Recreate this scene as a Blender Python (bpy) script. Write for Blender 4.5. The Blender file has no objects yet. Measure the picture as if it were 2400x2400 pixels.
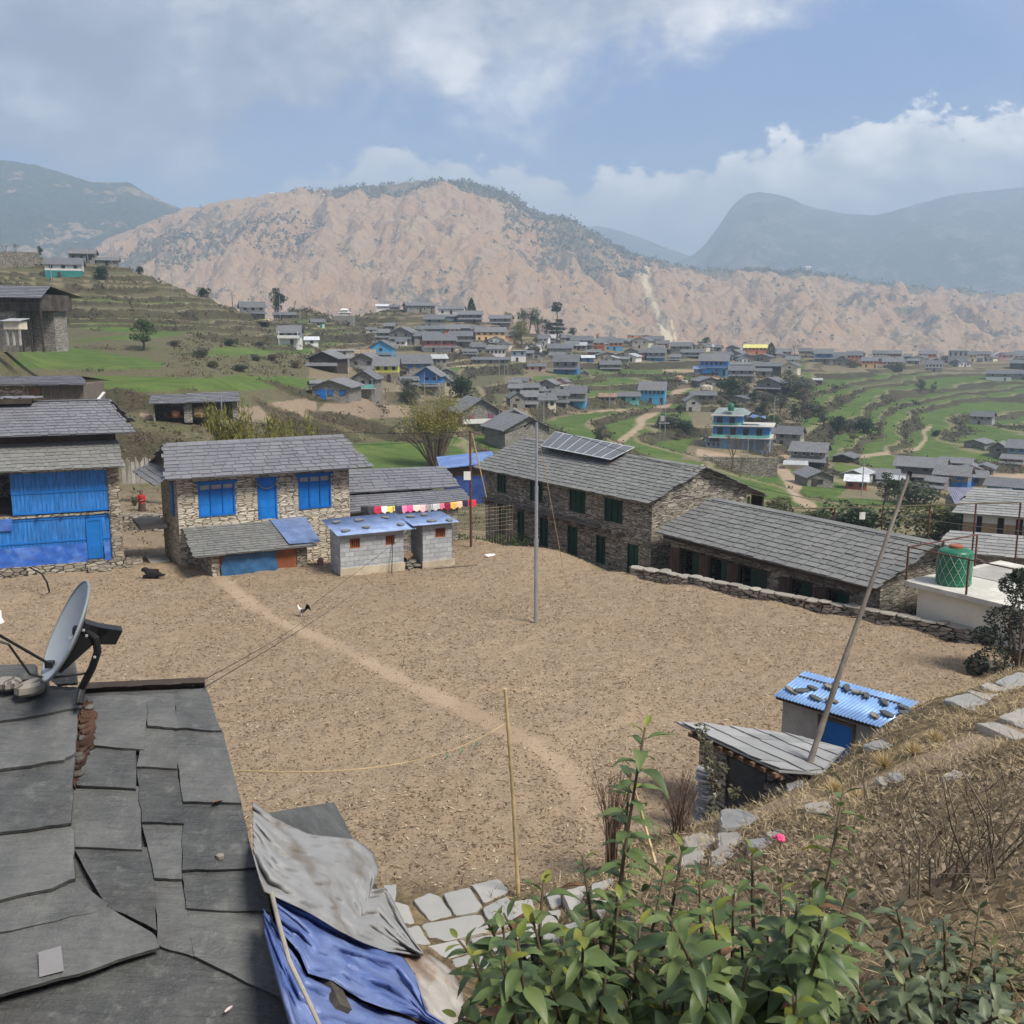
import bpy, math, random
import numpy as np
from mathutils import Vector, Matrix
random.seed(7)
rng = np.random.default_rng(11)
SC = bpy.context.scene
COL = SC.collection
# ---------------------------------------------------------------- camera
FOC, TILT, CAMH = 0.963, math.radians(10.3), 10.0
cam_d = bpy.data.cameras.new('camera'); cam = bpy.data.objects.new('camera', cam_d); COL.objects.link(cam)
cam.location = (0, 0, CAMH); cam.rotation_euler = (math.pi / 2 - TILT, 0, 0)
cam_d.sensor_width = 36; cam_d.lens = 36 * FOC; cam_d.clip_start = 0.1; cam_d.clip_end = 40000
SC.camera = cam
# ---------------------------------------------------------------- render settings, exposure
SC.render.engine = 'CYCLES'
cy = SC.cycles
cy.use_denoising = True; cy.denoiser = 'OPENIMAGEDENOISE'
cy.use_adaptive_sampling = True; cy.adaptive_threshold = 0.02
cy.max_bounces = 6; cy.diffuse_bounces = 3; cy.glossy_bounces = 2; cy.transmission_bounces = 3; cy.transparent_max_bounces = 8; cy.volume_bounces = 1
cy.caustics_reflective = False; cy.caustics_refractive = False
SC.view_settings.view_transform = 'Standard'; SC.view_settings.look = 'None'
SC.view_settings.exposure = 0.98; SC.view_settings.gamma = 1.0
# ---------------------------------------------------------------- sun
SUN_AZ, SUN_EL = math.radians(128), math.radians(52)      # azimuth measured clockwise from +Y (the view direction)
sl = bpy.data.lights.new('sun', 'SUN'); sun = bpy.data.objects.new('sun', sl); COL.objects.link(sun)
sl.energy = 2.55; sl.angle = math.radians(18); sl.color = (1.0, 0.93, 0.83)
sd = Vector((math.sin(SUN_AZ) * math.cos(SUN_EL), math.cos(SUN_AZ) * math.cos(SUN_EL), math.sin(SUN_EL)))
sun.rotation_euler = sd.to_track_quat('Z', 'Y').to_euler()
# ---------------------------------------------------------------- pixel <-> world (photograph pixels, 2400 wide)
CT, ST = math.cos(TILT), math.sin(TILT)
def ray(px, py):
 xc = (px / 2400 - .5) / FOC; yc = -(py / 2400 - .5) / FOC
 d = CT + yc * ST
 return xc / d, (-ST + yc * CT) / d          # x per metre of Y, z per metre of Y
def at(px, py, Y):
 a, e = ray(px, py); return Vector((a * Y, Y, CAMH + e * Y))
def atz(px, py, z):
 a, e = ray(px, py); Y = (z - CAMH) / e; return Vector((a * Y, Y, z))
def project(x, y, z):
 zz = z - CAMH; f = y * CT - zz * ST; u = y * ST + zz * CT
 return (x / f * FOC + .5) * 2400, (.5 - u / f * FOC) * 2400
# ---------------------------------------------------------------- node helpers
class NG:
 def __init__(s, nt): s.nt = nt; s.l = nt.links
 def n(s, t, **kw):
  nd = s.nt.nodes.new(t)
  for k, v in kw.items(): setattr(nd, k, v)
  return nd
 def put(s, sock, v):
  if isinstance(v, bpy.types.NodeSocket): s.l.new(v, sock)
  elif v is not None:
   if isinstance(v, (tuple, list)) and len(v) == 3 and sock.type == 'RGBA': v = (*v, 1)
   sock.default_value = v
 def m(s, op, a, b=None, c=None, clamp=False):
  nd = s.n('ShaderNodeMath', operation=op, use_clamp=clamp)
  for i, v in enumerate((a, b, c)):
   if v is not None: s.put(nd.inputs[i], v)
  return nd.outputs[0]
 def mix(s, f, a, b, bt='MIX'):
  nd = s.n('ShaderNodeMix', data_type='RGBA', blend_type=bt)
  s.put(nd.inputs[0], f); s.put(nd.inputs[6], a); s.put(nd.inputs[7], b)
  return nd.outputs[2]
 def noise(s, vec, scale, detail=4, rough=.55, dist=0):
  nd = s.n('ShaderNodeTexNoise'); s.put(nd.inputs['Vector'], vec)
  nd.inputs['Scale'].default_value = scale; nd.inputs['Detail'].default_value = detail
  nd.inputs['Roughness'].default_value = rough; nd.inputs['Distortion'].default_value = dist
  return nd.outputs[0]
 def noisec(s, vec, scale, detail=4):
  nd = s.n('ShaderNodeTexNoise'); s.put(nd.inputs['Vector'], vec)
  nd.inputs['Scale'].default_value = scale; nd.inputs['Detail'].default_value = detail
  return nd.outputs[1]
 def voro(s, vec, scale, out=0, feature='F1'):
  nd = s.n('ShaderNodeTexVoronoi', feature=feature); s.put(nd.inputs['Vector'], vec); nd.inputs['Scale'].default_value = scale
  return nd.outputs[out]
 def sm(s, v, lo, hi, a=0., b=1.):
  nd = s.n('ShaderNodeMapRange', interpolation_type='SMOOTHSTEP')
  s.put(nd.inputs[0], v); s.put(nd.inputs[1], lo); s.put(nd.inputs[2], hi); s.put(nd.inputs[3], a); s.put(nd.inputs[4], b)
  return nd.outputs[0]
 def ramp(s, f, stops):
  nd = s.n('ShaderNodeValToRGB'); cr = nd.color_ramp
  while len(cr.elements) < len(stops): cr.elements.new(.5)
  for e, (p, c) in zip(cr.elements, stops): e.position = p; e.color = (*c, 1)
  s.put(nd.inputs[0], f); return nd.outputs[0]
 def attr(s, name):
  return s.n('ShaderNodeAttribute', attribute_name=name).outputs['Fac']
 def co(s, which='Object'): return s.n('ShaderNodeTexCoord').outputs[which]
 def scale(s, vec, v):
  nd = s.n('ShaderNodeMapping'); s.put(nd.inputs[0], vec); nd.inputs['Scale'].default_value = v; return nd.outputs[0]
 def add(s, a, b):
  nd = s.n('ShaderNodeVectorMath', operation='ADD'); s.put(nd.inputs[0], a); s.put(nd.inputs[1], b); return nd.outputs[0]
 def vmul(s, a, k):
  nd = s.n('ShaderNodeVectorMath', operation='SCALE'); s.put(nd.inputs[0], a); nd.inputs['Scale'].default_value = k; return nd.outputs[0]
 def bump(s, h, strength=.5, dist=.02):
  nd = s.n('ShaderNodeBump'); s.put(nd.inputs['Height'], h); nd.inputs['Strength'].default_value = strength; nd.inputs['Distance'].default_value = dist
  return nd.outputs[0]
def new_mat(name):
 m = bpy.data.materials.new(name); m.use_nodes = True
 g = NG(m.node_tree); b = m.node_tree.nodes['Principled BSDF']
 return m, g, b
# ---------------------------------------------------------------- world: Nishita sky with clouds
world = bpy.data.worlds.new('World'); SC.world = world; world.use_nodes = True
wg = NG(world.node_tree); bg = world.node_tree.nodes['Background']
sky = wg.n('ShaderNodeTexSky', sky_type='NISHITA', sun_disc=False)
sky.sun_elevation = SUN_EL; sky.sun_rotation = SUN_AZ; sky.altitude = 1500; sky.air_density = 1.2; sky.dust_density = .8; sky.ozone_density = 1.5
dirv = wg.co('Generated')
sep = wg.n('ShaderNodeSeparateXYZ'); wg.put(sep.inputs[0], dirv)
yy = wg.m('MAXIMUM', sep.outputs[1], .12)
A = wg.m('DIVIDE', sep.outputs[0], yy); E = wg.m('DIVIDE', sep.outputs[2], yy)
cmb = wg.n('ShaderNodeCombineXYZ'); wg.put(cmb.inputs[0], A); wg.put(cmb.inputs[1], wg.m('MULTIPLY', E, 1.5)); P = cmb.outputs[0]
def curve_of(pts):
 nd = wg.n('ShaderNodeFloatCurve'); cu = nd.mapping.curves[0]
 xs = [(ray(px, py)[0] + 1) / 2 for px, py in pts]; ys = [ray(px, py)[1] for px, py in pts]
 while len(cu.points) < len(pts): cu.points.new(.5, .5)
 for p, x, y in zip(cu.points, xs, ys): p.location = (x, min(max(y, 0), 1))
 nd.mapping.update(); wg.put(nd.inputs['Value'], wg.m('MULTIPLY_ADD', A, .5, .5, clamp=True))
 return nd.outputs[0]
n1 = wg.noise(P, 5.0, 7, .58, .25); n2 = wg.noise(P, 14.0, 6, .6, .3); n3 = wg.noise(wg.add(P, (3.1, 7.7, 0)), 3.0, 5, .55, .4); n4 = wg.noise(wg.add(P, (1.3, 2.7, 0)), 34.0, 5, .6)
n1c = wg.m('SUBTRACT', n1, .5); n2c = wg.m('SUBTRACT', n2, .5); n3c = wg.m('SUBTRACT', n3, .5); n4c = wg.m('SUBTRACT', n4, .5)
blue = wg.mix(wg.sm(E, .0, .26), (1.9, 3.4, 6.0), (.35, 1.35, 4.4))
skyc = wg.mix(.82, sky.outputs[0], blue)
# thin veil over all of it
skyc = wg.mix(wg.m('MULTIPLY', wg.sm(n3, .42, .7), .22), skyc, (4.6, 4.9, 5.8))
# high grey cloud deck, upper left and along the top
eb = curve_of([(-300, 470), (0, 450), (300, 430), (560, 395), (760, 320), (1000, 260), (1200, 230), (1500, 195), (1680, 120), (1800, 15), (2000, -80), (2400, -150), (2900, -200)])
dk = wg.m('ADD', wg.m('SUBTRACT', E, eb), wg.m('ADD', wg.m('MULTIPLY', n1c, .34), wg.m('MULTIPLY', n2c, .10)))
dmask = wg.sm(dk, -.035, .055)
brt = wg.m('ADD', wg.m('MULTIPLY', n3c, 2.0), wg.m('ADD', wg.m('MULTIPLY', n1c, 2.2), wg.m('MULTIPLY', n2c, 1.5)))
edge = wg.sm(wg.m('ABSOLUTE', wg.m('SUBTRACT', A, .08)), .05, .5, .42, -.12)
deckc = wg.ramp(wg.m('ADD', wg.m('MULTIPLY', brt, .8), wg.m('ADD', .34, edge)), [(0, (.24, .26, .35)), (.35, (.38, .40, .48)), (.62, (.64, .64, .68)), (1, (1.08, 1.05, 1.02))])
deckc = wg.mix(1.0, deckc, (8.2, 8.2, 8.3), 'MULTIPLY')
skyc = wg.mix(wg.m('MULTIPLY', dmask, .95), skyc, deckc)
# cumulus bank over the ridges
et = curve_of([(-300, 600), (0, 560), (400, 500), (560, 455), (700, 405), (800, 382), (950, 366), (1100, 376), (1250, 392), (1400, 420), (1500, 402), (1600, 368), (1750, 340), (1900, 308), (2000, 298), (2090, 268), (2165, 232), (2230, 268), (2310, 262), (2400, 240), (2700, 230)])
warp = wg.m('ADD', wg.m('MULTIPLY', n2c, .11), wg.m('MULTIPLY', n4c, .05))
hd = wg.m('SUBTRACT', wg.m('ADD', et, warp), E)          # depth below the cloud top
cmask = wg.m('MULTIPLY', wg.sm(hd, -.002, .011), wg.sm(A, -.36, -.12))
puff = wg.m('ADD', wg.m('MULTIPLY', n2c, 1.6), wg.m('MULTIPLY', wg.noise(wg.add(P, (.02, -.035, 0)), 14.0, 6, .6, .3), -1.2))
lit = wg.m('ADD', wg.sm(hd, 0., .15, 1.05, .2), wg.m('ADD', wg.m('MULTIPLY', puff, 1.1), wg.m('MULTIPLY_ADD', n4c, .5, .66)))
lit = wg.m('MULTIPLY', lit, wg.sm(A, -.2, .35, .52, .80))
cumc = wg.ramp(lit, [(0, (.34, .40, .55)), (.40, (.48, .51, .62)), (.70, (.80, .79, .80)), (1, (1.25, 1.19, 1.13))])
cumc = wg.mix(1.0, cumc, (8.8, 8.8, 8.8), 'MULTIPLY')
skyc = wg.mix(cmask, skyc, cumc)
# below the horizon: dull ground tone
skyc = wg.mix(wg.sm(sep.outputs[2], -.03, .0, 1., 0.), skyc, (2.2, 2.0, 1.8))
wg.put(bg.inputs[0], skyc); bg.inputs[1].default_value = .072
# ---------------------------------------------------------------- numpy noise
def _hash(ix, iy, seed):
 h = (ix.astype(np.int64) * 374761393 + iy.astype(np.int64) * 668265263 + seed * 974634777) & 0xffffffff
 h = ((h ^ (h >> 13)) * 1274126177) & 0xffffffff
 return ((h ^ (h >> 16)) & 0xffff) / 65535.0
def vnoise(x, y, seed=0):
 ix = np.floor(x); iy = np.floor(y); fx = x - ix; fy = y - iy
 fx = fx * fx * (3 - 2 * fx); fy = fy * fy * (3 - 2 * fy)
 a = _hash(ix, iy, seed); b = _hash(ix + 1, iy, seed); c = _hash(ix, iy + 1, seed); d = _hash(ix + 1, iy + 1, seed)
 return (a * (1 - fx) + b * fx) * (1 - fy) + (c * (1 - fx) + d * fx) * fy
def fbm(x, y, oct=4, seed=0, gain=.5):
 s = 0; am = 1; t = 0
 for o in range(oct):
  s = s + am * (vnoise(x * 2 ** o + 17.3 * o, y * 2 ** o + 9.1 * o, seed + o) - .5); t += am; am *= gain
 return s / t * 2
def sstep(a, b, x):
 t = np.clip((x - a) / (b - a), 0, 1); return t * t * (3 - 2 * t)
# ---------------------------------------------------------------- terrain height
NL = [(-6, 8.4), (1.2, 8.4), (3.6, 4.4), (8, 3.2), (12, 2.2), (14, .4), (15.5, .05), (17, 0), (42, 0)]
NC = [(-6, 8.4), (1.0, 8.4), (2.2, 7.7), (4, 6.2), (8, 3.6), (12, 1.2), (13.4, .2), (16, .05), (17.5, 0)]
def zc(lst): return [(Y, ('z', z)) for Y, z in lst]
def pc(lst): return [(Y, ('p', p)) for Y, p in lst]
COLS = {
 -400: zc(NL) + zc([(52, 2), (62, 4), (75, 7), (95, 11), (110, 13), (180, 17), (230, 24), (290, 36), (340, 30), (520, -60)]),
 0: zc(NL) + zc([(50, .8), (60, 1.5), (75, 4), (95, 7.6), (105, 9.3), (125, 10.2), (180, 13), (230, 19)]) + pc([(280, 640), (300, 588)]) + zc([(350, 22), (520, -60)]),
 100: zc(NL) + zc([(52, -.5), (65, -1), (75, 0), (92, 1.9), (99, 2.3)]) + pc([(105, 910), (135, 876), (139, 860), (200, 813), (206, 800), (216, 795), (225, 778), (232, 762), (250, 737), (256, 716), (270, 692), (280, 653), (305, 592)]) + zc([(350, 22), (520, -60)]),
 300: zc(NL) + zc([(52, -1), (65, -1.5), (83, -1.3), (91, 1.65), (99, 2.1)]) + pc([(105, 908), (135, 878), (140, 858), (185, 824), (192, 801), (205, 794), (215, 776), (225, 765), (245, 742), (255, 715), (272, 695), (285, 660), (300, 628), (318, 612)]) + zc([(360, 16), (520, -60)]),
 500: zc(NL) + zc([(55, -1.3), (65, -2), (84, -1.9), (92, .8), (97, 1)]) + pc([(105, 942), (109, 906), (138, 880), (150, 864), (180, 836), (205, 818), (230, 792), (260, 766), (290, 740), (320, 694)]) + zc([(370, 8), (540, -60)]),
 700: zc(NL) + zc([(60, -2.5), (85, -5), (105, -5.8), (136, -6.8), (145, -6.6)]) + pc([(150, 976), (163, 935), (166, 905), (190, 876), (205, 852), (230, 832), (293, 806), (320, 772), (350, 742), (375, 716), (400, 704)]) + zc([(450, 10), (600, -60)]),
 900: zc(NL) + zc([(60, -2.5), (90, -6.9)]) + pc([(130, 1080), (152, 1030), (154.5, 977), (190, 935), (200, 906), (225, 890), (250, 872), (300, 850), (340, 838), (390, 800), (430, 760), (452, 722), (462, 716)]) + zc([(520, 8), (700, -80)]),
 1100: zc(NC) + zc([(48.5, 0), (52, -1.3), (62, -3.2), (100, -7.6)]) + pc([(130, 1090), (155, 1035)]) + zc([(165, -7)]) + pc([(200, 960), (230, 930), (260, 905), (300, 885), (340, 860), (380, 825), (410, 785), (432, 745), (447, 737)]) + zc([(520, 8), (700, -80)]),
 1300: zc(NC) + zc([(46, 0), (48, -1.2), (60, -4), (120, -9.3)]) + pc([(170, 1042), (200, 1006), (240, 985), (262, 962), (281, 946), (300, 912), (340, 880), (380, 860), (420, 830), (450, 800), (468, 786)]) + zc([(540, 0), (740, -90)]),
 1500: zc([(-6, 8.4), (1.2, 8.4), (2.4, 7.8), (4, 6.8), (8, 4.7), (12, 2.7), (15, 1.1), (17, .3), (19, 0), (41.2, 0), (42.2, -1.2)]) + zc([(70, -5), (120, -10.5)]) + pc([(170, 1075), (210, 1036), (250, 1000), (290, 945), (330, 906), (350, 890), (400, 870), (450, 840), (490, 815), (512, 800)]) + zc([(580, -5), (780, -100)]),
 1700: zc([(-6, 8.4), (1.2, 8.4), (2.6, 7.9), (4, 7.1), (8, 5.0), (11, 3.4), (14, 2.0), (16, 1.3), (17.6, .8), (18.3, .1), (19, 0), (38.8, 0), (39.8, -1.2), (50, -2)]) + zc([(70, -5), (110, -10)]) + pc([(150, 1122), (190, 1082), (217, 1056), (240, 1010), (262, 975), (290, 945), (330, 906), (380, 880), (450, 850), (520, 830), (562, 820)]) + zc([(640, -10), (850, -110)]),
 1900: zc([(-6, 8.4), (1.2, 8.4), (4, 7.3), (8, 5.2), (11, 3.9), (14, 2.75), (16.5, 1.9), (18.0, 1.2), (18.7, .3), (20.0, 0), (36.5, 0), (37.5, -1.2), (50, -2.4)]) + zc([(70, -5), (110, -11)]) + pc([(150, 1152), (180, 1122), (205, 1088), (235, 1060), (262, 1000), (300, 960), (340, 926), (380, 906), (450, 880), (540, 850), (622, 826)]) + zc([(700, -15), (900, -120)]),
 2050: zc([(-6, 8.4), (1.2, 8.4), (4, 7.4), (8, 5.4), (12, 3.7), (16, 2.4), (18.8, 1.75), (19.8, 1.1), (20.6, .3), (21.5, 0), (34.5, 0), (35.6, -1.2), (50, -3)]) + zc([(80, -7.5), (115, -11)]) + pc([(150, 1168), (178, 1136), (208, 1100), (250, 1060), (280, 1018), (320, 985), (360, 955), (400, 930), (480, 890), (560, 865), (650, 838)]) + zc([(740, -18), (950, -130)]),
 2200: zc([(-6, 8.4), (1.2, 8.4), (4, 7.5), (8, 5.5), (12, 4.0), (16, 2.9), (19, 2.4), (20.4, 2.15), (21.6, 1.1), (23, .1), (33.2, 0), (34.3, -1.2), (50, -4)]) + zc([(86, -8.4), (120, -11.5)]) + pc([(150, 1182), (175, 1147), (210, 1110), (260, 1060), (300, 1035), (350, 1000), (400, 970), (480, 920), (560, 885), (650, 850), (692, 835)]) + zc([(780, -20), (1000, -140)]),
 2400: zc([(-6, 8.4), (1.2, 8.4), (4, 7.6), (8, 5.7), (12, 4.3), (16, 3.2), (20, 2.6), (22, 2.25), (24, 1.2), (26, .1), (31, 0), (32.2, -1.2), (50, -4.5)]) + zc([(86, -8), (125, -12)]) + pc([(150, 1202), (180, 1152), (240, 1086), (300, 1040), (360, 1010), (405, 990), (480, 940), (560, 895), (650, 860), (702, 836)]) + zc([(790, -22), (1000, -140)]),
 2900: zc([(-6, 8.4), (1.2, 8.4), (4, 7.8), (8, 6.2), (12, 5), (16, 4), (20, 3.2), (24, 2.3), (27, .8), (29, -1.2), (50, -4.5)]) + zc([(86, -8), (125, -12)]) + pc([(150, 1202), (180, 1152), (240, 1086), (300, 1040), (360, 1010), (405, 990), (480, 940), (560, 895), (650, 860), (702, 836)]) + zc([(790, -22), (1000, -140)]),
}
def _lu(Y): return np.log(np.maximum(Y, -7.5) + 8.0)
U_G = np.linspace(_lu(np.array(-6.)), _lu(np.array(1000.)), 1400)
_cpx = sorted(COLS); _tab = []
for c in _cpx:
 ys, zs = [], []
 for Y, (k, v) in COLS[c]:
  ys.append(Y); zs.append(v if k == 'z' else CAMH + ray(c, v)[1] * Y)
 _tab.append(np.interp(U_G, _lu(np.array(ys)), zs))
_tab = np.array(_tab)
C_G = np.linspace(-400, 2900, 331)                       # every 10 px
TAB = np.array([np.interp(C_G, _cpx, _tab[:, j]) for j in range(_tab.shape[1])]).T
_k = np.exp(-.5 * (np.arange(-9, 10) / 3.5) ** 2); _k /= _k.sum()
TAB = np.apply_along_axis(lambda r: np.convolve(np.pad(r, 9, 'edge'), _k, 'valid'), 0, TAB)
_k2 = np.exp(-.5 * (np.arange(-4, 5) / 1.3) ** 2); _k2 /= _k2.sum()
TAB = np.apply_along_axis(lambda r: np.convolve(np.pad(r, 4, 'edge'), _k2, 'valid'), 1, TAB)
def zbase(x, y):
 x = np.asarray(x, float); y = np.asarray(y, float)
 ci = np.clip(((x / np.maximum(y, 3.0) * FOC + .5) * 2400 + 400) / 10, 0, 329.999)
 ui = np.clip((_lu(y) - U_G[0]) / (U_G[1] - U_G[0]), 0, len(U_G) - 1.001)
 c0 = ci.astype(int); u0 = ui.astype(int); fc = ci - c0; fu = ui - u0
 return (TAB[c0, u0] * (1 - fc) + TAB[c0 + 1, u0] * fc) * (1 - fu) + (TAB[c0, u0 + 1] * (1 - fc) + TAB[c0 + 1, u0 + 1] * fc) * fu
def terrace(x, y):
 """height, terrace number, riser weight"""
 z = zbase(x, y)
 lf = sstep(-.10, -.2, x / np.maximum(y, 1)); w = sstep(96, 118, y) * (1 - .6 * sstep(560, 700, y)) * (1 - lf * .3 * sstep(.5, .7, vnoise(x / 26, y / 18, 40))) * (1 - sstep(-.09, -.17, x / np.maximum(y, 1)) * sstep(234, 224, y)); slp = (zbase(x, y + .8) - zbase(x, y - .8)) / 1.6
 h = 2.3
 wr = 1.5 * fbm(x / 55, y / 55, 3, 5) + .7 * fbm(x / 17, y / 17, 2, 8)
 q = (z + wr) / h; ph = q * 2.3 + 1.7 * fbm(x / 90, y / 90, 2, 12); dq = 1 + .46 * np.cos(ph); q = q + .2 * np.sin(ph); k = np.floor(q); fr = q - k
 g = np.where(fr < .72, .16 * fr / .72, .16 + .84 * sstep(.72, 1, fr))
 zt = z + (g - fr) * h / dq
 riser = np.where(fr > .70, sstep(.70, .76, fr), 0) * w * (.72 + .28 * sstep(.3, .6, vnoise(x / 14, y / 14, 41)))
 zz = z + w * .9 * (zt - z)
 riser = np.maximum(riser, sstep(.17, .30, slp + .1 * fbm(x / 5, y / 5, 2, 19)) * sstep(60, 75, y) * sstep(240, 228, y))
 return zz, k, riser, fr
def zf(x, y):
 return float(terrace(np.array([x], float), np.array([y], float))[0][0])
def ground_hit(px, py, Y0=45., Y1=900.):
 a, e = ray(px, py)
 Y = np.exp(np.linspace(math.log(Y0), math.log(Y1), 1500))
 d = CAMH + e * Y - terrace(a * Y, Y)[0]
 i = np.argmax(d < 0)
 if not (d < 0).any(): i = int(np.argmin(d))
 Yh = float(Y[i]); return Vector((a * Yh, Yh, zf(a * Yh, Yh)))
def inpoly(px, py, poly):
 r = np.zeros(px.shape, bool); n = len(poly); j = n - 1
 for i in range(n):
  xi, yi = poly[i]; xj, yj = poly[j]
  c = ((yi > py) != (yj > py)) & (px < (xj - xi) * (py - yi) / (yj - yi + 1e-9) + xi)
  r ^= c; j = i
 return r
def pdist(x, y, pts):
 best = np.full(x.shape, 1e9)
 for (x0, y0), (x1, y1) in zip(pts[:-1], pts[1:]):
  dx, dy = x1 - x0, y1 - y0; t = np.clip(((x - x0) * dx + (y - y0) * dy) / (dx * dx + dy * dy + 1e-9), 0, 1)
  best = np.minimum(best, np.hypot(x - x0 - t * dx, y - y0 - t * dy))
 return best
def grid_mesh(name, X, Yv, Z, attrs, mat):
 R, Cn = X.shape; me = bpy.data.meshes.new(name)
 co = np.stack([X, Yv, Z], -1).reshape(-1, 3).astype(np.float32)
 me.vertices.add(len(co)); me.vertices.foreach_set('co', co.ravel())
 i = np.arange(R * Cn).reshape(R, Cn)
 f = np.stack([i[:-1, :-1], i[:-1, 1:], i[1:, 1:], i[1:, :-1]], -1).reshape(-1, 4).astype(np.int32)
 me.loops.add(f.size); me.polygons.add(len(f))
 me.loops.foreach_set('vertex_index', f.ravel())
 me.polygons.foreach_set('loop_start', np.arange(0, f.size, 4, dtype=np.int32))
 me.update(calc_edges=True)
 me.polygons.foreach_set('use_smooth', np.ones(len(f), bool))
 for k, v in attrs.items():
  me.attributes.new(k, 'FLOAT', 'POINT').data.foreach_set('value', v.ravel().astype(np.float32))
 me.materials.append(mat); o = bpy.data.objects.new(name, me); COL.objects.link(o)
 return o
# ---------------------------------------------------------------- terrain sheet
def hit_near(px, py, lo=4., hi=44.):
 a, e = ray(px, py); Y = np.linspace(lo, hi, 1600); d = CAMH + e * Y - terrace(a * Y, Y)[0]; i = int(np.argmax(d < 0)); Yh = float(Y[i]); return Vector((a * Yh, Yh, zf(a * Yh, Yh)))
def build_terrain():
 Yr = np.concatenate([np.linspace(-6, 13.5, 200)[:-1], np.exp(np.linspace(math.log(13.5), math.log(52), 420))[:-1], np.exp(np.linspace(math.log(52), math.log(1000), 640))])
 S = np.linspace(-.80, .84, 800)
 Y = np.repeat(Yr[:, None], len(S), 1); X = S[None, :] * (Y + 8.0 * np.exp(-np.maximum(Y, 0) / 25))
 Z, k, riser, fr = terrace(X, Y)
 PX, PY = project(X, np.maximum(Y, 1), Z)
 yard = sstep(15.5, 17.2, Y) * np.where(Y > 38, sstep(1.1, .6, np.abs(Z)), sstep(.5, .12, np.abs(Z))) * (Y < 50)
 path = np.zeros_like(X)
 trk = [(450, 1338), (505, 1345), (560, 1395), (640, 1450), (760, 1500), (900, 1572), (1040, 1640), (1150, 1690), (1260, 1750), (1340, 1820), (1390, 1900), (1420, 2010)]
 wp = [atz(a, b, 0) for a, b in trk]; wp = [(p.x, p.y) for p in wp]
 wob = .25 * fbm(X / 1.3, Y / 1.3, 3, 3)
 sel = (Y > 10) & (Y < 46)
 dd = np.full_like(X, 9.); dd[sel] = pdist(X[sel], Y[sel], wp)
 path = np.maximum(path, sstep(.46, .12, dd + wob * .9) * np.where(Y < 24, .55 + .45 * sstep(17, 24, Y), 1.) * .92)
 # yard clods
 Z = Z + yard * (1 - .85 * path) * (.06 * fbm(X * 2.6, Y * 2.6, 4, 21) + .05 * fbm(X / 2.2, Y / 2.2, 3, 22)) + (1 - yard) * (Y < 44) * .05 * fbm(X * 1.7, Y * 1.7, 4, 23)
 far = sstep(48, 70, Y)
 Z = Z + far * (riser * .55 * fbm(X / 1.5, Y / 1.5, 4, 31) + .10 * fbm(X / 3.0, Y / 3.0, 3, 32))
 gz = .5 + .5 * fbm(X / 34, Y / 34, 3, 44)
 hs = _hash(np.floor((X + 30 * fbm(X / 60, Y / 60, 2, 3)) / 70), k, 5)
 green = np.zeros_like(X)
 right = sstep(-.03, .06, X / np.maximum(Y, 1)) * sstep(118, 135, Y) * sstep(640, 600, Y)
 green = np.maximum(green, right * np.where(hs > .10, 1, .3))
 vil = np.zeros_like(X)      # trodden village ground
 for poly in ([(860, 900), (900, 770), (1040, 700), (1240, 760), (1300, 790), (1300, 850), (1150, 845), (1000, 850)],
     [(1180, 970), (1190, 880), (1330, 885), (1385, 960), (1300, 985)], [(1230, 900), (1230, 770), (1560, 770), (1570, 850), (1380, 850), (1290, 885)],
     [(1580, 850), (1560, 800), (1850, 810), (1880, 880), (1840, 925), (1720, 930), (1700, 900), (1640, 885)], [(1880, 872), (1890, 820), (2420, 820), (2420, 872), (2200, 878)],
     [(1600, 1075), (1640, 1010), (1600, 960), (1640, 900), (1850, 930), (1890, 1010), (1960, 1100), (1830, 1105)], [(1960, 1165), (2040, 1120), (2200, 1120), (2400, 1120), (2420, 1200)],
     [(720, 945), (725, 820), (880, 800), (1040, 860), (1060, 940), (900, 940)], [(1080, 1040), (1080, 960), (1200, 960), (1200, 1040)]):
  vil = np.maximum(vil, inpoly(PX + 14 * fbm(X / 9, Y / 9, 2, 71), PY + 5 * fbm(X / 9, Y / 9, 2, 72), poly) * (Y > 110) * 1.)
 green = green * (1 - .92 * vil)
 for poly, y0, y1, v in (([(30, 856), (55, 818), (180, 815), (300, 836), (384, 850), (380, 864), (100, 866)], 95, 230, 1), ([(150, 920), (230, 880), (450, 886), (560, 880), (740, 888), (750, 908), (600, 912)], 95, 215, 1),
       ([(130, 764), (140, 738), (330, 740), (400, 752), (440, 770), (280, 778)], 200, 300, 1), ([(150, 800), (330, 778), (380, 762), (480, 762), (410, 788), (335, 796)], 180, 300, .9),
       ([(95, 714), (105, 692), (450, 700), (440, 712)], 230, 320, .75), ([(490, 834), (500, 814), (650, 816), (640, 832)], 150, 260, 1), ([(610, 826), (624, 800), (700, 800), (780, 820), (760, 830)], 180, 340, .95), ([(745, 812), (760, 780), (800, 778), (820, 812)], 180, 380, .7),
       ([(660, 770), (700, 748), (840, 775), (760, 785)], 250, 400, .6), ([(800, 1100), (830, 1040), (950, 1030), (1180, 1015), (1170, 1050), (960, 1100)], 95, 175, 1), ([(1010, 872), (1010, 850), (1150, 846), (1150, 866)], 180, 420, 1), ([(1230, 900), (1250, 882), (1300, 882), (1290, 900)], 150, 420, 1),
       ([(1380, 905), (1390, 870), (1560, 850), (1640, 880), (1600, 905)], 200, 480, 1)):
  green = np.maximum(green, v * inpoly(PX + 10 * fbm(X / 8, Y / 8, 2, 61), PY + 3 * fbm(X / 8, Y / 8, 2, 62), poly) * (Y > y0) * (Y < y1))
 green = green * (1 - riser)
 bare = np.zeros_like(X)
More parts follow.
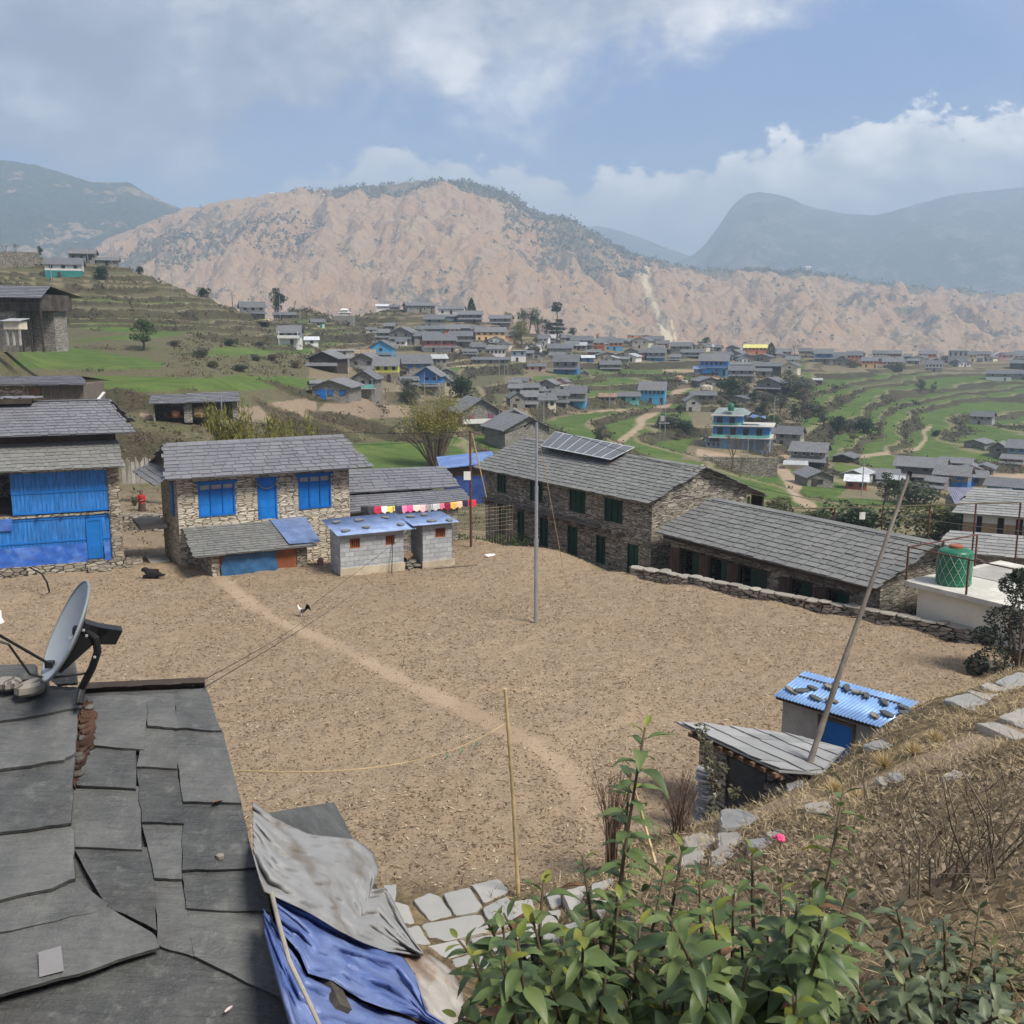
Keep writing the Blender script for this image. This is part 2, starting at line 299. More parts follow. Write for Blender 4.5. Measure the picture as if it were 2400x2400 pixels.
 for poly, y0, y1 in (([(720, 985), (770, 940), (800, 922), (960, 950), (970, 980)], 110, 215), ([(330, 985), (330, 962), (700, 950), (745, 985), (560, 990)], 78, 170), ([(600, 950), (745, 930), (745, 985), (600, 985)], 90, 170), ([(940, 870), (880, 845), (1150, 842), (1160, 855)], 150, 420)):
  bare = np.maximum(bare, inpoly(PX + 8 * fbm(X / 5, Y / 5, 2, 63), PY + 4 * fbm(X / 5, Y / 5, 2, 64), poly) * (Y > y0) * (Y < y1) * 1.)
 bare = np.maximum(bare, vil * .55)
 bare = np.maximum(bare, sstep(43, 47, Y) * sstep(80, 60, Y) * .8)
 sel = (Y > 100)
 for pts, wd, y0, y1 in (([(1410, 1075), (1445, 1040), (1480, 1015), (1505, 995)], 9, 100, 300), ([(1500, 985), (1560, 950), (1590, 915), (1640, 893), (1700, 880)], 11, 150, 420), ([(1330, 968), (1420, 962), (1500, 962)], 4, 150, 400), ([(1640, 1060), (1760, 1085), (1840, 1105), (1870, 1140)], 12, 90, 300), ([(1790, 1085), (1830, 1060), (1880, 1108)], 8, 100, 300),
      ([(2020, 1068), (2100, 1060), (2150, 1052), (2170, 1030), (2165, 1012), (2180, 1000)], 5, 120, 400), ([(1555, 868), (1700, 872), (1780, 876)], 3.5, 200, 600), ([(2250, 1100), (2330, 1115), (2420, 1118)], 10, 100, 300), ([(1830, 1100), (1870, 1170), (1905, 1190)], 13, 70, 200), ([(1020, 862), (1140, 855)], 2, 200, 420)):
  d2 = np.full_like(X, 999.); d2[sel] = pdist(PX[sel], PY[sel] * 1.0, pts)
  path = np.maximum(path, sstep(wd, wd * .5, d2 + 3 * fbm(X / 3, Y / 3, 2, 66)) * (Y > y0) * (Y < y1))
 path = np.where(Y > 50, path * (1 - .8 * riser), path)
 wp = [hit_near(a, b) for a, b in ((1620, 1990), (1700, 1930), (1800, 1890), (1930, 1870), (2060, 1830), (2190, 1790), (2300, 1740), (2420, 1690))]; dd = np.full_like(X, 9.); sel = (Y > 6) & (Y < 26); dd[sel] = pdist(X[sel], Y[sel], [(p.x, p.y) for p in wp]); path = np.maximum(path, sstep(.75, .25, dd + wob * 1.5) * .8)
 bank = sstep(17.4, 15.6, Y) * 1.0
 bank = np.maximum(bank, (Y < 28) * sstep(.06, .35, Z))
 global TG
 TG = (X, Y, Z, PX, PY, riser, bank, yard, path, green)
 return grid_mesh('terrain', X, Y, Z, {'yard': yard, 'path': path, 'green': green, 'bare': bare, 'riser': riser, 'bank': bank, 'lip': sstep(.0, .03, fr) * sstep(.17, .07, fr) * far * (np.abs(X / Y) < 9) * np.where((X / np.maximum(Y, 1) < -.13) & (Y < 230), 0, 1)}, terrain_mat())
def terrain_mat():
 m, g, b = new_mat('terrain_soil'); P = g.co('Object')
 nA = g.noise(P, .35, 6, .6); nB = g.noise(P, 2.2, 6, .65); nC = g.noise(P, 12, 5, .66); nD = g.noise(P, .06, 4, .5); nE = g.noise(P, 30, 4, .6)
 dry = g.ramp(g.m('ADD', g.m('MULTIPLY', nB, .7), g.m('MULTIPLY', nA, .4)), [(.35, (.07, .066, .042)), (.52, (.118, .105, .066)), (.68, (.20, .17, .105))])
 dry = g.mix(g.m('MULTIPLY', g.sm(nA, .42, .62), .6), dry, (.085, .105, .042))
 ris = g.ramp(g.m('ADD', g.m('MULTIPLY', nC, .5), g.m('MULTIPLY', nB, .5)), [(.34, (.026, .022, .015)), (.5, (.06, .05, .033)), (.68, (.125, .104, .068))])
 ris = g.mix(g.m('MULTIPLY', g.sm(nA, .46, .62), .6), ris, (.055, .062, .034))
 grn = g.ramp(g.m('ADD', g.m('MULTIPLY', nA, .6), g.m('MULTIPLY', nB, .45)), [(.38, (.055, .095, .024)), (.55, (.092, .143, .038)), (.72, (.145, .18, .056))])
 grn = g.mix(g.m('MULTIPLY', g.sm(nD, .5, .66), .45), grn, (.15, .19, .055))
 soil = g.ramp(g.m('ADD', g.m('MULTIPLY', nC, .62), g.m('MULTIPLY', nB, .42)), [(.34, (.165, .122, .078)), (.46, (.26, .20, .135)), (.60, (.325, .255, .18)), (.75, (.40, .325, .24))])
 soil = g.mix(g.m('MULTIPLY', g.sm(nA, .40, .66), .5), soil, g.mix(g.sm(nD, .4, .62), (.25, .185, .118), (.40, .305, .205)))
 soil = g.mix(g.sm(nE, .60, .72), soil, (.45, .36, .26))
 soil = g.mix(g.m('MULTIPLY', g.sm(g.voro(P, 7.0), .16, .03), .65), soil, (.10, .07, .045))
 bar = g.ramp(g.m('ADD', g.m('MULTIPLY', nB, .6), g.m('MULTIPLY', nC, .4)), [(.36, (.19, .145, .10)), (.52, (.28, .22, .155)), (.7, (.36, .29, .21))])
 pth = g.ramp(g.m('ADD', g.m('MULTIPLY', nC, .5), g.m('MULTIPLY', nA, .5)), [(.4, (.34, .255, .175)), (.62, (.43, .335, .24))])
 bnk = g.ramp(g.m('ADD', g.m('MULTIPLY', nC, .55), g.m('MULTIPLY', nB, .5)), [(.36, (.06, .046, .028)), (.5, (.125, .095, .058)), (.66, (.24, .185, .11))])
 bnk = g.mix(g.m('MULTIPLY', g.sm(nB, .48, .62), .5), bnk, (.31, .235, .135))
 c = dry
 def over(c, a, col, k=1.0):
  f = g.attr(a)
  if k != 1.0: f = g.m('MULTIPLY', f, k)
  return g.mix(f, c, col)
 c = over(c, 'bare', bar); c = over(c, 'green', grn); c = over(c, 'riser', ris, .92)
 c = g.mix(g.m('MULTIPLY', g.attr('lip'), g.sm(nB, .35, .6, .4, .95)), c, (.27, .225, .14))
 c = over(c, 'yard', soil); c = over(c, 'bank', bnk); c = over(c, 'path', pth)
 g.put(b.inputs['Base Color'], c); b.inputs['Roughness'].default_value = .95; b.inputs['Specular IOR Level'].default_value = .1
 hh = g.m('ADD', g.m('MULTIPLY', nC, .7), g.m('MULTIPLY', nE, .3))
 g.put(b.inputs['Normal'], g.bump(hh, .75, .10))
 return m
# ---------------------------------------------------------------- hills and mountains
def hill_mat(name, bare, scrub, dark, thr):
 m, g, b = new_mat(name); P = g.co('Object'); ps = g.scale(P, (1, 1, .45))
 nA = g.noise(ps, .004, 7, .62, .5); nB = g.noise(ps, .016, 7, .66, .4); nC = g.noise(ps, .06, 5, .7)
 c = g.mix(g.sm(nB, .40, .62), bare[0], bare[1]); c = g.mix(g.sm(nC, .45, .68), c, bare[2])
 k = g.m('ADD', g.m('ADD', g.m('MULTIPLY', nB, .55), g.m('MULTIPLY', nC, .45)), g.m('MULTIPLY', g.m('SUBTRACT', nA, .5), .9))
 k = g.m('ADD', k, g.m('MULTIPLY', g.attr('veg'), .42))
 c = g.mix(g.sm(k, thr, thr + .07), c, g.mix(g.sm(nC, .4, .6), scrub, dark))
 c = g.mix(g.attr('slide'), c, (.74, .62, .40))
 g.put(b.inputs['Base Color'], c); b.inputs['Roughness'].default_value = 1; b.inputs['Specular IOR Level'].default_value = 0
 g.put(b.inputs['Normal'], g.bump(g.m('ADD', nC, g.m('MULTIPLY', nB, 1.5)), .9, 14))
 return m
def build_hill(name, sky_pts, Yr, Yb, zb, s0, s1, mat, rough, seed, slide=None, veg_fn=None, cols=700, rows=260, back=1.35, pw=.85):
 S = np.linspace(s0, s1, cols); T = np.linspace(0, 1.35, rows)
 pxs = [p[0] for p in sky_pts]; yr = Yr
 sx = np.array([ray(px, py)[0] for px, py in sky_pts]); se = np.array([ray(px, py)[1] for px, py in sky_pts])
 e = np.interp(S, sx, se)
 k = np.exp(-.5 * (np.arange(-6, 7) / 2.2) ** 2); k /= k.sum(); e = np.convolve(np.pad(e, 6, 'edge'), k, 'valid')
 Sg = np.repeat(S[None, :], rows, 0); Tg = np.repeat(T[:, None], cols, 1)
 Yridge = yr * (1 + .05 * fbm(Sg * 5, Sg * 0, 3, seed))
 Y = Yb + (Yridge - Yb) * Tg; X = Sg * Y
 zr = CAMH + e[None, :] * Yridge
 t = np.clip(Tg, 0, 1)
 Z = zb + (zr - zb) * t ** pw
 Z = np.where(Tg > 1, zr - (Tg - 1) * (zr - zb) * 1.1, Z)
 env = np.sin(np.clip(Tg, 0, 1) * math.pi) ** .7
 gul = np.abs(fbm(X / (yr * .05) + .6 * fbm(X / (yr * .1), Y / (yr * .1), 2, seed + 9), Y / (yr * .16), 5, seed + 1, .55))
 Z = Z + env * rough * (-(1 - gul * 1.6) * .5 + fbm(X / (yr * .02), Y / (yr * .02), 4, seed + 2) * .3 + .5)
 Z = Z + rough * .05 * fbm(X / (yr * .006), Y / (yr * .006), 3, seed + 3)
 PX, PY = project(X, Y, Z)
 sl = np.zeros_like(X)
 if slide:
  for pts, w in slide: sl = np.maximum(sl, sstep(w, w * .5, pdist(PX, PY, pts) + 2 * fbm(X / 20, Y / 20, 2, 77)) * (Tg < 1.02))
 veg = veg_fn(PX, PY, Tg) if veg_fn else np.zeros_like(X)
 o = grid_mesh(name, X, Y, Z, {'slide': sl, 'veg': veg}, mat); o['kind'] = 'structure'
 return o, (X, Y, Z, PX, PY, Tg)
terrain = build_terrain(); terrain['kind'] = 'structure'
# left, behind: blue-green wooded hill
ml = hill_mat('left_hill_ground', ((.34, .25, .16), (.40, .30, .20), (.28, .21, .14)), (.06, .075, .04), (.035, .05, .03), .44)
hl, _ = build_hill('hill', [(-500, 330), (-200, 350), (0, 375), (80, 385), (130, 400), (220, 428), (300, 425), (340, 450), (400, 480), (440, 495), (600, 560), (800, 660)], 3300, 2000, -60, -.85, -.12, ml, 60, 3,
      veg_fn=lambda a, b, t: sstep(330, 520, b) * .25)
def veg_main(PX, PY, T):
 v = np.full(PX.shape, -.12)
 v = np.maximum(v, sstep(.80, .97, T) * (PX > 700) * .75)                        # wooded crest
 v = np.maximum(v, sstep(1190, 1330, PX) * sstep(.42, .75, T) * sstep(1560, 1480, PX) * .5)
 v = np.maximum(v, sstep(760, 520, PX) * sstep(.35, .6, T) * sstep(.95, .8, T) * .34)
 v = np.maximum(v, sstep(1560, 1600, PX) * sstep(.86, .98, T) * .35)
 v = np.where((PX < 780) & (T > .86), -.2, v)                                      # dry terraces on the left shoulder
 v = np.where((PX > 985) & (PX < 1130) & (PY > 455) & (PY < 600), np.minimum(v, -.3), v)   # the scar
 return v
mm = hill_mat('main_hill_ground', ((.48, .30, .17), (.50, .355, .22), (.38, .26, .165)), (.26, .20, .13), (.15, .135, .09), .59)
hm, HM = build_hill('hill', [(-300, 690), (100, 640), (200, 595), (270, 552), (350, 520), (430, 490), (500, 478), (600, 460), (700, 448), (850, 440), (950, 428), (1000, 424), (1100, 430), (1160, 443), (1220, 472), (1260, 500), (1330, 520), (1400, 552), (1470, 597), (1500, 615), (1600, 630), (1700, 637), (1800, 642), (1880, 637), (1950, 650), (2050, 664), (2200, 681), (2400, 702), (2900, 740)], 2500, 1450, -70, -.75, .8, mm, 105, 8,
      slide=[([(1515, 620), (1512, 650), (1522, 690), (1540, 730), (1553, 765), (1562, 800)], 9), ([(1545, 740), (1560, 775), (1570, 800)], 9), ([(1572, 750), (1582, 785), (1585, 800)], 3), ([(1500, 640), (1508, 660), (1514, 680)], 2.5)], veg_fn=veg_main, cols=1000, rows=330)
mr = hill_mat('far_mountain_ground', ((.16, .14, .11), (.20, .16, .12), (.12, .11, .09)), (.045, .055, .035), (.03, .04, .028), .42)
h3, _ = build_hill('mountain', [(1300, 640), (1560, 628), (1640, 588), (1680, 536), (1712, 488), (1740, 458), (1770, 448), (1830, 456), (1880, 478), (1920, 490), (1980, 500), (2050, 506), (2120, 486), (2230, 456), (2330, 445), (2400, 438), (2700, 410), (3000, 395)], 5600, 3300, -60, .04, .95, mr, 120, 14, cols=500, rows=180)
h4, _ = build_hill('mountain', [(1100, 600), (1300, 545), (1400, 528), (1470, 545), (1560, 580), (1640, 610), (1800, 660)], 6400, 4600, -60, -.12, .3, mr, 90, 19, cols=240, rows=100)
# ---------------------------------------------------------------- haze: one closed box of even air
def build_haze():
 me = bpy.data.meshes.new('haze')
 x, y0, y1, z0, z1 = 7400, -40, 8700, -420, 890
 v = [(-x, y0, z0), (x, y0, z0), (x, y1, z0), (-x, y1, z0), (-x, y0, z1), (x, y0, z1), (x, y1, z1), (-x, y1, z1)]
 me.from_pydata(v, [], [(3, 2, 1, 0), (4, 5, 6, 7), (0, 1, 5, 4), (1, 2, 6, 5), (2, 3, 7, 6), (3, 0, 4, 7)])
 m = bpy.data.materials.new('haze_air'); m.use_nodes = True; nt = m.node_tree
 nt.nodes.remove(nt.nodes['Principled BSDF'])
 pv = nt.nodes.new('ShaderNodeVolumePrincipled'); pv.inputs['Density'].default_value = HAZE
 pv.inputs['Color'].default_value = (.62, .80, 1.0, 1); pv.inputs['Anisotropy'].default_value = .1
 nt.links.new(pv.outputs[0], nt.nodes['Material Output'].inputs['Volume'])
 me.materials.append(m); o = bpy.data.objects.new('haze', me); COL.objects.link(o); o['kind'] = 'stuff'
HAZE = .0003
build_haze()
# ================================================================ mesh builder
V = Vector
class MB:
 def __init__(s): s.v = []; s.f = []; s.mi = []
 def add(s, vs, fs, mi=0):
  o = len(s.v); s.v.extend([tuple(p) for p in vs]); s.f.extend([tuple(i + o for i in f) for f in fs]); s.mi.extend([mi] * len(fs)); return s
 def hexa(s, p, mi=0):       # p: 4 bottom (ccw seen from above), 4 top
  return s.add(p, [(3, 2, 1, 0), (4, 5, 6, 7), (0, 1, 5, 4), (1, 2, 6, 5), (2, 3, 7, 6), (3, 0, 4, 7)], mi)
 def box(s, x0, x1, y0, y1, z0, z1, mi=0, M=None):
  p = [V((x0, y0, z0)), V((x1, y0, z0)), V((x1, y1, z0)), V((x0, y1, z0)), V((x0, y0, z1)), V((x1, y0, z1)), V((x1, y1, z1)), V((x0, y1, z1))]
  if M: p = [M @ q for q in p]
  return s.hexa(p, mi)
 def quad(s, a, b, c, d, mi=0): return s.add([a, b, c, d], [(0, 1, 2, 3)], mi)
 def slab(s, poly, n, mi=0):  # polygon extruded along -n (n points to the outer face)
  k = len(poly); n = V(n); t = [V(p) for p in poly]; b = [p - n for p in t]
  return s.add(t + b, [tuple(range(k)), tuple(range(2 * k - 1, k - 1, -1))] + [(i, k + i, k + (i + 1) % k, (i + 1) % k) for i in range(k)], mi)
 def tube(s, pts, r, n=6, mi=0, cap=True):
  pts = [V(p) for p in pts]; rs = r if isinstance(r, (list, tuple)) else [r] * len(pts); o = len(s.v); up = V((0, 0, 1)); prev = None
  for i, p in enumerate(pts):
   d = (pts[min(i + 1, len(pts) - 1)] - pts[max(i - 1, 0)])
   d = d.normalized() if d.length > 1e-9 else V((0, 0, 1))
   if prev is None: a = d.cross(up if abs(d.z) < .95 else V((1, 0, 0))).normalized()
   else:
    a = prev - d * prev.dot(d); a = a.normalized() if a.length > 1e-6 else d.cross(V((1, 0, 0))).normalized()
   prev = a; b = d.cross(a)
   for k in range(n):
    t = 2 * math.pi * k / n; s.v.append(tuple(p + (a * math.cos(t) + b * math.sin(t)) * rs[i]))
  for i in range(len(pts) - 1):
   for k in range(n):
    s.f.append((o + i * n + k, o + i * n + (k + 1) % n, o + (i + 1) * n + (k + 1) % n, o + (i + 1) * n + k)); s.mi.append(mi)
  if cap:
   s.f.append(tuple(o + k for k in range(n))[::-1]); s.mi.append(mi)
   e = o + (len(pts) - 1) * n; s.f.append(tuple(e + k for k in range(n))); s.mi.append(mi)
  return s
 def lathe(s, prof, n=16, c=(0, 0), mi=0):
  o = len(s.v)
  for r, z in prof:
   for k in range(n): t = 2 * math.pi * k / n; s.v.append((c[0] + r * math.cos(t), c[1] + r * math.sin(t), z))
  for i in range(len(prof) - 1):
   for k in range(n): s.f.append((o + i * n + k, o + i * n + (k + 1) % n, o + (i + 1) * n + (k + 1) % n, o + (i + 1) * n + k)); s.mi.append(mi)
  return s
 def build(s, name, mats, parent=None, smooth=False):
  me = bpy.data.meshes.new(name); me.from_pydata(s.v, [], s.f)
  for m in (mats if isinstance(mats, (list, tuple)) else [mats]): me.materials.append(m)
  n = len(me.polygons)
  if n:
   me.polygons.foreach_set('material_index', s.mi)
   if smooth: me.polygons.foreach_set('use_smooth', [True] * n)
   nr = np.zeros(n * 3, np.float32); me.polygons.foreach_get('normal', nr); nr = nr.reshape(-1, 3)
   lt = np.zeros(n, np.int32); me.polygons.foreach_get('loop_total', lt)
   li = np.zeros(len(me.loops), np.int32); me.loops.foreach_get('vertex_index', li)
   vc = np.array(s.v, np.float32)[li]; nn = np.repeat(nr, lt, 0)
   t = np.stack([-nn[:, 1], nn[:, 0], np.zeros(len(nn), np.float32)], -1); L = np.linalg.norm(t, axis=1, keepdims=True)
   t = np.where(L > .05, t / np.maximum(L, 1e-6), np.array([[1, 0, 0]], np.float32)); b = np.cross(nn, t)
   uv = np.stack([(vc * t).sum(1), (vc * b).sum(1)], -1).astype(np.float32)
   me.uv_layers.new(name='UVMap').data.foreach_set('uv', uv.ravel())
  o = bpy.data.objects.new(name, me); COL.objects.link(o)
  if parent: o.parent = parent
  return o
def tag(o, label, cat, group=None):
 o['label'] = label; o['category'] = cat
 if group: o['group'] = group
 return o
def thing(name, label, cat, loc=(0, 0, 0), rz=0., group=None):
 o = bpy.data.objects.new(name, None); COL.objects.link(o); o.empty_display_size = .2
 o.location = loc; o.rotation_euler = (0, 0, rz)
 return tag(o, label, cat, group)
def dup(o, loc=None, rz=None, scale=None, label=None, parent=None):
 c = o.copy(); COL.objects.link(c); c.parent = parent
 for ch in list(o.children): dup(ch, parent=c)
 if loc is not None: c.location = loc
 if rz is not None: c.rotation_euler = (0, 0, rz)
 if scale is not None: c.scale = scale if isinstance(scale, (tuple, list)) else (scale,) * 3
 if label: c['label'] = label
 return c
class Fac:
 """a facade plane: origin O, direction angle a; turns photograph pixels into local metres"""
 def __init__(s, O, a): s.O = V(O); s.a = a; s.d = V((math.cos(a), math.sin(a), 0)); s.y = V((-math.sin(a), math.cos(a), 0))
 def loc(s, px, py, dy=0.):
  e, h = ray(px, py); r = V((e, 1, h)); o = s.O + s.y * dy
  t = (o.x * s.y.x + o.y * s.y.y) / (r.x * s.y.x + r.y * s.y.y)
  p = V((r.x * t, r.y * t, CAMH + r.z * t)) - s.O
  return p.x * s.d.x + p.y * s.d.y, p.z
 def inv(s, p): q = V(p) - s.O; return V((q.dot(s.d), q.dot(s.y), q.z))
 def w(s, x, y, z): return s.O + s.d * x + s.y * y + V((0, 0, z))
# ================================================================ materials
_M = {}
def paint(name, col, rough=.7, var=.18, dirt=.25, metal=0., spec=.3):
 if name in _M: return _M[name]
 m, g, b = new_mat(name); P = g.co('Object')
 n = g.noise(P, 1.1, 5, .6); n2 = g.noise(P, 9, 4, .6)
 c = g.mix(g.sm(n, .35, .7), tuple(x * (1 - var) for x in col), tuple(min(1, x * (1 + var)) for x in col))
 c = g.mix(g.m('MULTIPLY', g.sm(n2, .52, .7), dirt), c, (.16, .135, .11))
 g.put(b.inputs['Base Color'], c); b.inputs['Roughness'].default_value = rough; b.inputs['Metallic'].default_value = metal; b.inputs['Specular IOR Level'].default_value = spec
 _M[name] = m; return m
def stone(name, cols, gap, sx=3.6, sz=11., rough=.9, dist=.05, edge=.10, rnd=.85):
 """rubble masonry: stretched cells with dark joints"""
 if name in _M: return _M[name]
 m, g, b = new_mat(name); uv = g.co('UV');
 w = g.vmul(g.noisec(uv, 2.0, 3), dist)
 p = g.scale(g.add(uv, w), (sx, sz, 1))
 cell = g.voro(p, 1.0, 'Color'); ed = g.voro(p, 1.0, 'Distance', 'DISTANCE_TO_EDGE')
 for s_ in (cell, ed): s_.node.inputs['Randomness'].default_value = rnd
 sp = g.n('ShaderNodeSeparateColor'); g.put(sp.inputs[0], cell); r = sp.outputs[0]
 n = g.noise(uv, 14, 4, .65); big = g.noise(uv, .7, 4, .6)
 k = g.m('ADD', g.m('MULTIPLY', r, .62), g.m('ADD', g.m('MULTIPLY', n, .3), g.m('MULTIPLY', g.m('SUBTRACT', big, .5), .5)))
 c = g.ramp(k, [(.08, cols[0]), (.42, cols[1]), (.68, cols[2]), (.95, cols[3])])
 j = g.sm(ed, .02, edge)
 c = g.mix(j, gap, c)
 g.put(b.inputs['Base Color'], c); b.inputs['Roughness'].default_value = rough; b.inputs['Specular IOR Level'].default_value = .2
 h = g.m('ADD', g.m('MULTIPLY', j, .7), g.m('MULTIPLY', r, .5))
 g.put(b.inputs['Normal'], g.bump(h, .9, .035)); _M[name] = m; return m
def coursed(name, c1, c2, mortar, bw, bh, ms=.012, var=.5, bumpd=.02):
 if name in _M: return _M[name]
 m, g, b = new_mat(name); uv = g.co('UV')
 w = g.vmul(g.noisec(uv, 1.6, 3), .035 if bh < .15 else .004)
 br = g.n('ShaderNodeTexBrick'); g.put(br.inputs['Vector'], g.add(uv, w))
 for k, v in (('Color1', (*c1, 1)), ('Color2', (*c2, 1)), ('Mortar', (*mortar, 1)), ('Scale', 1.), ('Mortar Size', ms), ('Mortar Smooth', .3), ('Bias', 0.), ('Brick Width', bw), ('Row Height', bh)): br.inputs[k].default_value = v
 n = g.noise(uv, 6, 5, .65); n2 = g.noise(uv, .8, 4, .6)
 c = g.mix(g.m('MULTIPLY', g.sm(n, .40, .66), var), br.outputs[0], tuple(x * .55 for x in c1))
 c = g.mix(g.m('MULTIPLY', g.sm(n2, .5, .68), .45), c, tuple(x * .6 for x in c2))
 g.put(b.inputs['Base Color'], c); b.inputs['Roughness'].default_value = .9; b.inputs['Specular IOR Level'].default_value = .2
 g.put(b.inputs['Normal'], g.bump(g.m('SUBTRACT', g.m('MULTIPLY', n, .4), br.outputs[1]), .8, bumpd)); _M[name] = m; return m
def slate(name, ca, cb, cc, far=False):
 """slate; near roofs are modelled slab by slab and take a shade per slab (island), far ones get courses from a brick node"""
 if name in _M: return _M[name]
 m, g, b = new_mat(name); uv = g.co('UV'); P = g.co('Object')
 n = g.noise(P, 3.0, 5, .62); n2 = g.noise(P, 22, 4, .6); big = g.noise(P, .5, 3, .5)
 if far:
  br = g.n('ShaderNodeTexBrick'); g.put(br.inputs['Vector'], g.add(uv, g.vmul(g.noisec(uv, 1.2, 2), .12)))
  for k, v in (('Color1', (1, 1, 1, 1)), ('Color2', (.25, .25, .25, 1)), ('Mortar', (0, 0, 0, 1)), ('Scale', 1.), ('Mortar Size', .035), ('Mortar Smooth', .2), ('Brick Width', .62), ('Row Height', .42)): br.inputs[k].default_value = v
  rnd = g.m('MULTIPLY', br.outputs[0], .55)
 else: rnd = g.n('ShaderNodeNewGeometry').outputs['Random Per Island']
 k = g.m('ADD', g.m('MULTIPLY', rnd, .30 if not far else .5), g.m('ADD', g.m('MULTIPLY', n, .38), g.m('MULTIPLY', g.m('SUBTRACT', big, .5), .35)))
 c = g.ramp(k, [(.10, ca), (.45, cb), (.85, cc)])
 c = g.mix(g.m('MULTIPLY', g.sm(n2, .58, .72), .35), c, (.30, .30, .285))
 if far: c = g.mix(br.outputs[1], c, (.025, .026, .03))
 g.put(b.inputs['Base Color'], c); b.inputs['Roughness'].default_value = .62; b.inputs['Specular IOR Level'].default_value = .35
 g.put(b.inputs['Normal'], g.bump(g.m('ADD', g.m('MULTIPLY', n, .6), g.m('MULTIPLY', n2, .4)), .35, .02)); _M[name] = m; return m
def planks(name, col, w=.16, rough=.55):
 if name in _M: return _M[name]
 m, g, b = new_mat(name); uv = g.co('UV')
 br = g.n('ShaderNodeTexBrick', offset=0.0); g.put(br.inputs['Vector'], uv)
 for k, v in (('Color1', (*col, 1)), ('Color2', (*[x * .78 for x in col], 1)), ('Mortar', (*[x * .25 for x in col], 1)), ('Scale', 1.), ('Mortar Size', .008), ('Mortar Smooth', .2), ('Brick Width', w), ('Row Height', 30.)): br.inputs[k].default_value = v
 n = g.noise(g.scale(uv, (7, .8, 1)), 2.0, 5, .6); c = g.mix(g.m('MULTIPLY', g.sm(n, .42, .7), .6), br.outputs[0], tuple(min(1, x * 1.4 + .035) for x in col)); c = g.mix(g.m('MULTIPLY', g.sm(g.noise(uv, .9, 5, .65), .5, .66), .35), c, tuple(x * .6 + .03 for x in col))
 g.put(b.inputs['Base Color'], c); b.inputs['Roughness'].default_value = rough
 g.put(b.inputs['Normal'], g.bump(g.m('SUBTRACT', 1., br.outputs[1]), .6, .012)); _M[name] = m; return m
def tin(name, col, pitch=.076):
 if name in _M: return _M[name]
 m, g, b = new_mat(name); P = g.co('Object'); n = g.noise(P, 1.6, 5, .6); n2 = g.noise(P, 12, 3, .6)
 c = g.mix(g.sm(n, .4, .68), col, tuple(min(1, x * 1.35 + .03) for x in col)); c = g.mix(g.m('MULTIPLY', g.sm(n2, .6, .75), .4), c, (.20, .17, .15))
 g.put(b.inputs['Base Color'], c); b.inputs['Roughness'].default_value = .42; b.inputs['Metallic'].default_value = .25
 _M[name] = m; return m
SLATE_B = slate('slate_blue_grey', (.135, .14, .157), (.175, .18, .20), (.235, .24, .255))
SLATE_G = slate('slate_green_grey', (.145, .15, .146), (.19, .194, .188), (.26, .262, .25))
SLATE_F = slate('slate_far_roof', (.12, .125, .137), (.185, .19, .20), (.26, .263, .268), True)
SLATE_F2 = slate('slate_far_roof_pale', (.16, .165, .172), (.235, .24, .245), (.32, .322, .325), True)
STONE_W = stone('dressed_tan_stone', ((.37, .33, .265), (.50, .45, .365), (.61, .555, .46), (.74, .69, .59)), (.13, .11, .085), 2.7, 12.5, dist=.012, edge=.09, rnd=.62)
STONE_E = stone('rubble_grey_brown', ((.17, .155, .128), (.29, .265, .22), (.41, .375, .315), (.56, .52, .445)), (.075, .067, .056), 2.3, 14., dist=.03, edge=.08)
STONE_V = stone('rubble_village', ((.19, .18, .16), (.29, .28, .25), (.38, .36, .32), (.50, .475, .425)), (.12, .115, .105), 3.0, 9., edge=.08)
STONE_T = stone('rubble_village_tan', ((.20, .17, .135), (.32, .28, .225), (.43, .385, .315), (.54, .49, .41)), (.10, .088, .075), 3.0, 9., edge=.08)
STONE_Y = stone('rubble_dry_wall', ((.14, .125, .105), (.29, .26, .21), (.42, .385, .32), (.56, .52, .44)), (.035, .03, .026), 2.6, 8.)
BLOCK = coursed('concrete_block', (.44, .46, .48), (.32, .34, .36), (.25, .26, .27), .40, .20, .012, .3, .012)
BLUE = planks('blue_plank', (.012, .165, .52)); BLUE2 = paint('blue_door_paint', (.010, .16, .52), .45, .15, .06); BLUED = paint('blue_frame_paint', (.008, .12, .42), .45, .15, .06)
GREEN = paint('dark_green_paint', (.006, .048, .035), .4, .2, .08); WOODB = planks('weathered_brown_board', (.105, .065, .045), .14, .8); WOODG = planks('weathered_grey_board', (.16, .135, .11), .13, .85)
WOOD = paint('brown_timber', (.16, .10, .062), .8, .3, .2); WOODD = paint('dark_timber', (.055, .042, .034), .85, .3, .15); WOODR = paint('red_brown_timber', (.28, .095, .042), .6, .25, .1)
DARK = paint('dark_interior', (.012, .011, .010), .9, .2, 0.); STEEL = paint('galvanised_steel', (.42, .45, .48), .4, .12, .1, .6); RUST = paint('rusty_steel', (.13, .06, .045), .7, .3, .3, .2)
TINB = tin('blue_tin', (.19, .27, .46)); TINL = tin('light_blue_tin', (.22, .38, .66)); TING = tin('grey_tin', (.42, .43, .43)); TINW = tin('pale_tin', (.62, .64, .65))
CEM = paint('bare_cement', (.38, .37, .345), .9, .18, .3); CEML = paint('pale_cement', (.56, .55, .50), .85, .14, .25); CREAM = paint('cream_limewash', (.66, .61, .48), .85, .1, .2); WHITE = paint('white_limewash', (.74, .73, .70), .8, .07, .15)
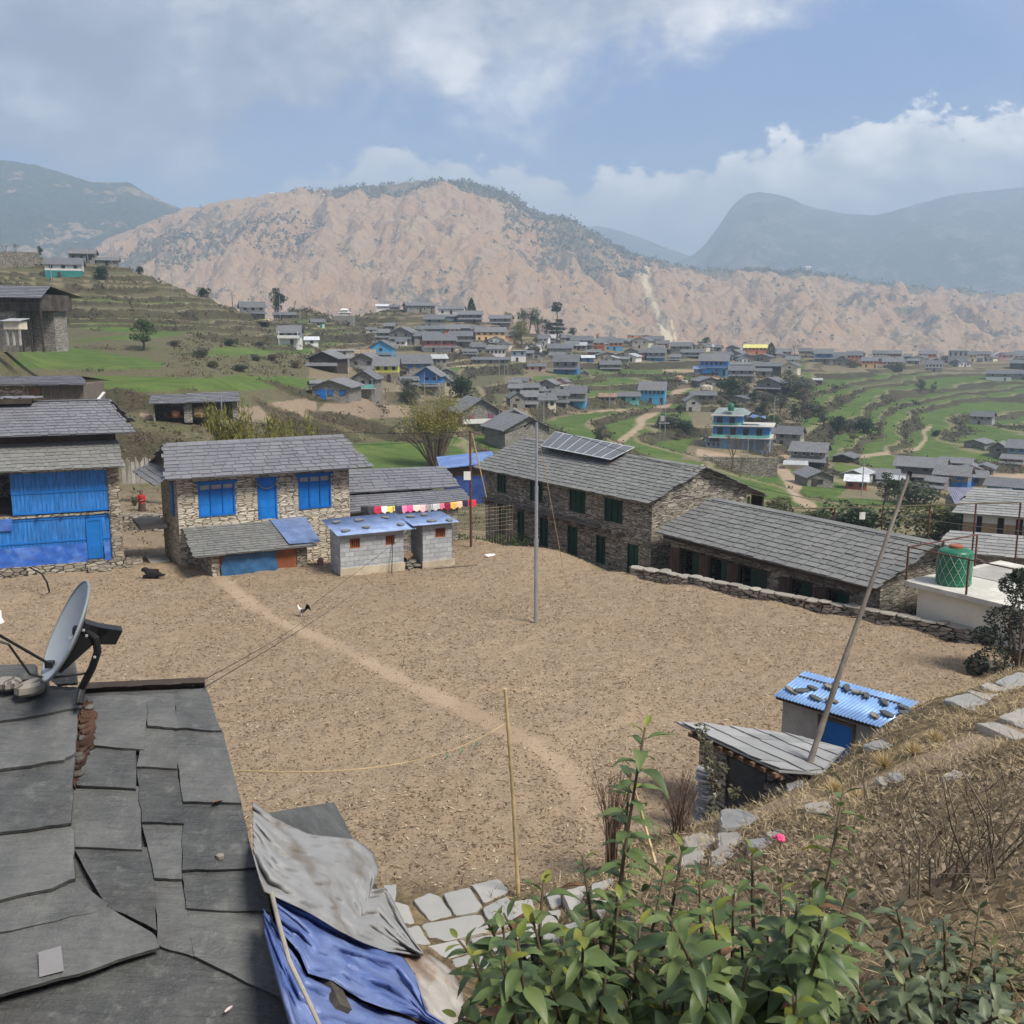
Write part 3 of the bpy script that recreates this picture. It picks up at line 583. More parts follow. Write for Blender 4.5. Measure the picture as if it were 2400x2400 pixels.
GLASS = paint('window_dark_glass', (.02, .024, .03), .15, .2, 0., 0., .5); CABLE = paint('black_cable', (.02, .02, .022), .5, .1, 0.); BAMB = paint('dry_bamboo', (.48, .36, .20), .6, .25, .25); BAMG = paint('grey_bamboo', (.23, .205, .175), .75, .35, .35)
def slate_roof(mb, fl, fr, bl, br, row=.30, wmin=.28, wmax=.62, th=.022, jit=.035, base=True, mi=0, lift=0.):
 """courses of separate slates between an eave (fl-fr) and a ridge (bl-br)"""
 fl, fr, bl, br = map(V, (fl, fr, bl, br)); R = random.Random(int(abs(fl.x * 991 + fr.x * 77 + bl.z * 313)) + 5)
 n = (fr - fl).cross(bl - fl).normalized()
 if n.z < 0: n = -n
 Ls = ((bl - fl).length + (br - fr).length) / 2; Lw = (fr - fl).length; nr = max(2, round(Ls / row))
 def pt(u, v): return fl.lerp(fr, u).lerp(bl.lerp(br, u), v)
 if base: mb.slab([pt(0, 0), pt(1, 0), pt(1, 1), pt(0, 1)], n * .03, mi)
 for r in range(nr):
  v0 = r / nr; v1 = min(1., (r + 1.25) / nr); u = -.006 - R.random() * .02
  while u < 1.004:
   w = R.uniform(wmin, wmax) / Lw; u1 = min(u + w, 1.006 + R.uniform(-.006, .01))
   if u1 - u < .25 * wmin / Lw: break
   d0 = R.uniform(-jit, jit) / Ls; d1 = d0 + R.uniform(-jit, jit) * .5 / Ls
   up = .018 + th + R.uniform(0, .012) + lift; tl = R.uniform(-.006, .008)
   a = pt(u + .002, max(v0 + d0, -.02)); b = pt(u1 - .002, max(v0 + d1, -.02)); c = pt(u1 - .002, v1); d = pt(u + .002, v1)
   a, b, c, d = a + n * up, b + n * (up + tl), c + n * .012, d + n * .012
   mb.hexa([a - n * th, b - n * th, c - n * th, d - n * th, a, b, c, d], mi); u = u1
 return n
def corr_sheet(mb, fl, fr, bl, br, pitch=.09, amp=.016, mi=0, th=.006, nv=1):
 """corrugated sheet, ridges running eave to ridge"""
 fl, fr, bl, br = map(V, (fl, fr, bl, br)); n = (fr - fl).cross(bl - fl).normalized()
 if n.z < 0: n = -n
 k = max(4, int((fr - fl).length / pitch * 4)); o = len(mb.v)
 for j in range(2):
  for i in range(k + 1):
   u = i / k; z = amp * math.sin(u * (fr - fl).length / pitch * 2 * math.pi)
   p = (fl.lerp(fr, u) if j == 0 else bl.lerp(br, u)) + n * z
   mb.v.append(tuple(p)); mb.v.append(tuple(p - n * th))
 for i in range(k):
  a = o + 2 * i; b = a + 2; c = o + 2 * (k + 1) + 2 * i; d = c + 2
  for f in ((a, b, d, c), (a + 1, c + 1, d + 1, b + 1), (a, a + 1, b + 1, b), (c, d, d + 1, c + 1)): mb.f.append(f); mb.mi.append(mi)
 return n
def wall_open(mb, x0, x1, z0, z1, y, ops, th=.28, mi=0, rmi=None):
 """front wall face with real openings (x0,x1,z0,z1) and their reveals"""
 xs = sorted({x0, x1, *[q for o in ops for q in o[:2]]}); zs = sorted({z0, z1, *[q for o in ops for q in o[2:4]]})
 for i in range(len(xs) - 1):
  for j in range(len(zs) - 1):
   cx = (xs[i] + xs[i + 1]) / 2; cz = (zs[j] + zs[j + 1]) / 2
   if any(o[0] < cx < o[1] and o[2] < cz < o[3] for o in ops): continue
   mb.quad((xs[i], y, zs[j]), (xs[i + 1], y, zs[j]), (xs[i + 1], y, zs[j + 1]), (xs[i], y, zs[j + 1]), mi)
 for a, b, c, d in [o[:4] for o in ops]:
  y1 = y + th; r = mi if rmi is None else rmi
  mb.quad((a, y, c), (a, y, d), (a, y1, d), (a, y1, c), r); mb.quad((b, y, d), (b, y, c), (b, y1, c), (b, y1, d), r)
  mb.quad((a, y, d), (b, y, d), (b, y1, d), (a, y1, d), r); mb.quad((b, y, c), (a, y, c), (a, y1, c), (b, y1, c), r)
def shell(mb, L, D, z0, h, rise, ops, y0=0., th=.28, mi=0, ridge=.5):
 """house shell with gable ends at x=0 and x=L; front at y0"""
 wall_open(mb, 0, L, z0, h, y0, ops, th, mi)
 D1 = y0 + D; yr = y0 + D * ridge
 for x, fl in ((0, 1), (L, 0)):
  p = [(x, y0, z0), (x, y0, h), (x, yr, h + rise), (x, D1, h), (x, D1, z0)]
  mb.add(p, [tuple(range(5)) if fl == 0 else tuple(range(4, -1, -1))][:1], mi) if False else mb.add(p, [(0, 1, 2, 3, 4)] if fl else [(4, 3, 2, 1, 0)], mi)
 mb.quad((L, D1, z0), (0, D1, z0), (0, D1, h), (L, D1, h), mi)
def rock(mb, c, sx, sy, sz, seed=0, mi=0, rz=None, n=9, tilt=0., flat=True):
 R = random.Random(seed); rz = R.uniform(0, 6.28) if rz is None else rz; c = V(c); M = Matrix.Translation(c) @ Matrix.Rotation(rz, 4, 'Z') @ Matrix.Rotation(tilt, 4, 'X')
 rad = [R.uniform(.78, 1.12) for _ in range(n)]; rings = [(0, .86), (.28, 1.0), (.8, .97), (1., .86 if flat else .6)]; o = len(mb.v)
 for z, k in rings:
  for i in range(n):
   t = 2 * math.pi * i / n; q = rad[i] * k * R.uniform(.97, 1.03)
   sq = 1 / max(abs(math.cos(t)), abs(math.sin(t))) ** .55
   mb.v.append(tuple(M @ V((math.cos(t) * q * sx * sq * .5, math.sin(t) * q * sy * sq * .5, z * sz + R.uniform(-.05, .05) * sz))))
 for j in range(3):
  for i in range(n): mb.f.append((o + j * n + i, o + j * n + (i + 1) % n, o + (j + 1) * n + (i + 1) % n, o + (j + 1) * n + i)); mb.mi.append(mi)
 mb.f.append(tuple(o + i for i in range(n))[::-1]); mb.mi.append(mi); mb.f.append(tuple(o + 3 * n + i for i in range(n))); mb.mi.append(mi)
def rod(mb, a, b, r, r2=None, n=6, mi=0): mb.tube([a, b], [r, r2 or r], n, mi)
def sag(a, b, s, n=14):
 a, b = V(a), V(b); return [a.lerp(b, i / n) - V((0, 0, s * 4 * (i / n) * (1 - i / n))) for i in range(n + 1)]
def windowset(parent, x0, x1, z0, z1, y, fm, sm, n=2, transom=False, name='window', slats=False, fr=.07, proud=.02):
 """a window: frame (part), with its shutters as a sub-part"""
 f = MB(); f.box(x0, x1, y - proud, y + .08, z1 - fr, z1); f.box(x0, x1, y - proud - .012, y + .08, z0, z0 + fr)
 f.box(x0, x0 + fr, y - proud, y + .08, z0 + fr, z1 - fr); f.box(x1 - fr, x1, y - proud, y + .08, z0 + fr, z1 - fr)
 zt = z1 - fr
 if transom:
  zt = z1 - fr - (z1 - z0) * .17; f.box(x0 + fr, x1 - fr, y - proud + .004, y + .075, zt, zt + .05)
 for i in range(1, n):
  x = x0 + (x1 - x0) * i / n; f.box(x - .03, x + .03, y - proud + .006, y + .07, z0 + fr, z1 - fr)
 o = f.build(name, fm, parent)
 s = MB()
 for i in range(n):
  a = x0 + (x1 - x0) * i / n + .035; b = x0 + (x1 - x0) * (i + 1) / n - .035
  s.box(a, b, y + .03, y + .06, z0 + fr * .9, zt)
  if slats:
   k = max(4, int((zt - z0) / .09))
   for j in range(k):
    z = z0 + fr + (zt - z0 - fr) * (j + .3) / k
    s.box(a + .03, b - .03, y + .006, y + .03, z, z + .035)
  else:
   for zz in ((z0 + zt) / 2,): s.box(a + .02, b - .02, y + .018, y + .03, zz - .03, zz + .03)
   s.box((a + b) / 2 - .02, (a + b) / 2 + .02, y + .02, y + .03, z0 + fr, zt)
 s.build('shutter', sm, o)
 if transom:
  q = MB(); q.box(x0 + fr, x1 - fr, y + .04, y + .05, zt + .05, z1 - fr); q.build('pane', CEM, o)
 return o
R_ = math.radians
ORD = ['first', 'second', 'third', 'fourth', 'fifth', 'sixth', 'seventh', 'eighth', 'ninth', 'tenth', 'eleventh', 'twelfth', 'thirteenth', 'fourteenth', 'fifteenth', 'sixteenth', 'seventeenth', 'eighteenth', 'nineteenth', 'twentieth', 'twenty-first', 'twenty-second', 'twenty-third', 'twenty-fourth', 'twenty-fifth', 'twenty-sixth', 'twenty-seventh', 'twenty-eighth', 'twenty-ninth', 'thirtieth']
# ---------------------------------------------------------------- left house with blue boarded front
def left_house():
 F = Fac(atz(293, 1330, 0), R_(22)); t = thing('stone_house', 'tall slate-roofed house with blue boarded front and stone corner pillar', 'house', F.O, F.a)
 L = 9.5
 w = MB()
 wall_open(w, -L, -.42, -.6, 4.42, 0, [(-L + .2, -.46, .45, 2.42), (-L + .2, -.46, 2.50, 4.3)], .3)
 w.box(-.42, 0.02, -.03, .5, -.6, 4.40)                               # pillar at the corner
 w.quad((0, .5, -.6), (0, 5.6, -.6), (0, 5.6, 4.4), (0, .5, 4.4)); w.quad((0, 5.6, -.6), (-L, 5.6, -.6), (-L, 5.6, 4.4), (0, 5.6, 4.4)); w.quad((-L, 5.6, -.6), (-L, 0, -.6), (-L, 0, 4.4), (-L, 5.6, 4.4))
 w.build('wall', STONE_T, t)
 f = MB(); f.box(-L, -.05, .32, 5.5, 2.42, 2.52); f.build('floor', WOODD, t)
 b = MB(); b.box(-L, -.05, .9, .96, 4.4, 5.9); b.box(-.12, 0, .96, 5.4, 4.4, 5.9); b.build('attic_wall', WOODD, t)
 # upper blue panel, with an open bay left
 p = MB(); p.box(-4.16, -.44, .06, .10, 2.56, 4.3); up = p.build('plank_panel', BLUE, t)
 q = MB(); q.box(-4.16, -.44, .03, .06, 3.42, 3.50); q.box(-4.16, -.44, .03, .06, 2.56, 2.64); q.build('rail', BLUE2, up)
 p = MB(); p.box(-L + .2, -.46, .08, .12, .46, 2.40); lo = p.build('plank_panel', BLUE, t)
 q = MB(); q.box(-L + .2, -.46, .05, .08, 1.32, 1.38); q.box(-L + .2, -.46, .05, .08, 2.30, 2.40); q.build('rail', BLUE2, lo)
 d = MB(); d.box(-1.42, -.82, .045, .075, .50, 2.22); d.box(-1.42, -1.36, .02, .045, .5, 2.22); d.box(-.88, -.82, .02, .045, .5, 2.22); d.box(-1.36, -.88, .02, .045, 2.14, 2.22); d.build('door', BLUE2, t)
 for x in (-3.3, -2.35, -1.35, -.55): j = MB(); j.box(x, x + .10, -.10, .3, 2.43, 2.50); j.build('joist_end', WOODG, t)
 # plinth ledge and step
 s = MB(); s.box(-L, .06, -.12, 0, -.6, .40); s.build('plinth', STONE_Y, t)
 s = MB(); s.box(-1.45, -.55, -.55, -.13, -.1, .22); s.build('step', STONE_T, t)
 # pent roof between the storeys
 r = MB(); slate_roof(r, (-L, -.62, 4.46), (.24, -.62, 4.46), (-L, .92, 5.45), (.02, .92, 5.45), .23, .22, .5, .02, .03); r.build('lower_roof', SLATE_G, t)
 # upper gable roof, flared at the right
 r = MB(); slate_roof(r, (-L, .25, 5.83), (.72, .25, 5.80), (-L, 3.0, 7.03), (-.22, 3.0, 7.05), .25, .26, .6, .022, .03); slate_roof(r, (.72, 5.8, 5.8), (-L, 5.8, 5.8), (-.22, 3.0, 7.05), (-L, 3.0, 7.05), .5, .5, .9)
 ro = r.build('roof', SLATE_B, t)
 c = MB()
 for i in range(13): c.box(-L + i * .72, -L + i * .72 + .70, 2.86, 3.14, 7.06, 7.09)
 c.build('ridge_slates', SLATE_B, ro)
 k = MB(); k.box(-5.2, -3.25, 2.4, 3.6, 7.0, 7.2); kc = k.build('roof_vent', WOODD, ro)
 k = MB()
 for i in range(7): rock(k, (-5.2 + i * .33, 2.9, 7.2 + .03 * (i % 2)), .55, 1.0, .07, 40 + i)
 k.build('vent_slates', SLATE_B, kc)
 # blue plastic sheet along the foot of the boards
 g = MB(); n = 40
 for i in range(n + 1):
  for jz in range(7):
   x = -L + .1 + (L - .65) * i / n; z = .34 + .86 * jz / 6 - .25 * (1 - i / n) * (1 - jz / 6)
   y = -.02 - .05 * abs(math.sin(x * 2.3 + jz * .9)) * (1 - jz / 7) - .03 * math.sin(x * 5 + jz * 2)
   g.v.append((x, y, z))
 for i in range(n):
  for jz in range(6):
   if -1.45 < -L + .1 + (L - .65) * (i + .5) / n < -.8: continue
   a = i * 7 + jz; g.f.append((a, a + 7, a + 8, a + 1)); g.mi.append(0)
 o = g.build('plastic_sheet', TARPB, None, True); o.location = F.O; o.rotation_euler = (0, 0, F.a); tag(o, 'blue plastic sheet nailed along the foot of the blue boarded house front', 'tarpaulin')
 g = MB(); n = 12
 for i in range(n + 1):
  for jz in range(4): g.v.append((-6.5 + 2.3 * i / n, -.03 - .03 * math.sin(i * 1.1 + jz), 1.95 + .5 * jz / 3))
 for i in range(n):
  for jz in range(3): a = i * 4 + jz; g.f.append((a, a + 4, a + 5, a + 1)); g.mi.append(0)
 o = g.build('plastic_sheet', TARPB, None, True); o.location = F.O; o.rotation_euler = (0, 0, F.a); tag(o, 'small blue plastic sheet hung under the open dark bay of the blue boarded house', 'tarpaulin')
 s = MB(); a = at(222, 938, 45); s.slab([at(226, 936, 45), at(233, 936, 45), at(247, 919, 45.3), at(241, 918, 45.3)], V((0, -.05, .02)))
 a = F.inv(a); s2 = s.build('roof_window_flap', PALE_PLASTIC, None); tag(s2, 'pale sheet propped up on the slate ridge of the blue boarded house', 'sheet')
 # slabs leaning at the right foot
 s = MB(); s.box(.08, .75, .3, 1.6, -.5, .12, 0); s.box(.05, .42, -.1, .3, -.5, .02); o = s.build('stone_bench', STONE_T); o.location = F.O; o.rotation_euler = (0, 0, F.a); tag(o, 'low stone bench at the right foot of the blue boarded house', 'bench')
def tarp_mat(name, c, c2, rough=.32):
 m, g, b = new_mat(name); P = g.co('Object'); n = g.noise(P, 1.4, 5, .62, .6); n2 = g.noise(P, 7, 4, .6)
 col = g.mix(g.sm(n, .42, .62), c, c2); col = g.mix(g.m('MULTIPLY', g.sm(n2, .5, .75), .3), col, tuple(x * .7 + .06 for x in c))
 g.put(b.inputs['Base Color'], col); b.inputs['Roughness'].default_value = rough; b.inputs['Specular IOR Level'].default_value = .5
 g.put(b.inputs['Normal'], g.bump(g.m('ADD', g.noise(P, 6, 5, .65, 1.), g.noise(P, 25, 3, .5)), .3, .02)); return m
TARPB = tarp_mat('blue_plastic', (.03, .12, .47), (.09, .20, .56)); PALE_PLASTIC = paint('pale_plastic', (.7, .72, .7), .5)
TARPF = tarp_mat('faded_blue_tarp', (.075, .12, .31), (.15, .205, .40), .45); TARPG = tarp_mat('weathered_grey_tarp', (.25, .255, .26), (.155, .14, .12), .7); TARPN = tarp_mat('brown_grey_tarp', (.20, .145, .105), (.36, .34, .31), .6)
left_house()
# ---------------------------------------------------------------- middle house
FB = Fac(atz(425, 1328, 0), R_(29)); LB = 7.75
def middle_house():
 F = FB; t = thing('stone_house', 'two-storey tan stone house with bright blue door and two blue windows', 'house', F.O, F.a)
 ops = [(.88, 2.46, 2.10, 3.56), (3.45, 4.32, 1.76, 3.56), (5.32, 6.86, 2.06, 3.60)]
 w = MB(); shell(w, LB, 3.9, -1.2, 3.85, 1.25, ops, 0, .3); w.build('wall', STONE_W, t)
 for i in (0, 2):
  o = windowset(t, *ops[i], 0.0, BLUED, BLUE2, 3, True, fr=.08, proud=.03)
 s = MB()
 for i in (0, 2): s.box(ops[i][0] - .12, ops[i][1] + .12, -.05, .04, ops[i][3] + .002, ops[i][3] + .09)
 s.box(ops[1][0] - .06, ops[1][1] + .06, -.05, .04, ops[1][3] + .002, ops[1][3] + .09); s.build('lintels', BLUED, t)
 x0, x1, z0, z1 = ops[1]
 d = MB(); d.box(x0, x0 + .07, -.03, .06, z0, z1); d.box(x1 - .07, x1, -.03, .06, z0, z1); d.box(x0 + .07, x1 - .07, -.03, .06, z1 - .07, z1); fr = d.build('door_frame', BLUED, t)
 d = MB(); d.box(x0 + .07, x1 - .07, .02, .05, z0, z1 - .07)
 for k in range(2):
  for j in range(4):
   a = x0 + .12 + k * .34; b = z0 + .1 + j * .41; d.box(a, a + .27, .008, .02, b, b + .33)
 d.build('door', BLUE2, t)
 # side window on the left gable wall
 e = MB(); e.box(-.04, .0, .7, 1.5, 2.1, 3.6); sw = e.build('window', BLUED, t); e = MB(); e.box(-.06, -.04, .78, 1.42, 2.18, 3.52); e.build('shutter', BLUE2, sw)
 r = MB(); slate_roof(r, (-.45, -.72, 3.93), (8.62, -.72, 3.88), (-.02, 1.95, 5.14), (8.16, 1.95, 5.10), .30, .36, .75, .024, .03)
 slate_roof(r, (8.62, 4.6, 3.9), (-.45, 4.6, 3.9), (8.16, 1.95, 5.10), (-.02, 1.95, 5.14), .5, .5, .9)
 slate_roof(r, (-1.15, 4.3, 3.72), (-1.0, -.66, 3.70), (-.15, 3.9, 4.15), (-.15, -.4, 4.15), .3, .4, .7)
 ro = r.build('roof', SLATE_B, t)
 c = MB(); rr = random.Random(4)
 x = 0.
 while x < 8.1:
  wd = rr.uniform(.4, .6); c.hexa([V((x, 1.76, 5.055)), V((x + wd - .012, 1.76, 5.05)), V((x + wd - .012, 1.98, 5.17)), V((x, 1.98, 5.17)), V((x, 1.75, 5.085)), V((x + wd - .012, 1.75, 5.08)), V((x + wd - .012, 1.98, 5.20)), V((x, 1.98, 5.20))]); x += wd
 c.build('ridge_slates', SLATE_B, ro)
 # lean-to along the front
 yl = -2.5; zl = F.loc(466, 1305, yl - .3)[1]; zt = 1.70
 r = MB(); slate_roof(r, (.05, yl - .35, zl), (5.2, yl - .35, zl - .04), (.2, -.02, zt), (4.05, -.02, zt - .05), .24, .3, .62, .022, .03); r.build('lean_to_roof', SLATE_G, t)
 q = MB(); n = corr_sheet(q, (4.02, yl - .2, zl + .12), (5.42, yl - .2, zl + .08), (3.95, -.03, zt + .02), (5.6, -.03, zt), .10, .02); q.build('lean_to_sheet', TINB, t)
 q = MB(); corr_sheet(q, (1.75, -2.1, .98 + .10), (2.75, -2.1, .98 + .08), (1.55, -.75, 1.52), (2.35, -.75, 1.5), .10, .02); q.build('lean_to_patch', TING, t)
 x0, _ = F.loc(497, 1342, yl); xa, _ = F.loc(566, 1340, yl); xb, _ = F.loc(643, 1330, yl); xc, _ = F.loc(697, 1325, yl); xd, _ = F.loc(721, 1325, yl)
 w = MB(); w.box(x0, x0 + .32, yl, yl + .25, -1, zl + .02); w.box(xc, xd, yl, yl + .25, -1, zl - .02); w.box(x0 + .32, xc, yl + .002, yl + .2, -1, -.32)
 w.quad((x0, 0, -1), (x0, yl + .25, -1), (x0, yl + .25, zl), (x0, 0, zt)); w.build('lean_to_wall', STONE_T, t)
 d = MB(); d.box(x0 + .34, xa, yl + .06, yl + .09, -.32, zl); d.build('lean_to_door', WOODR, t); d = MB(); d.box(xb, xc - .02, yl + .04, yl + .08, -.32, zl - .02); d.build('lean_to_door', WOODR, t)
 g = MB()
 for i in range(17):
  for j in range(6):
   u = i / 16; x = x0 + .5 + (xb + .1 - x0 - .5) * (u if j > 2 else u * .98 + .02 * j); g.v.append((x - .35 * (1 - j / 5) * (1 - u), yl - .05 - .04 * math.sin(i * 1.3 + j), -.36 + (zl + .22) * j / 5))
 for i in range(16):
  for j in range(5): a = i * 6 + j; g.f.append((a, a + 6, a + 7, a + 1)); g.mi.append(0)
 o = g.build('plastic_sheet', TARPD, None, True); o.location = F.O; o.rotation_euler = (0, 0, F.a); tag(o, 'dark blue sheet hung across the lean-to below the blue windows', 'tarpaulin')
 # rope garland over the door
 g = MB(); g.tube(sag((x0 * 0 + 3.42, -.07, 3.45), (4.36, -.07, 3.48), .32, 10), .022, 5); o = g.build('garland', BAMG); o.location = F.O; o.rotation_euler = (0, 0, F.a); tag(o, 'dried garland hanging across the blue door', 'garland')
 # stone slab stack behind left corner
 s = MB(); s.box(-1.0, -.18, 1.6, 3.4, -.2, -.05); s.box(-.9, -.3, 1.7, 3.3, -1.2, -.2); o = s.build('stone_platform', CEM); o.location = F.O; o.rotation_euler = (0, 0, F.a); tag(o, 'pale cement ledge at the left wall of the blue-windowed house', 'ledge')
 s = MB(); s.box(-1.25, -.12, 2.2, 4.6, 1.35, 1.5); s.build('side_canopy', CEM, t)
TARPD = tarp_mat('dark_blue_sheet', (.02, .085, .20), (.04, .13, .28), .4)
middle_house()
# red bundle in the dark gap
g = MB(); rock(g, (0, 0, 0), .35, .3, .45, 3, flat=False); o = g.build('sack', paint('red_white_sack', (.55, .25, .25), .7, .5)); o.location = FB.w(FB.loc(752, 1325, -2.2)[0], -2.2, -.25); tag(o, 'red and white sack in the dark gap beside the block shed', 'sack')
# ---------------------------------------------------------------- grey slate-roofed shed behind, washing line, bamboo fence
def behind_sheds():
 F = FB; x1, z1 = F.loc(1106, 1172, 1.2); t = thing('slate_shed', 'long low shed with plain slate roof right of the blue-windowed house', 'shed', F.O, F.a)
 # roof in two slopes: eave (front) low, ridge far
 ye = .2; pe0 = F.loc(820, 1202, ye); pe1 = F.loc(1105, 1172, ye); pr0 = F.loc(822, 1098, 4.6); pr1 = F.loc(1040, 1093, 4.6); pm1 = F.loc(1080, 1143, 2.2); pm0 = F.loc(826, 1158, 2.2)
 r = MB(); slate_roof(r, (7.85, ye, pe0[1]), (pe1[0], ye, pe1[1]), (7.85, 2.25, pm0[1] - .05), (pm1[0], 2.25, pm1[1] - .05), .32, .5, .95, .022, .02)
 slate_roof(r, (7.85, 2.1, pm0[1] + .08), (pm1[0] - .1, 2.1, pm1[1] + .08), (7.85, 4.6, pr0[1]), (pr1[0], 4.6, pr1[1]), .32, .5, .95, .022, .02)
 r.build('roof', SLATE_B, t)
 w = MB(); xr = pe1[0] - .5; w.box(8.0, xr, ye + .5, ye + .8, -2.5, pe0[1] - .08); w.box(8.0, xr - 1.5, 4.4, 4.7, -2.5, pr0[1] - .4); w.quad((xr, ye + .5, -2.5), (xr - 1.5, 4.7, -2.5), (xr - 1.5, 4.7, pr0[1] - .4), (xr, ye + .5, pe0[1] - .1)); w.build('wall', STONE_V, t)
behind_sheds()
FD = Fac(atz(799, 1351, 0), R_(26))
def block_shed():
 F = FD; t = thing('block_shed', 'grey concrete block shed in two rooms under blue corrugated sheets', 'shed', F.O, F.a)
 w = MB(); D = 1.5; h = 1.76
 o1 = (.43, .87, 1.14, 1.56); o2 = (1.98, 2.39, 1.14, 1.56); o3 = (4.24, 4.72, 1.26, 1.68)
 def room(x0, x1, ops, h0, h1, y1=D):
  wall_open(w, x0, x1, -.5, h0, 0, ops, .15)
  w.add([(x0, 0, -.5), (x0, 0, h0), (x0, y1, h1), (x0, y1, -.5)], [(0, 1, 2, 3)]); w.add([(x1, 0, -.5), (x1, 0, h0), (x1, y1, h1), (x1, y1, -.5)], [(3, 2, 1, 0)]); w.quad((x1, y1, -.5), (x0, y1, -.5), (x0, y1, h1), (x1, y1, h1))
 room(0, 2.78, [o1, o2], h, h + .28); room(3.66, 5.02, [o3], h + .12, h + .22); w.build('wall', BLOCK, t)
 b = MB(); b.box(-.03, 2.82, -.06, 0, -.5, .32); b.box(3.6, 5.1, -.10, 0, -.5, .26); b.build('footing', CEMT, t)
 for o in (o1, o2, o3):
  f = MB(); x0, x1, z0, z1 = o; f.box(x0, x1, .01, .07, z0, z0 + .04); f.box(x0, x1, .01, .07, z1 - .04, z1); f.box(x0, x0 + .035, .012, .068, z0, z1); f.box(x1 - .035, x1, .012, .068, z0, z1)
  win = f.build('window', WOODR, t); g = MB()
  for k in range(1, 5): x = x0 + (x1 - x0) * k / 5; g.box(x - .018, x + .018, .025, .055, z0 + .04, z1 - .04)
  g.build('bars', WOODR, win)
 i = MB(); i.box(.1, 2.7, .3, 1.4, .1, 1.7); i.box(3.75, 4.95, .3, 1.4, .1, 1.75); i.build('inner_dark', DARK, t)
 r = MB(); n = corr_sheet(r, (-.18, -.32, 1.79), (3.28, -.32, 1.80), (-.25, 1.95, 2.10), (3.1, 1.95, 2.14), .09, .018); rf = r.build('roof', TINB, t, True)
 r = MB(); corr_sheet(r, (3.12, -.32, 1.93), (5.25, -.32, 1.94), (3.1, 1.85, 2.08), (5.25, 1.85, 2.06), .09, .018); r.build('roof', TINB, t, True)
 sp = [(.25, 1.35), (1.25, 1.35), (.30, .15), (1.25, .35), (2.45, 1.4), (2.75, .3), (3.55, 1.2), (4.2, 1.25), (4.1, .1), (4.9, .0)]
 for k, (x, y) in enumerate(sp):
  m = MB(); rock(m, (0, 0, 0), random.uniform(.36, .5), random.uniform(.28, .38), .07, 100 + k); o = m.build('roof_stone', SLATE_G)
  z = 1.79 + (y + .32) * .138 if k < 6 else 1.93 + (y + .32) * .068
  o.location = F.w(x, y, z + .018); tag(o, f'flat slate stone weighing down the blue {"larger" if k < 6 else "smaller"} sheet roof, {["back left", "back middle", "front left", "front middle", "back right", "front right", "back left", "back right", "front left", "front right"][k]}', 'stone', 'stones holding down the shed roof')
 # clutter in the gap
 m = MB(); rr = random.Random(5)
 for k in range(46): rock(m, (2.95 + rr.random() * .6, .1 + rr.random() * .5, -.15 + (k // 8) * .07), .3, .22, .06, 200 + k)
 o = m.build('stone_pile', SLATE_P); o.location = F.O; o.rotation_euler = (0, 0, F.a); tag(o, 'pile of flat stones in the gap between the two block rooms', 'stone pile')
 m = MB(); m.tube([(2.85, .05, .42), (3.3, .5, .5)], .10, 12, cap=False); o = m.build('pipe', WOOD); o.location = F.O; o.rotation_euler = (0, 0, F.a); tag(o, 'brown pipe lying on the stone pile between the block rooms', 'pipe')
 for a, b, l in (((2.1, -.35, -.1), (2.3, -.02, 1.35), 'dark stick leaning on the block shed wall'), ((2.95, -.35, -.1), (2.7, .3, .75), 'grey stick leaning in the gap of the block shed')):
  m = MB(); rod(m, a, b, .022, .014); o = m.build('stick', WOODD); o.location = F.O; o.rotation_euler = (0, 0, F.a); tag(o, l, 'stick')
 m = MB(); rod(m, (4.0, -.5, .03), (5.9, -.75, .05), .035, .02); o = m.build('stick', WOODG); o.location = F.O; o.rotation_euler = (0, 0, F.a); tag(o, 'long pole lying on the soil at the right foot of the block shed', 'stick')
CEMT = paint('sandy_cement', (.46, .40, .30), .9, .2, .3); SLATE_P = slate('slate_pile', (.12, .11, .095), (.21, .195, .165), (.33, .31, .27))
block_shed()
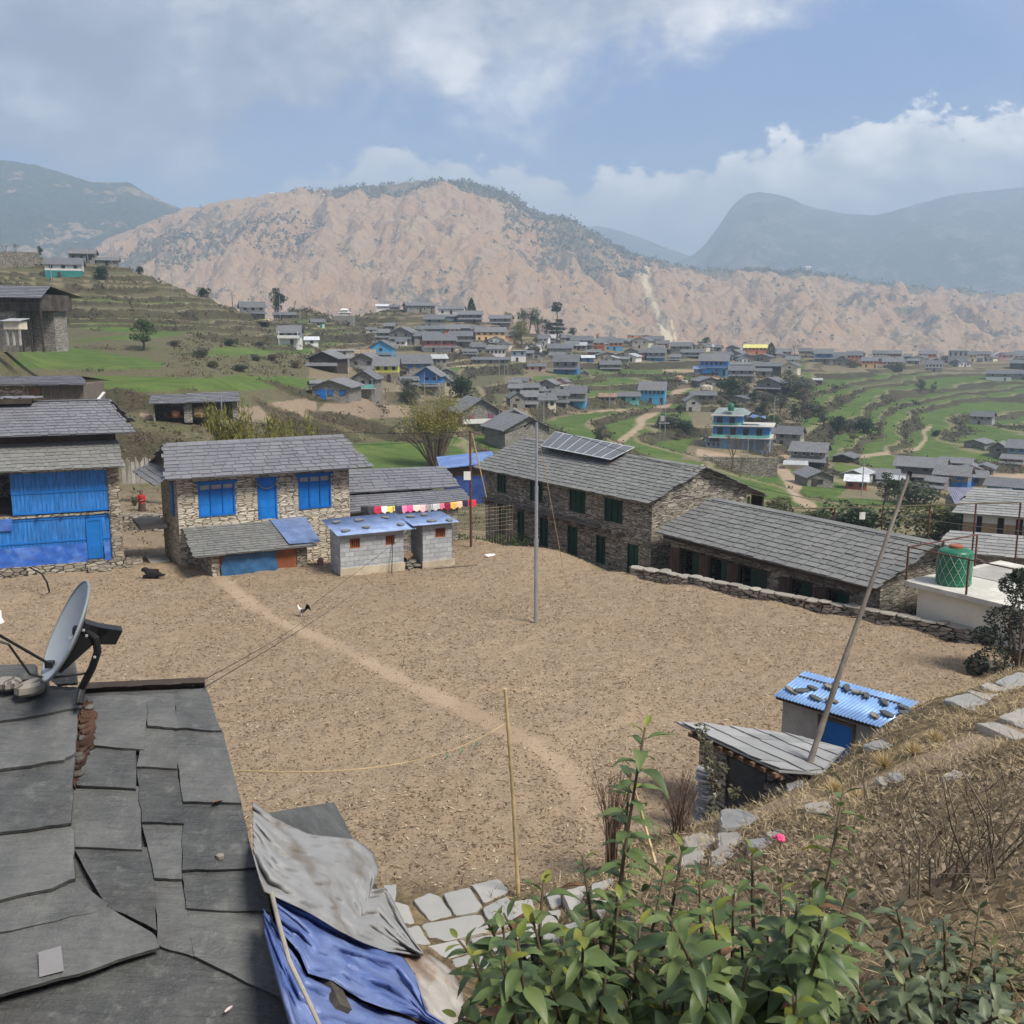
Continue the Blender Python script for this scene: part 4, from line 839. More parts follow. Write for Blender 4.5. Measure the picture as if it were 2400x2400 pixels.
def washing():
 F = FB; a, z0 = F.loc(846, 1192, -.4); b, z1 = F.loc(1112, 1176, -.4)
 A = F.w(a, -.4, z0 + .1); B = F.w(b, -.4, z1 + .12); pts = sag(A, B, .10, 20); m = MB(); m.tube(pts, .008, 4); o = m.build('washing_line', CABLE); tag(o, 'washing line hung with children\'s clothes beside the slate shed', 'washing line')
 cols = [('black', (.02, .02, .025)), ('dark grey', (.05, .05, .06)), ('red', (.5, .03, .08)), ('white', (.8, .78, .76)), ('yellow', (.75, .62, .14)), ('dark blue', (.03, .04, .08)), ('pink', (.8, .25, .4)), ('hot pink', (.75, .10, .30)), ('cream', (.72, .66, .56)), ('pale pink', (.8, .5, .52)), ('grey', (.3, .3, .32)), ('light grey', (.6, .6, .62)), ('rose', (.72, .22, .3)), ('maroon', (.25, .02, .05)), ('mustard', (.68, .45, .12)), ('peach', (.8, .5, .36)), ('navy', (.02, .025, .06)), ('scarlet', (.6, .04, .05))]
 for i, (n, c) in enumerate(cols):
  u = (i + .5) / len(cols); k = u * 20; p = pts[int(k)].lerp(pts[min(20, int(k) + 1)], k - int(k)); w = .30 + .08 * (i % 3); h = .30 + .08 * ((i * 7) % 4) / 3
  m = MB(); N = 8
  for s in (-1, 1):
   for ii in range(N + 1):
    for j in range(4):
     x = (ii / N - .5) * w; z = -h * j / 3 * (1 if 2 < ii < 6 else .8); m.v.append((x, s * (.02 + .05 * j / 3) + .015 * math.sin(ii * 1.7 + i), z))
  for s in range(2):
   for ii in range(N):
    for j in range(3): q = s * (N + 1) * 4 + ii * 4 + j; m.f.append((q, q + 4, q + 5, q + 1)); m.mi.append(0)
  for ii in range(N): q = ii * 4; r = (N + 1) * 4 + ii * 4; m.f.append((q, r, r + 4, q + 4)); m.mi.append(0)
  o = m.build('garment', paint('cloth_' + n.replace(' ', '_'), c, .85, .1, 0.), None, True); o.location = p; o.rotation_euler = (0, 0, F.a); tag(o, f'{n} child\'s garment on the washing line, {ORD[i]} from the left', 'garment', 'garments on the washing line')
 fz = F.loc(1100, 1225, -.2)[1]; m = MB(); x0 = F.loc(1040, 1220, -.2)[0]; x1 = F.loc(1200, 1200, -.2)[0]; rr = random.Random(8)
 for i in range(26): x = x0 + (x1 - x0) * i / 25; m.tube([(x, -.2, fz - 1.2), (x + rr.uniform(-.05, .05), -.2 + rr.uniform(-.05, .05), fz + .75 + rr.uniform(-.12, .12))], .009, 4)
 for j in range(7): z = fz - .5 + j * .2; m.tube([(x0, -.23, z), ((x0 + x1) / 2, -.24, z + rr.uniform(-.06, .06)), (x1, -.23, z + rr.uniform(-.05, .05))], .008, 4)
 o = m.build('bamboo_fence', paint('old_bamboo', (.34, .28, .19), .75, .25, .3)); o.location = F.O; o.rotation_euler = (0, 0, F.a); tag(o, 'woven bamboo lattice fence between the washing and the long stone building', 'fence')
washing()
# ---------------------------------------------------------------- long stone building with green shutters
P1 = at(1529, 1172, 42); P2 = atz(1137, 1093, P1.z); AE = math.atan2(P1.y - P2.y, P1.x - P2.x); LE = (P1 - P2).length
FE = Fac((P2.x, P2.y, 0), AE)
# the building stands just beyond the field edge, its floor below the field; position and size scaled up about the camera, solar array included
GE = V((P2.x * 1.06, P2.y * 1.06, -.60))
def long_building():
 F = FE; t = thing('stone_building', 'long two-storey grey stone building with dark green shutters and solar panels', 'building', GE, F.a); t.scale = (1.06,) * 3
 W = 5.9; h = 2.95; up = [(1.15, 2.05, 1.66, 2.66), (4.15, 5.27, 1.62, 2.68), (7.42, 8.66, 1.56, 2.64), (10.05, 11.33, 1.50, 2.58)]
 lo = [(1.3, 1.95, -.6, 1.0), (3.05, 3.7, -.6, .96), (5.0, 5.75, -.6, .90), (7.3, 8.1, -.6, .84), (9.48, 10.18, -.6, .72), (11.7, 12.45, -.8, .72)]
 w = MB(); shell(w, LE, W, -2.2, h, 1.30, up + lo, 0, .32); w.build('wall', STONE_E, t)
 for o in up: windowset(t, *o, .04, GREEN, GREEN, 3, False, slats=True, fr=.06)
 for k, o in enumerate(lo[:5]): windowset(t, *o, .07, GREEN, GREEN, 2, False, slats=True, fr=.06)
 x0, x1, z0, z1 = lo[5]; d = MB(); d.box(x0, x1, .06, .12, z0, z1); d.box((x0 + x1) / 2 - .03, (x0 + x1) / 2 + .03, .03, .06, z0, z1); d.box(x0, x0 + .06, .02, .06, z0, z1); d.box(x1 - .06, x1, .02, .06, z0, z1); d.build('door', GREEN, t)
 b = MB(); b.box(.0, 9.9, -.30, -.004, 1.14, 1.22); bb = b.build('ledge', WOODG, t)
 for i in range(12): j = MB(); x = .5 + i * .98; j.box(x, x + .24, -.52, -.002, .99, 1.135); j.build('joist_end', WOODG, t)
 r = MB(); slate_roof(r, (-.45, -.48, 2.80), (LE + .18, -.48, 2.80), (-.3, 2.9, 4.22), (LE + .22, 2.9, 4.12), .29, .32, .68, .024, .035)
 slate_roof(r, (LE + .2, 7.1, 2.42), (-.45, 7.1, 2.42), (LE + .22, 2.9, 4.12), (-.3, 2.9, 4.22), .4, .4, .8)
 ro = r.build('roof', SLATE_G, t); c = MB(); rr = random.Random(4); x = -.3
 while x < LE:
  wd = rr.uniform(.38, .6); zc_ = 4.235 - .1 * x / LE; c.hexa([V((x, 2.72, zc_ - .06)), V((x + wd - .012, 2.72, zc_ - .06)), V((x + wd - .012, 2.95, zc_)), V((x, 2.95, zc_)), V((x, 2.70, zc_ - .03)), V((x + wd - .012, 2.70, zc_ - .03)), V((x + wd - .012, 2.95, zc_ + .03)), V((x, 2.95, zc_ + .03))]); x += wd
 c.build('ridge_slates', SLATE_G, ro)
 g = MB(); g.box(LE + .02, LE + .1, 5.95, 6.05, -2, 2.5); g.box(LE - .6, LE + .1, 6.9, 7.0, -2, 2.4); g.build('post', WOODD, t)
 # solar array on the ridge
 q = [F.loc(1301, 1011, 3.3), F.loc(1487, 1048, 3.3), F.loc(1430, 1083, 1.7), F.loc(1267, 1045, 1.7)]
 A0 = V((q[3][0], 1.7, q[3][1])); A1 = V((q[2][0], 1.7, q[2][1])); B0 = V((q[0][0], 3.3, q[0][1])); B1 = V((q[1][0], 3.3, q[1][1]))
 A1.z = A0.z + (A1.z - A0.z) * .5;
 s = thing('solar_array', 'tilted row of eight solar panels on the slate ridge of the long stone building', 'solar panels', GE, F.a); s.scale = (1.06,) * 3
 n = (A1 - A0).cross(B0 - A0).normalized()
 for i in range(8):
  a, b = i / 8, (i + 1) / 8; c = [A0.lerp(A1, a), A0.lerp(A1, b), B0.lerp(B1, b), B0.lerp(B1, a)]; m = (c[0] + c[1] + c[2] + c[3]) / 4
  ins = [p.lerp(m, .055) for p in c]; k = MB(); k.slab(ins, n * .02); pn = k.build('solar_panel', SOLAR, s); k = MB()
  for e in range(4): p, p2, i1, i2 = c[e], c[(e + 1) % 4], ins[e], ins[(e + 1) % 4]; k.slab([p, p2, i2, i1], n * .035)
  fo = k.build('frame', ALU, pn); fo.location = n * .006
 k = MB()
 for u in (.02, .34, .66, .98):
  p = A0.lerp(A1, u); p2 = B0.lerp(B1, u)
  rod(k, p - n * .03, (p.x, p.y, 3.70), .025); rod(k, p2 - n * .03, (p2.x, 2.95, 4.15), .025); rod(k, p - n * .04, p2 - n * .04, .02)
 k.build('stand', RUST, s)
SOLAR = paint('solar_cell', (.085, .092, .105), .25, .12, .08, 0., .6); ALU = paint('aluminium', (.72, .74, .75), .35, .05, .05, .5)  # cell grey is lightened to stand in for reflected sky
long_building()
# ---------------------------------------------------------------- second long slate building
F1 = at(2045, 1379, 31.5); F2 = atz(1542, 1249, F1.z); AF = math.atan2(F1.y - F2.y, F1.x - F2.x); LF = (F1 - F2).length; FF = Fac((F2.x, F2.y, 0), AF)
GF = V((F2.x * 1.073, F2.y * 1.073, -.73))  # low building, tank house, railing and tank pushed back by scaling about the camera
def second_building():
 F = FF; t = thing('stone_building', 'low single-storey stone building with broad slate roof and open green doors', 'building', GF, F.a); t.scale = (1.073,) * 3
 ops = [(.55, 2.1, -1.2, 1.12), (2.3, 3.75, -1.2, 1.12), (3.95, 5.5, -1.2, 1.12), (6.6, 7.7, -1.2, 1.12), (8.3, 9.3, -1.2, 1.12)]
 w = MB(); shell(w, LF - .25, 5.0, -2., F1.z + .13, 1.15, ops, .75, .35); w.build('wall', STONE_E, t)
 for k, o in enumerate(ops):
  x0, x1, z0, z1 = o; f = MB(); f.box(x0, x0 + .09, .78, .9, z0, z1); f.box(x1 - .09, x1, .78, .9, z0, z1); f.box(x0 + .09, x1 - .09, .78, .9, z1 - .09, z1); f.build('door_frame', WOODD, t)
  d = MB(); xm = x0 + (x1 - x0) * (.5 if k != 2 else .45); d.box(xm - .1, x1 - .10, .86, .91, z0, z1 - .1); d.build('door', GREEN, t)
  d = MB(); M = Matrix.Translation((x0, .78, 0)) @ Matrix.Rotation(R_(-160 if k % 2 else -150), 4, 'Z'); d.box(0, .44, 0, .04, z0 + .1, z1 - .05, 0, M); d.build('door', WOODB, t)
 r = MB(); slate_roof(r, (-.05, -.02, F1.z), (LF + .05, -.02, F1.z), (.35, 2.85, F1.z + 1.26), (LF + .35, 2.85, F1.z + 1.26), .28, .32, .62, .024, .03); slate_roof(r, (LF + .05, 6.3, F1.z), (-.05, 6.3, F1.z), (LF + .35, 2.85, F1.z + 1.26), (.35, 2.85, F1.z + 1.26), .4, .4, .8); ro = r.build('roof', SLATE_G, t)
 c = MB(); rr = random.Random(9); x = .35
 while x < LF + .2:
  wd = rr.uniform(.4, .62); c.hexa([V((x, 2.66, F1.z + 1.215)), V((x + wd - .012, 2.66, F1.z + 1.215)), V((x + wd - .012, 2.9, F1.z + 1.280)), V((x, 2.9, F1.z + 1.280)), V((x, 2.64, F1.z + 1.245)), V((x + wd - .012, 2.64, F1.z + 1.245)), V((x + wd - .012, 2.9, F1.z + 1.310)), V((x, 2.9, F1.z + 1.310))]); x += wd
 c.build('ridge_slates', SLATE_G, ro)
 e = MB(); e.box(.2, LF, .12, .22, F1.z - .20, F1.z - .08);
 for i in range(18): x = .4 + i * .58; e.box(x, x + .07, .05, .8, F1.z - .07, F1.z - .01)
 e.build('eave_timber', WOODD, t)
 # tank house
 zs_ = 2.0; sc_ = F.inv(atz(2118, 1360, zs_)); L2 = sc_.x; y2 = sc_.y; t = thing('flat_roofed_building', 'cream-walled flat-roofed building carrying the green water tank', 'building', GF, F.a); t.scale = (1.073,) * 3
 w = MB(); w.box(L2 + .35, L2 + 6.2, y2 + .3, y2 + 5.0, -2.4, zs_ - .16); w.build('wall', CREAMW, t)
 s = MB(); s.box(L2, L2 + 6.6, y2, y2 + 5.4, zs_ - .15, zs_); s.build('roof_slab', CEML, t); s = MB(); s.box(L2 + .3, L2 + 2.0, y2 + 2.4, y2 + 4.7, zs_ + .003, zs_ + .02); s.build('roof_patch', CEM, t)
 # railings
 rl = thing('railing', 'rusty steel post railing around the flat roof beside the green tank', 'railing', GF, F.a); rl.scale = (1.073,) * 3
 m = MB(); tops = []
 for x, y in ((L2 + .05, y2 + .06), (L2 + .05, y2 + 1.9), (L2 + .05, y2 + 3.8), (L2 + 2.2, y2 + .06), (L2 + 4.4, y2 + .06)):
  k = MB(); k.box(x - .025, x + .025, y - .025, y + .025, zs_ + .003, zs_ + 1.1); k.build('post', RUST, rl)
 m.box(L2 + .025, L2 + .075, y2 + .06, y2 + 3.8, zs_ + 1.1, zs_ + 1.14); m.box(L2 + .08, L2 + 4.4, y2 + .04, y2 + .08, zs_ + 1.102, zs_ + 1.138); m.build('rail', RUST, rl)
 tk = thing('water_tank', 'green plastic water tank netted in white cord on the flat roof', 'water tank', GF + (F.w(*[q for q in (F.inv(atz(2234, 1368, zs_)))][:2], zs_) - F.O) * 1.073, 0); tk.scale = (1.073,) * 3
 k = MB(); R0 = .53; prof = [(R0 * .98, .002)]
 for i in range(9): z = .03 + i * .115; prof += [(R0, z), (R0 * 1.025, z + .03), (R0 * 1.025, z + .06), (R0, z + .09)]
 prof += [(R0, 1.06), (R0 * .93, 1.12), (R0 * .6, 1.19), (.22, 1.20)]; k.lathe(prof, 32); k.build('body', TANK, tk, True)
 k = MB(); k.lathe([(.22, 1.19), (.22, 1.27), (.20, 1.29), (0.01, 1.30)], 20); k.build('lid', paint('tank_lid', (.36, .12, .06), .6), tk)
 k = MB()
 for i in range(20):
  for s in (-1, 1): k.tube([(math.cos(a_) * R0 * 1.035, math.sin(a_) * R0 * 1.035, z) for a_, z in ((2 * math.pi * i / 14 + s * j * .11, .03 + j * .115) for j in range(10))], .0035, 3, cap=False)
 k.build('net', WHITE, tk)
CREAMW = paint('pale_cream_wall', (.68, .66, .56), .85, .06, .1); TANK = paint('green_plastic', (.010, .14, .075), .4, .12, .05, 0., .5)
second_building()
# ---------------------------------------------------------------- dry stone wall with capstones on the yard edge
def yard_wall():
 a = atz(1480, 1333, .15); b = atz(2330, 1492, .15); t = thing('dry_stone_wall', 'low dry stone wall with flat capstones along the far right edge of the bare field', 'wall', (0, 0, 0))
 m = MB(); rr = random.Random(3); n = 34; d = (b - a).normalized(); nn = V((-d.y, d.x, 0))
 pts = [a.lerp(b, i / n) + nn * rr.uniform(-.06, .06) for i in range(n + 1)]
 for i in range(n):
  h = .22 + rr.uniform(-.05, .05)
  p, q = pts[i], pts[i + 1]; m.hexa([V((p.x, p.y, -1.4)) - nn * .2, V((q.x, q.y, -1.4)) - nn * .2, V((q.x, q.y, -1.4)) + nn * .25, V((p.x, p.y, -1.4)) + nn * .25, V((p.x, p.y, h)) - nn * .17, V((q.x, q.y, h)) - nn * .17, V((q.x, q.y, h)) + nn * .22, V((p.x, p.y, h)) + nn * .22])
 m.build('wall_core', STONE_Y, t)
 m = MB(); L = (b - a).length; s = 0.; k = 0
 while s < L:
  w = rr.uniform(.35, .75); p = a + d * (s + w / 2) + nn * rr.uniform(-.07, .07); rock(m, (p.x, p.y, .2 + rr.uniform(0, .07)), w * 1.12, .55, .07, 300 + k, rz=math.atan2(d.y, d.x) + rr.uniform(-.12, .12), tilt=rr.uniform(-.1, .1)); s += w; k += 1
 m.build('capstones', SLATE_C, t)
SLATE_C = slate('capstone', (.22, .205, .175), (.35, .33, .29), (.47, .45, .40))
yard_wall()
# ================================================================ foreground
CAM = V((0, 0, CAMH))
def plane_hit(px, py, P0, n, off=0.):
 a, e = ray(px, py); d = V((a, 1, e)); P0 = V(P0) + n * off
 return CAM + d * ((P0 - CAM).dot(n) / d.dot(n))
RC = at(470, 1612, 8.5); ra = R_(14); rs = R_(24)
RDIR = V((math.cos(ra), math.sin(ra), 0)); RDN = V((math.sin(ra) * math.cos(rs), -math.cos(ra) * math.cos(rs), -math.sin(rs))); RN = RDN.cross(RDIR).normalized()
if RN.z < 0: RN = -RN
def rp(px, py, off=0.): return plane_hit(px, py, RC, RN, off)
def jag(poly, R, j=.008, k=5):
 out = []
 for i in range(len(poly)):
  a, b = poly[i], poly[(i + 1) % len(poly)]
  for q in range(k):
   t = q / k; p = a.lerp(b, t)
   if q: p = p + (RDIR * R.uniform(-j, j) + RDN * R.uniform(-j, j))
   out.append(p)
 return out
def slate_near(name):
 m, g, b = new_mat(name); P = g.co('Object')
 rnd = g.n('ShaderNodeNewGeometry').outputs['Random Per Island']
 st = g.noise(g.scale(P, (2.2, 14, 14)), 1.6, 5, .62, .5); n1_ = g.noise(P, 2.6, 6, .6, .3); n2_ = g.noise(P, 40, 4, .65); n3_ = g.noise(P, 9, 5, .6)
 c = g.ramp(g.m('ADD', g.m('MULTIPLY', n1_, .65), g.m('ADD', g.m('MULTIPLY', rnd, .30), g.m('MULTIPLY', st, .22))), [(.30, (.026, .028, .030)), (.52, (.062, .066, .067)), (.80, (.125, .13, .128))])
 c = g.mix(g.m('MULTIPLY', g.sm(n3_, .54, .72), .5), c, (.165, .17, .16)); c = g.mix(g.m('MULTIPLY', g.sm(n2_, .66, .76), .5), c, (.24, .24, .23))
 c = g.mix(g.m('MULTIPLY', g.sm(g.noise(P, 1.1, 4, .6), .55, .7), .5), c, (.05, .047, .045))
 g.put(b.inputs['Base Color'], c); g.put(b.inputs['Roughness'], g.sm(n1_, .35, .7, .42, .62)); b.inputs['Specular IOR Level'].default_value = .45
 g.put(b.inputs['Normal'], g.bump(g.m('ADD', g.m('MULTIPLY', st, .8), g.m('ADD', g.m('MULTIPLY', n3_, .35), g.m('MULTIPLY', n2_, .25))), .9, .03)); return m
SLATE_N = slate_near('slate_near'); STONE_R = stone('rough_rock', ((.10, .094, .08), (.17, .16, .137), (.25, .235, .205), (.34, .32, .285)), (.11, .10, .088), 2.0, 2.5, edge=.03)
def fore_roof():
 t = thing('slate_house', 'near house seen from above with big dark slates on its roof', 'house', (0, 0, 0))
 R = random.Random(12); m = MB()
 main = [[(407, 1625), (483, 1611), (519, 1712), (416, 1706)], [(404, 1706), (520, 1706), (565, 1881), (429, 1878)], [(429, 1874), (565, 1876), (600, 2032), (427, 2039)], [(427, 2033), (598, 2028), (636, 2137), (436, 2128)], [(436, 2122), (634, 2130), (672, 2345), (455, 2240)],
   [(345, 1627), (409, 1625), (416, 1707), (346, 1700)], [(343, 1698), (407, 1702), (415, 1801), (320, 1796)], [(320, 1792), (416, 1796), (432, 1930), (332, 1926)], [(331, 1922), (430, 1924), (426, 2060), (362, 2057)], [(362, 2052), (424, 2055), (457, 2243), (368, 2214)],
   [(205, 1632), (347, 1628), (338, 1757), (219, 1746)], [(190, 1742), (320, 1750), (318, 1848), (180, 1840)], [(168, 1836), (332, 1843), (332, 1991), (165, 1984)], [(168, 1980), (357, 1986), (367, 2180), (248, 2120)]]
 for k, q in enumerate(main):
  lo, hi = .040 + .004 * (k % 3), .012
  pts = [rp(*q[0], hi), rp(*q[1], hi + .003), rp(*q[2], lo), rp(*q[3], lo + .006)]
  m.slab(jag(pts, R), RN * .026)
 big = [(-160, 2290), (20, 2310), (373, 2210), (455, 2225), (668, 2330), (740, 2560), (-160, 2560)]
 m.slab(jag([rp(*p, .012) for p in big], R, .006), RN * .03)
 m.slab([rp(150, 1625, -.04), rp(481, 1613, -.04), rp(735, 2560, -.04), rp(-500, 2560, -.04), rp(-500, 1660, -.04)], RN * .05)
 m.build('roof', SLATE_N, t)
 m = MB(); left = [[(-160, 1612), (60, 1606), (186, 1610), (191, 1658), (40, 1684), (-160, 1712)], [(-160, 1700), (184, 1652), (180, 1700), (177, 1762), (149, 1781), (0, 1802), (-160, 1826)], [(-160, 1812), (175, 1768), (170, 1850), (166, 1928), (60, 1944), (-160, 1972)], [(-160, 1962), (168, 1918), (174, 1990), (176, 2058), (120, 2082), (-160, 2142)], [(-160, 2130), (181, 2058), (252, 2117), (244, 2130), (90, 2166), (-160, 2218)], [(-160, 2212), (246, 2122), (357, 2186), (374, 2220), (180, 2283), (0, 2331), (-160, 2378)]]
 for k, q in enumerate(left):
  pts = [rp(px, py, .10 + .045 * min(1, max(0, (py - q[0][1]) / 90))) for px, py in q]; m.slab(jag(pts, R, .009, 4), RN * .032)
 m.slab([rp(-160, 1612, .07), rp(184, 1614, .07), rp(172, 1800, .07), rp(165, 1960, .07), rp(176, 2060, .07), rp(340, 2190, .07), rp(-160, 2360, .07)], RN * .1); m.build('verge_slates', SLATE_N, t)
 # ridge: far-side slates and rotten board showing above
 m = MB()
 for i in range(6): u = i / 6; a = rp(196, 1622).lerp(rp(470, 1609), u); b = rp(196, 1622).lerp(rp(470, 1609), u + .2); m.hexa([a - RDN * .02, b - RDN * .02, b - RDN * .1 + V((0, 0, -.12)), a - RDN * .1 + V((0, 0, -.12)), a + V((0, 0, .03 + .01 * (i % 2))), b + V((0, 0, .035)), b - RDN * .12 + V((0, 0, .0)), a - RDN * .12 + V((0, 0, .0))])
 m.build('ridge_board', WOODD, t)
 # mortar crust between the two roofs
 rr = random.Random(9); m = MB(); q = [(188, 1640), (214, 1650), (226, 1680), (224, 1715), (222, 1748), (205, 1752), (198, 1790), (186, 1842), (172, 1838), (176, 1780), (184, 1720), (186, 1670)]
 m.slab(jag([rp(x, y, .05) for x, y in q], rr, .03, 5), RN * .05)
 for i in range(26): u = rr.random(); rock(m, rp(204 - 26 * u + rr.uniform(-9, 9) * (1 - u * .6), 1655 + u * 170, .045), rr.uniform(.05, .12), rr.uniform(.04, .09), rr.uniform(.015, .03), 700 + i, n=6, mi=i % 3 // 2)
 m.build('moss_crust', [paint('rust_moss', (.06, .032, .022), .95, .5, .5), paint('mortar_crust', (.12, .115, .10), .95, .4, .5)], t)
 # walls under the roof
 c = [rp(205, 1640), rp(462, 1628), rp(700, 2520), rp(-160, 2520), rp(-400, 1660)]
 m = MB(); k = len(c)
 m.add([tuple(p - RN * .08) for p in c] + [(p.x, p.y, -.6) for p in c], [(i, i + k, (i + 1) % k + k, (i + 1) % k) for i in range(k)][::1]); m.build('wall', STONE_E, t)
 # loose stones, slabs
 for k, (px, py, sx, sy, sz, l) in enumerate(((16, 1612, .26, .2, .08, 'rounded grey stone on the roof ridge at the left edge of the picture'), (78, 1622, .30, .20, .10, 'angular pale stone on the roof ridge below the satellite dish'), (516, 2013, .075, .055, .04, 'small dark lump of stone on a big slate near the tarpaulin'))):
  m = MB(); rock(m, (0, 0, 0), sx, sy, sz, 20 + k, flat=False); o = m.build('stone', STONE_R); o.location = rp(px, py, .15 if k < 2 else .04); tag(o, l, 'stone')
 m = MB(); R2 = random.Random(2); a = rp(-60, 1600, .16)
 for q, of, nm in (([(-120, 1560), (80, 1556), (84, 1592), (-120, 1600)], .22, 'dark slate slab lying on the ridge left of the dish foot'), ([(98, 1578), (125, 1552), (170, 1547), (177, 1600), (130, 1604)], .20, 'grey slate slab standing behind the foot of the satellite dish')):
  m = MB(); P0 = rp(90, 1612, .12); nn = V((-.1, -.75, .66)).normalized(); pts = [plane_hit(x, y, P0, nn, 0) for x, y in q]; m.slab(jag(pts, R2, .005, 4), nn * .05); o = m.build('slate_slab', SLATE_N); tag(o, nm, 'slate')
 for px, py, c, l, s in ((511, 1883, (.25, .10, .03), 'curled brown leaf on a slate near the roof edge', .09), (538, 2370, (.75, .62, .58), 'pale fallen petal on the lowest big slate', .075)):
  m = MB()
  for i in range(6):
   for j in range(3): u = i / 5 - .5; v = (j - 1) * (1 - (2 * u) ** 2) ** .5 * .3; m.v.append((u * s, v * s, .012 + .25 * s * (abs(v) + u * u)))
  for i in range(5):
   for j in range(2): a = i * 3 + j; m.f.append((a, a + 3, a + 4, a + 1)); m.mi.append(0)
  o = m.build('fallen_leaf', paint('leaf_' + l[:6], c, .7)); o.location = rp(px, py, .055); o.rotation_euler = (R_(-22), 0, .6 if s > .08 else 1.2); tag(o, l, 'leaf')
 # thin grey paper patch
 m = MB(); m.slab([rp(90, 2232, .147), rp(143, 2216, .147), rp(150, 2275, .15), rp(92, 2290, .15)], RN * .003); o = m.build('paper_scrap', paint('paper', (.20, .20, .21), .7)); tag(o, 'faded paper scrap stuck on the lower left slate', 'paper')
fore_roof()
def dish():
 base = rp(188, 1616, .02); C0 = at(152, 1478, 7.75); D = CAM - C0
 up = V((.46, .10, .88)).normalized(); nrm = V((-.83, -.42, .0)); nrm = (nrm - up * nrm.dot(up)).normalized(); side = up.cross(nrm)
 t = thing('satellite_dish', 'grey satellite dish on a bent black arm at the roof ridge', 'satellite dish', C0)
 a, b = .43, .39; m = MB(); NR, NA = 9, 40
 def pt(r, th, off=0.): return side * (b * r * math.cos(th)) + up * (a * r * math.sin(th)) + nrm * (.085 * r * r - .085 + off)
 for s, off in ((0, 0), (1, -.012)):
  o = len(m.v)
  for i in range(NR + 1):
   for k in range(NA): m.v.append(tuple(pt(i / NR if i else .001, 2 * math.pi * k / NA, off)))
  for i in range(NR):
   for k in range(NA):
    f = (o + i * NA + k, o + i * NA + (k + 1) % NA, o + (i + 1) * NA + (k + 1) % NA, o + (i + 1) * NA + k); m.f.append(f if s == 0 else f[::-1]); m.mi.append(s)
 rim = [pt(1.0, 2 * math.pi * k / NA, -.006) for k in range(NA + 1)]; m.tube(rim, .013, 6, 1, cap=False)
 m.build('reflector', [paint('dish_grey', (.33, .37, .40), .45, .05, .05, 0., .4), paint('dish_rim', (.20, .225, .24), .5, .05, .1)], t, True)
 m = MB()     # bracket
 p0 = pt(.78, -math.pi / 2, -.03); p1 = pt(.30, math.pi / 2, -.03); w = side * .05; k = -nrm * .20
 m.hexa([p0 - w, p0 + w, p0 + w + k * .25, p0 - w + k * .25, p1 - w, p1 + w, p1 + w + k, p1 - w + k]); q = p1 + k
 m.hexa([p1 - w - up * .16 + k * .6, p1 + w - up * .16 + k * .6, p1 + w - up * .10 + k * 1.5, p1 - w - up * .10 + k * 1.5, p1 - w + k * .6, p1 + w + k * .6, p1 + w + up * .03 + k * 1.5, p1 - w + up * .03 + k * 1.5]); m.build('bracket', BLACK, t)
 A = at(203, 1478, 7.80) - C0; B = at(229, 1527, 7.84) - C0; Cc = at(216, 1565, 7.9) - C0; E_ = at(192, 1612, 8.0) - C0; E2 = at(186, 1650, 7.9) - C0
 m = MB(); m.tube([A, A.lerp(B, .5) + V((.03, 0, .03)), B, Cc, E_, E2], .032, 10); m.tube([A + V((-.1, 0, .0)), A], .045, 8); m.build('mount_pole', BLACK, t)
 m = MB()
 for px, py in ((196, 1477), (203, 1490), (222, 1540), (165, 1495), (172, 1510)): m.box(-.008, .008, -.008, .008, -.008, .008, 0, Matrix.Translation(at(px, py, 7.66) - C0))
 m.build('bolts', ALU, t)
 m = MB(); f0 = pt(.72, -math.pi / 2, .03); f1 = at(-60, 1455, 7.3) - C0; rod(m, f0, f1, .013); m.box(-.03, .03, -.03, .03, -.025, .025, 0, Matrix.Translation(f0)); m.build('feed_arm', BLACK, t)
 m = MB(); f2 = at(2, 1462, 7.4) - C0; m.tube([f2, f2 + V((-.02, 0, .04)), f2 + V((-.03, .02, .10))], .03, 10); m.build('feed_horn', WHITE, t)
 m = MB(); m.tube([at(-30, 1495, 7.35), at(20, 1510, 7.4), at(45, 1545, 7.5), at(70, 1580, 7.62), at(110, 1590, 7.7), at(190, 1580, 7.85), at(215, 1575, 8.1)], .010, 6); o = m.build('cable', CABLE); tag(o, 'thin black cable trailing from the satellite dish over the ridge', 'cable')
BLACK = paint('black_steel', (.018, .018, .021), .45, .15, .1, .2, .4)
dish()
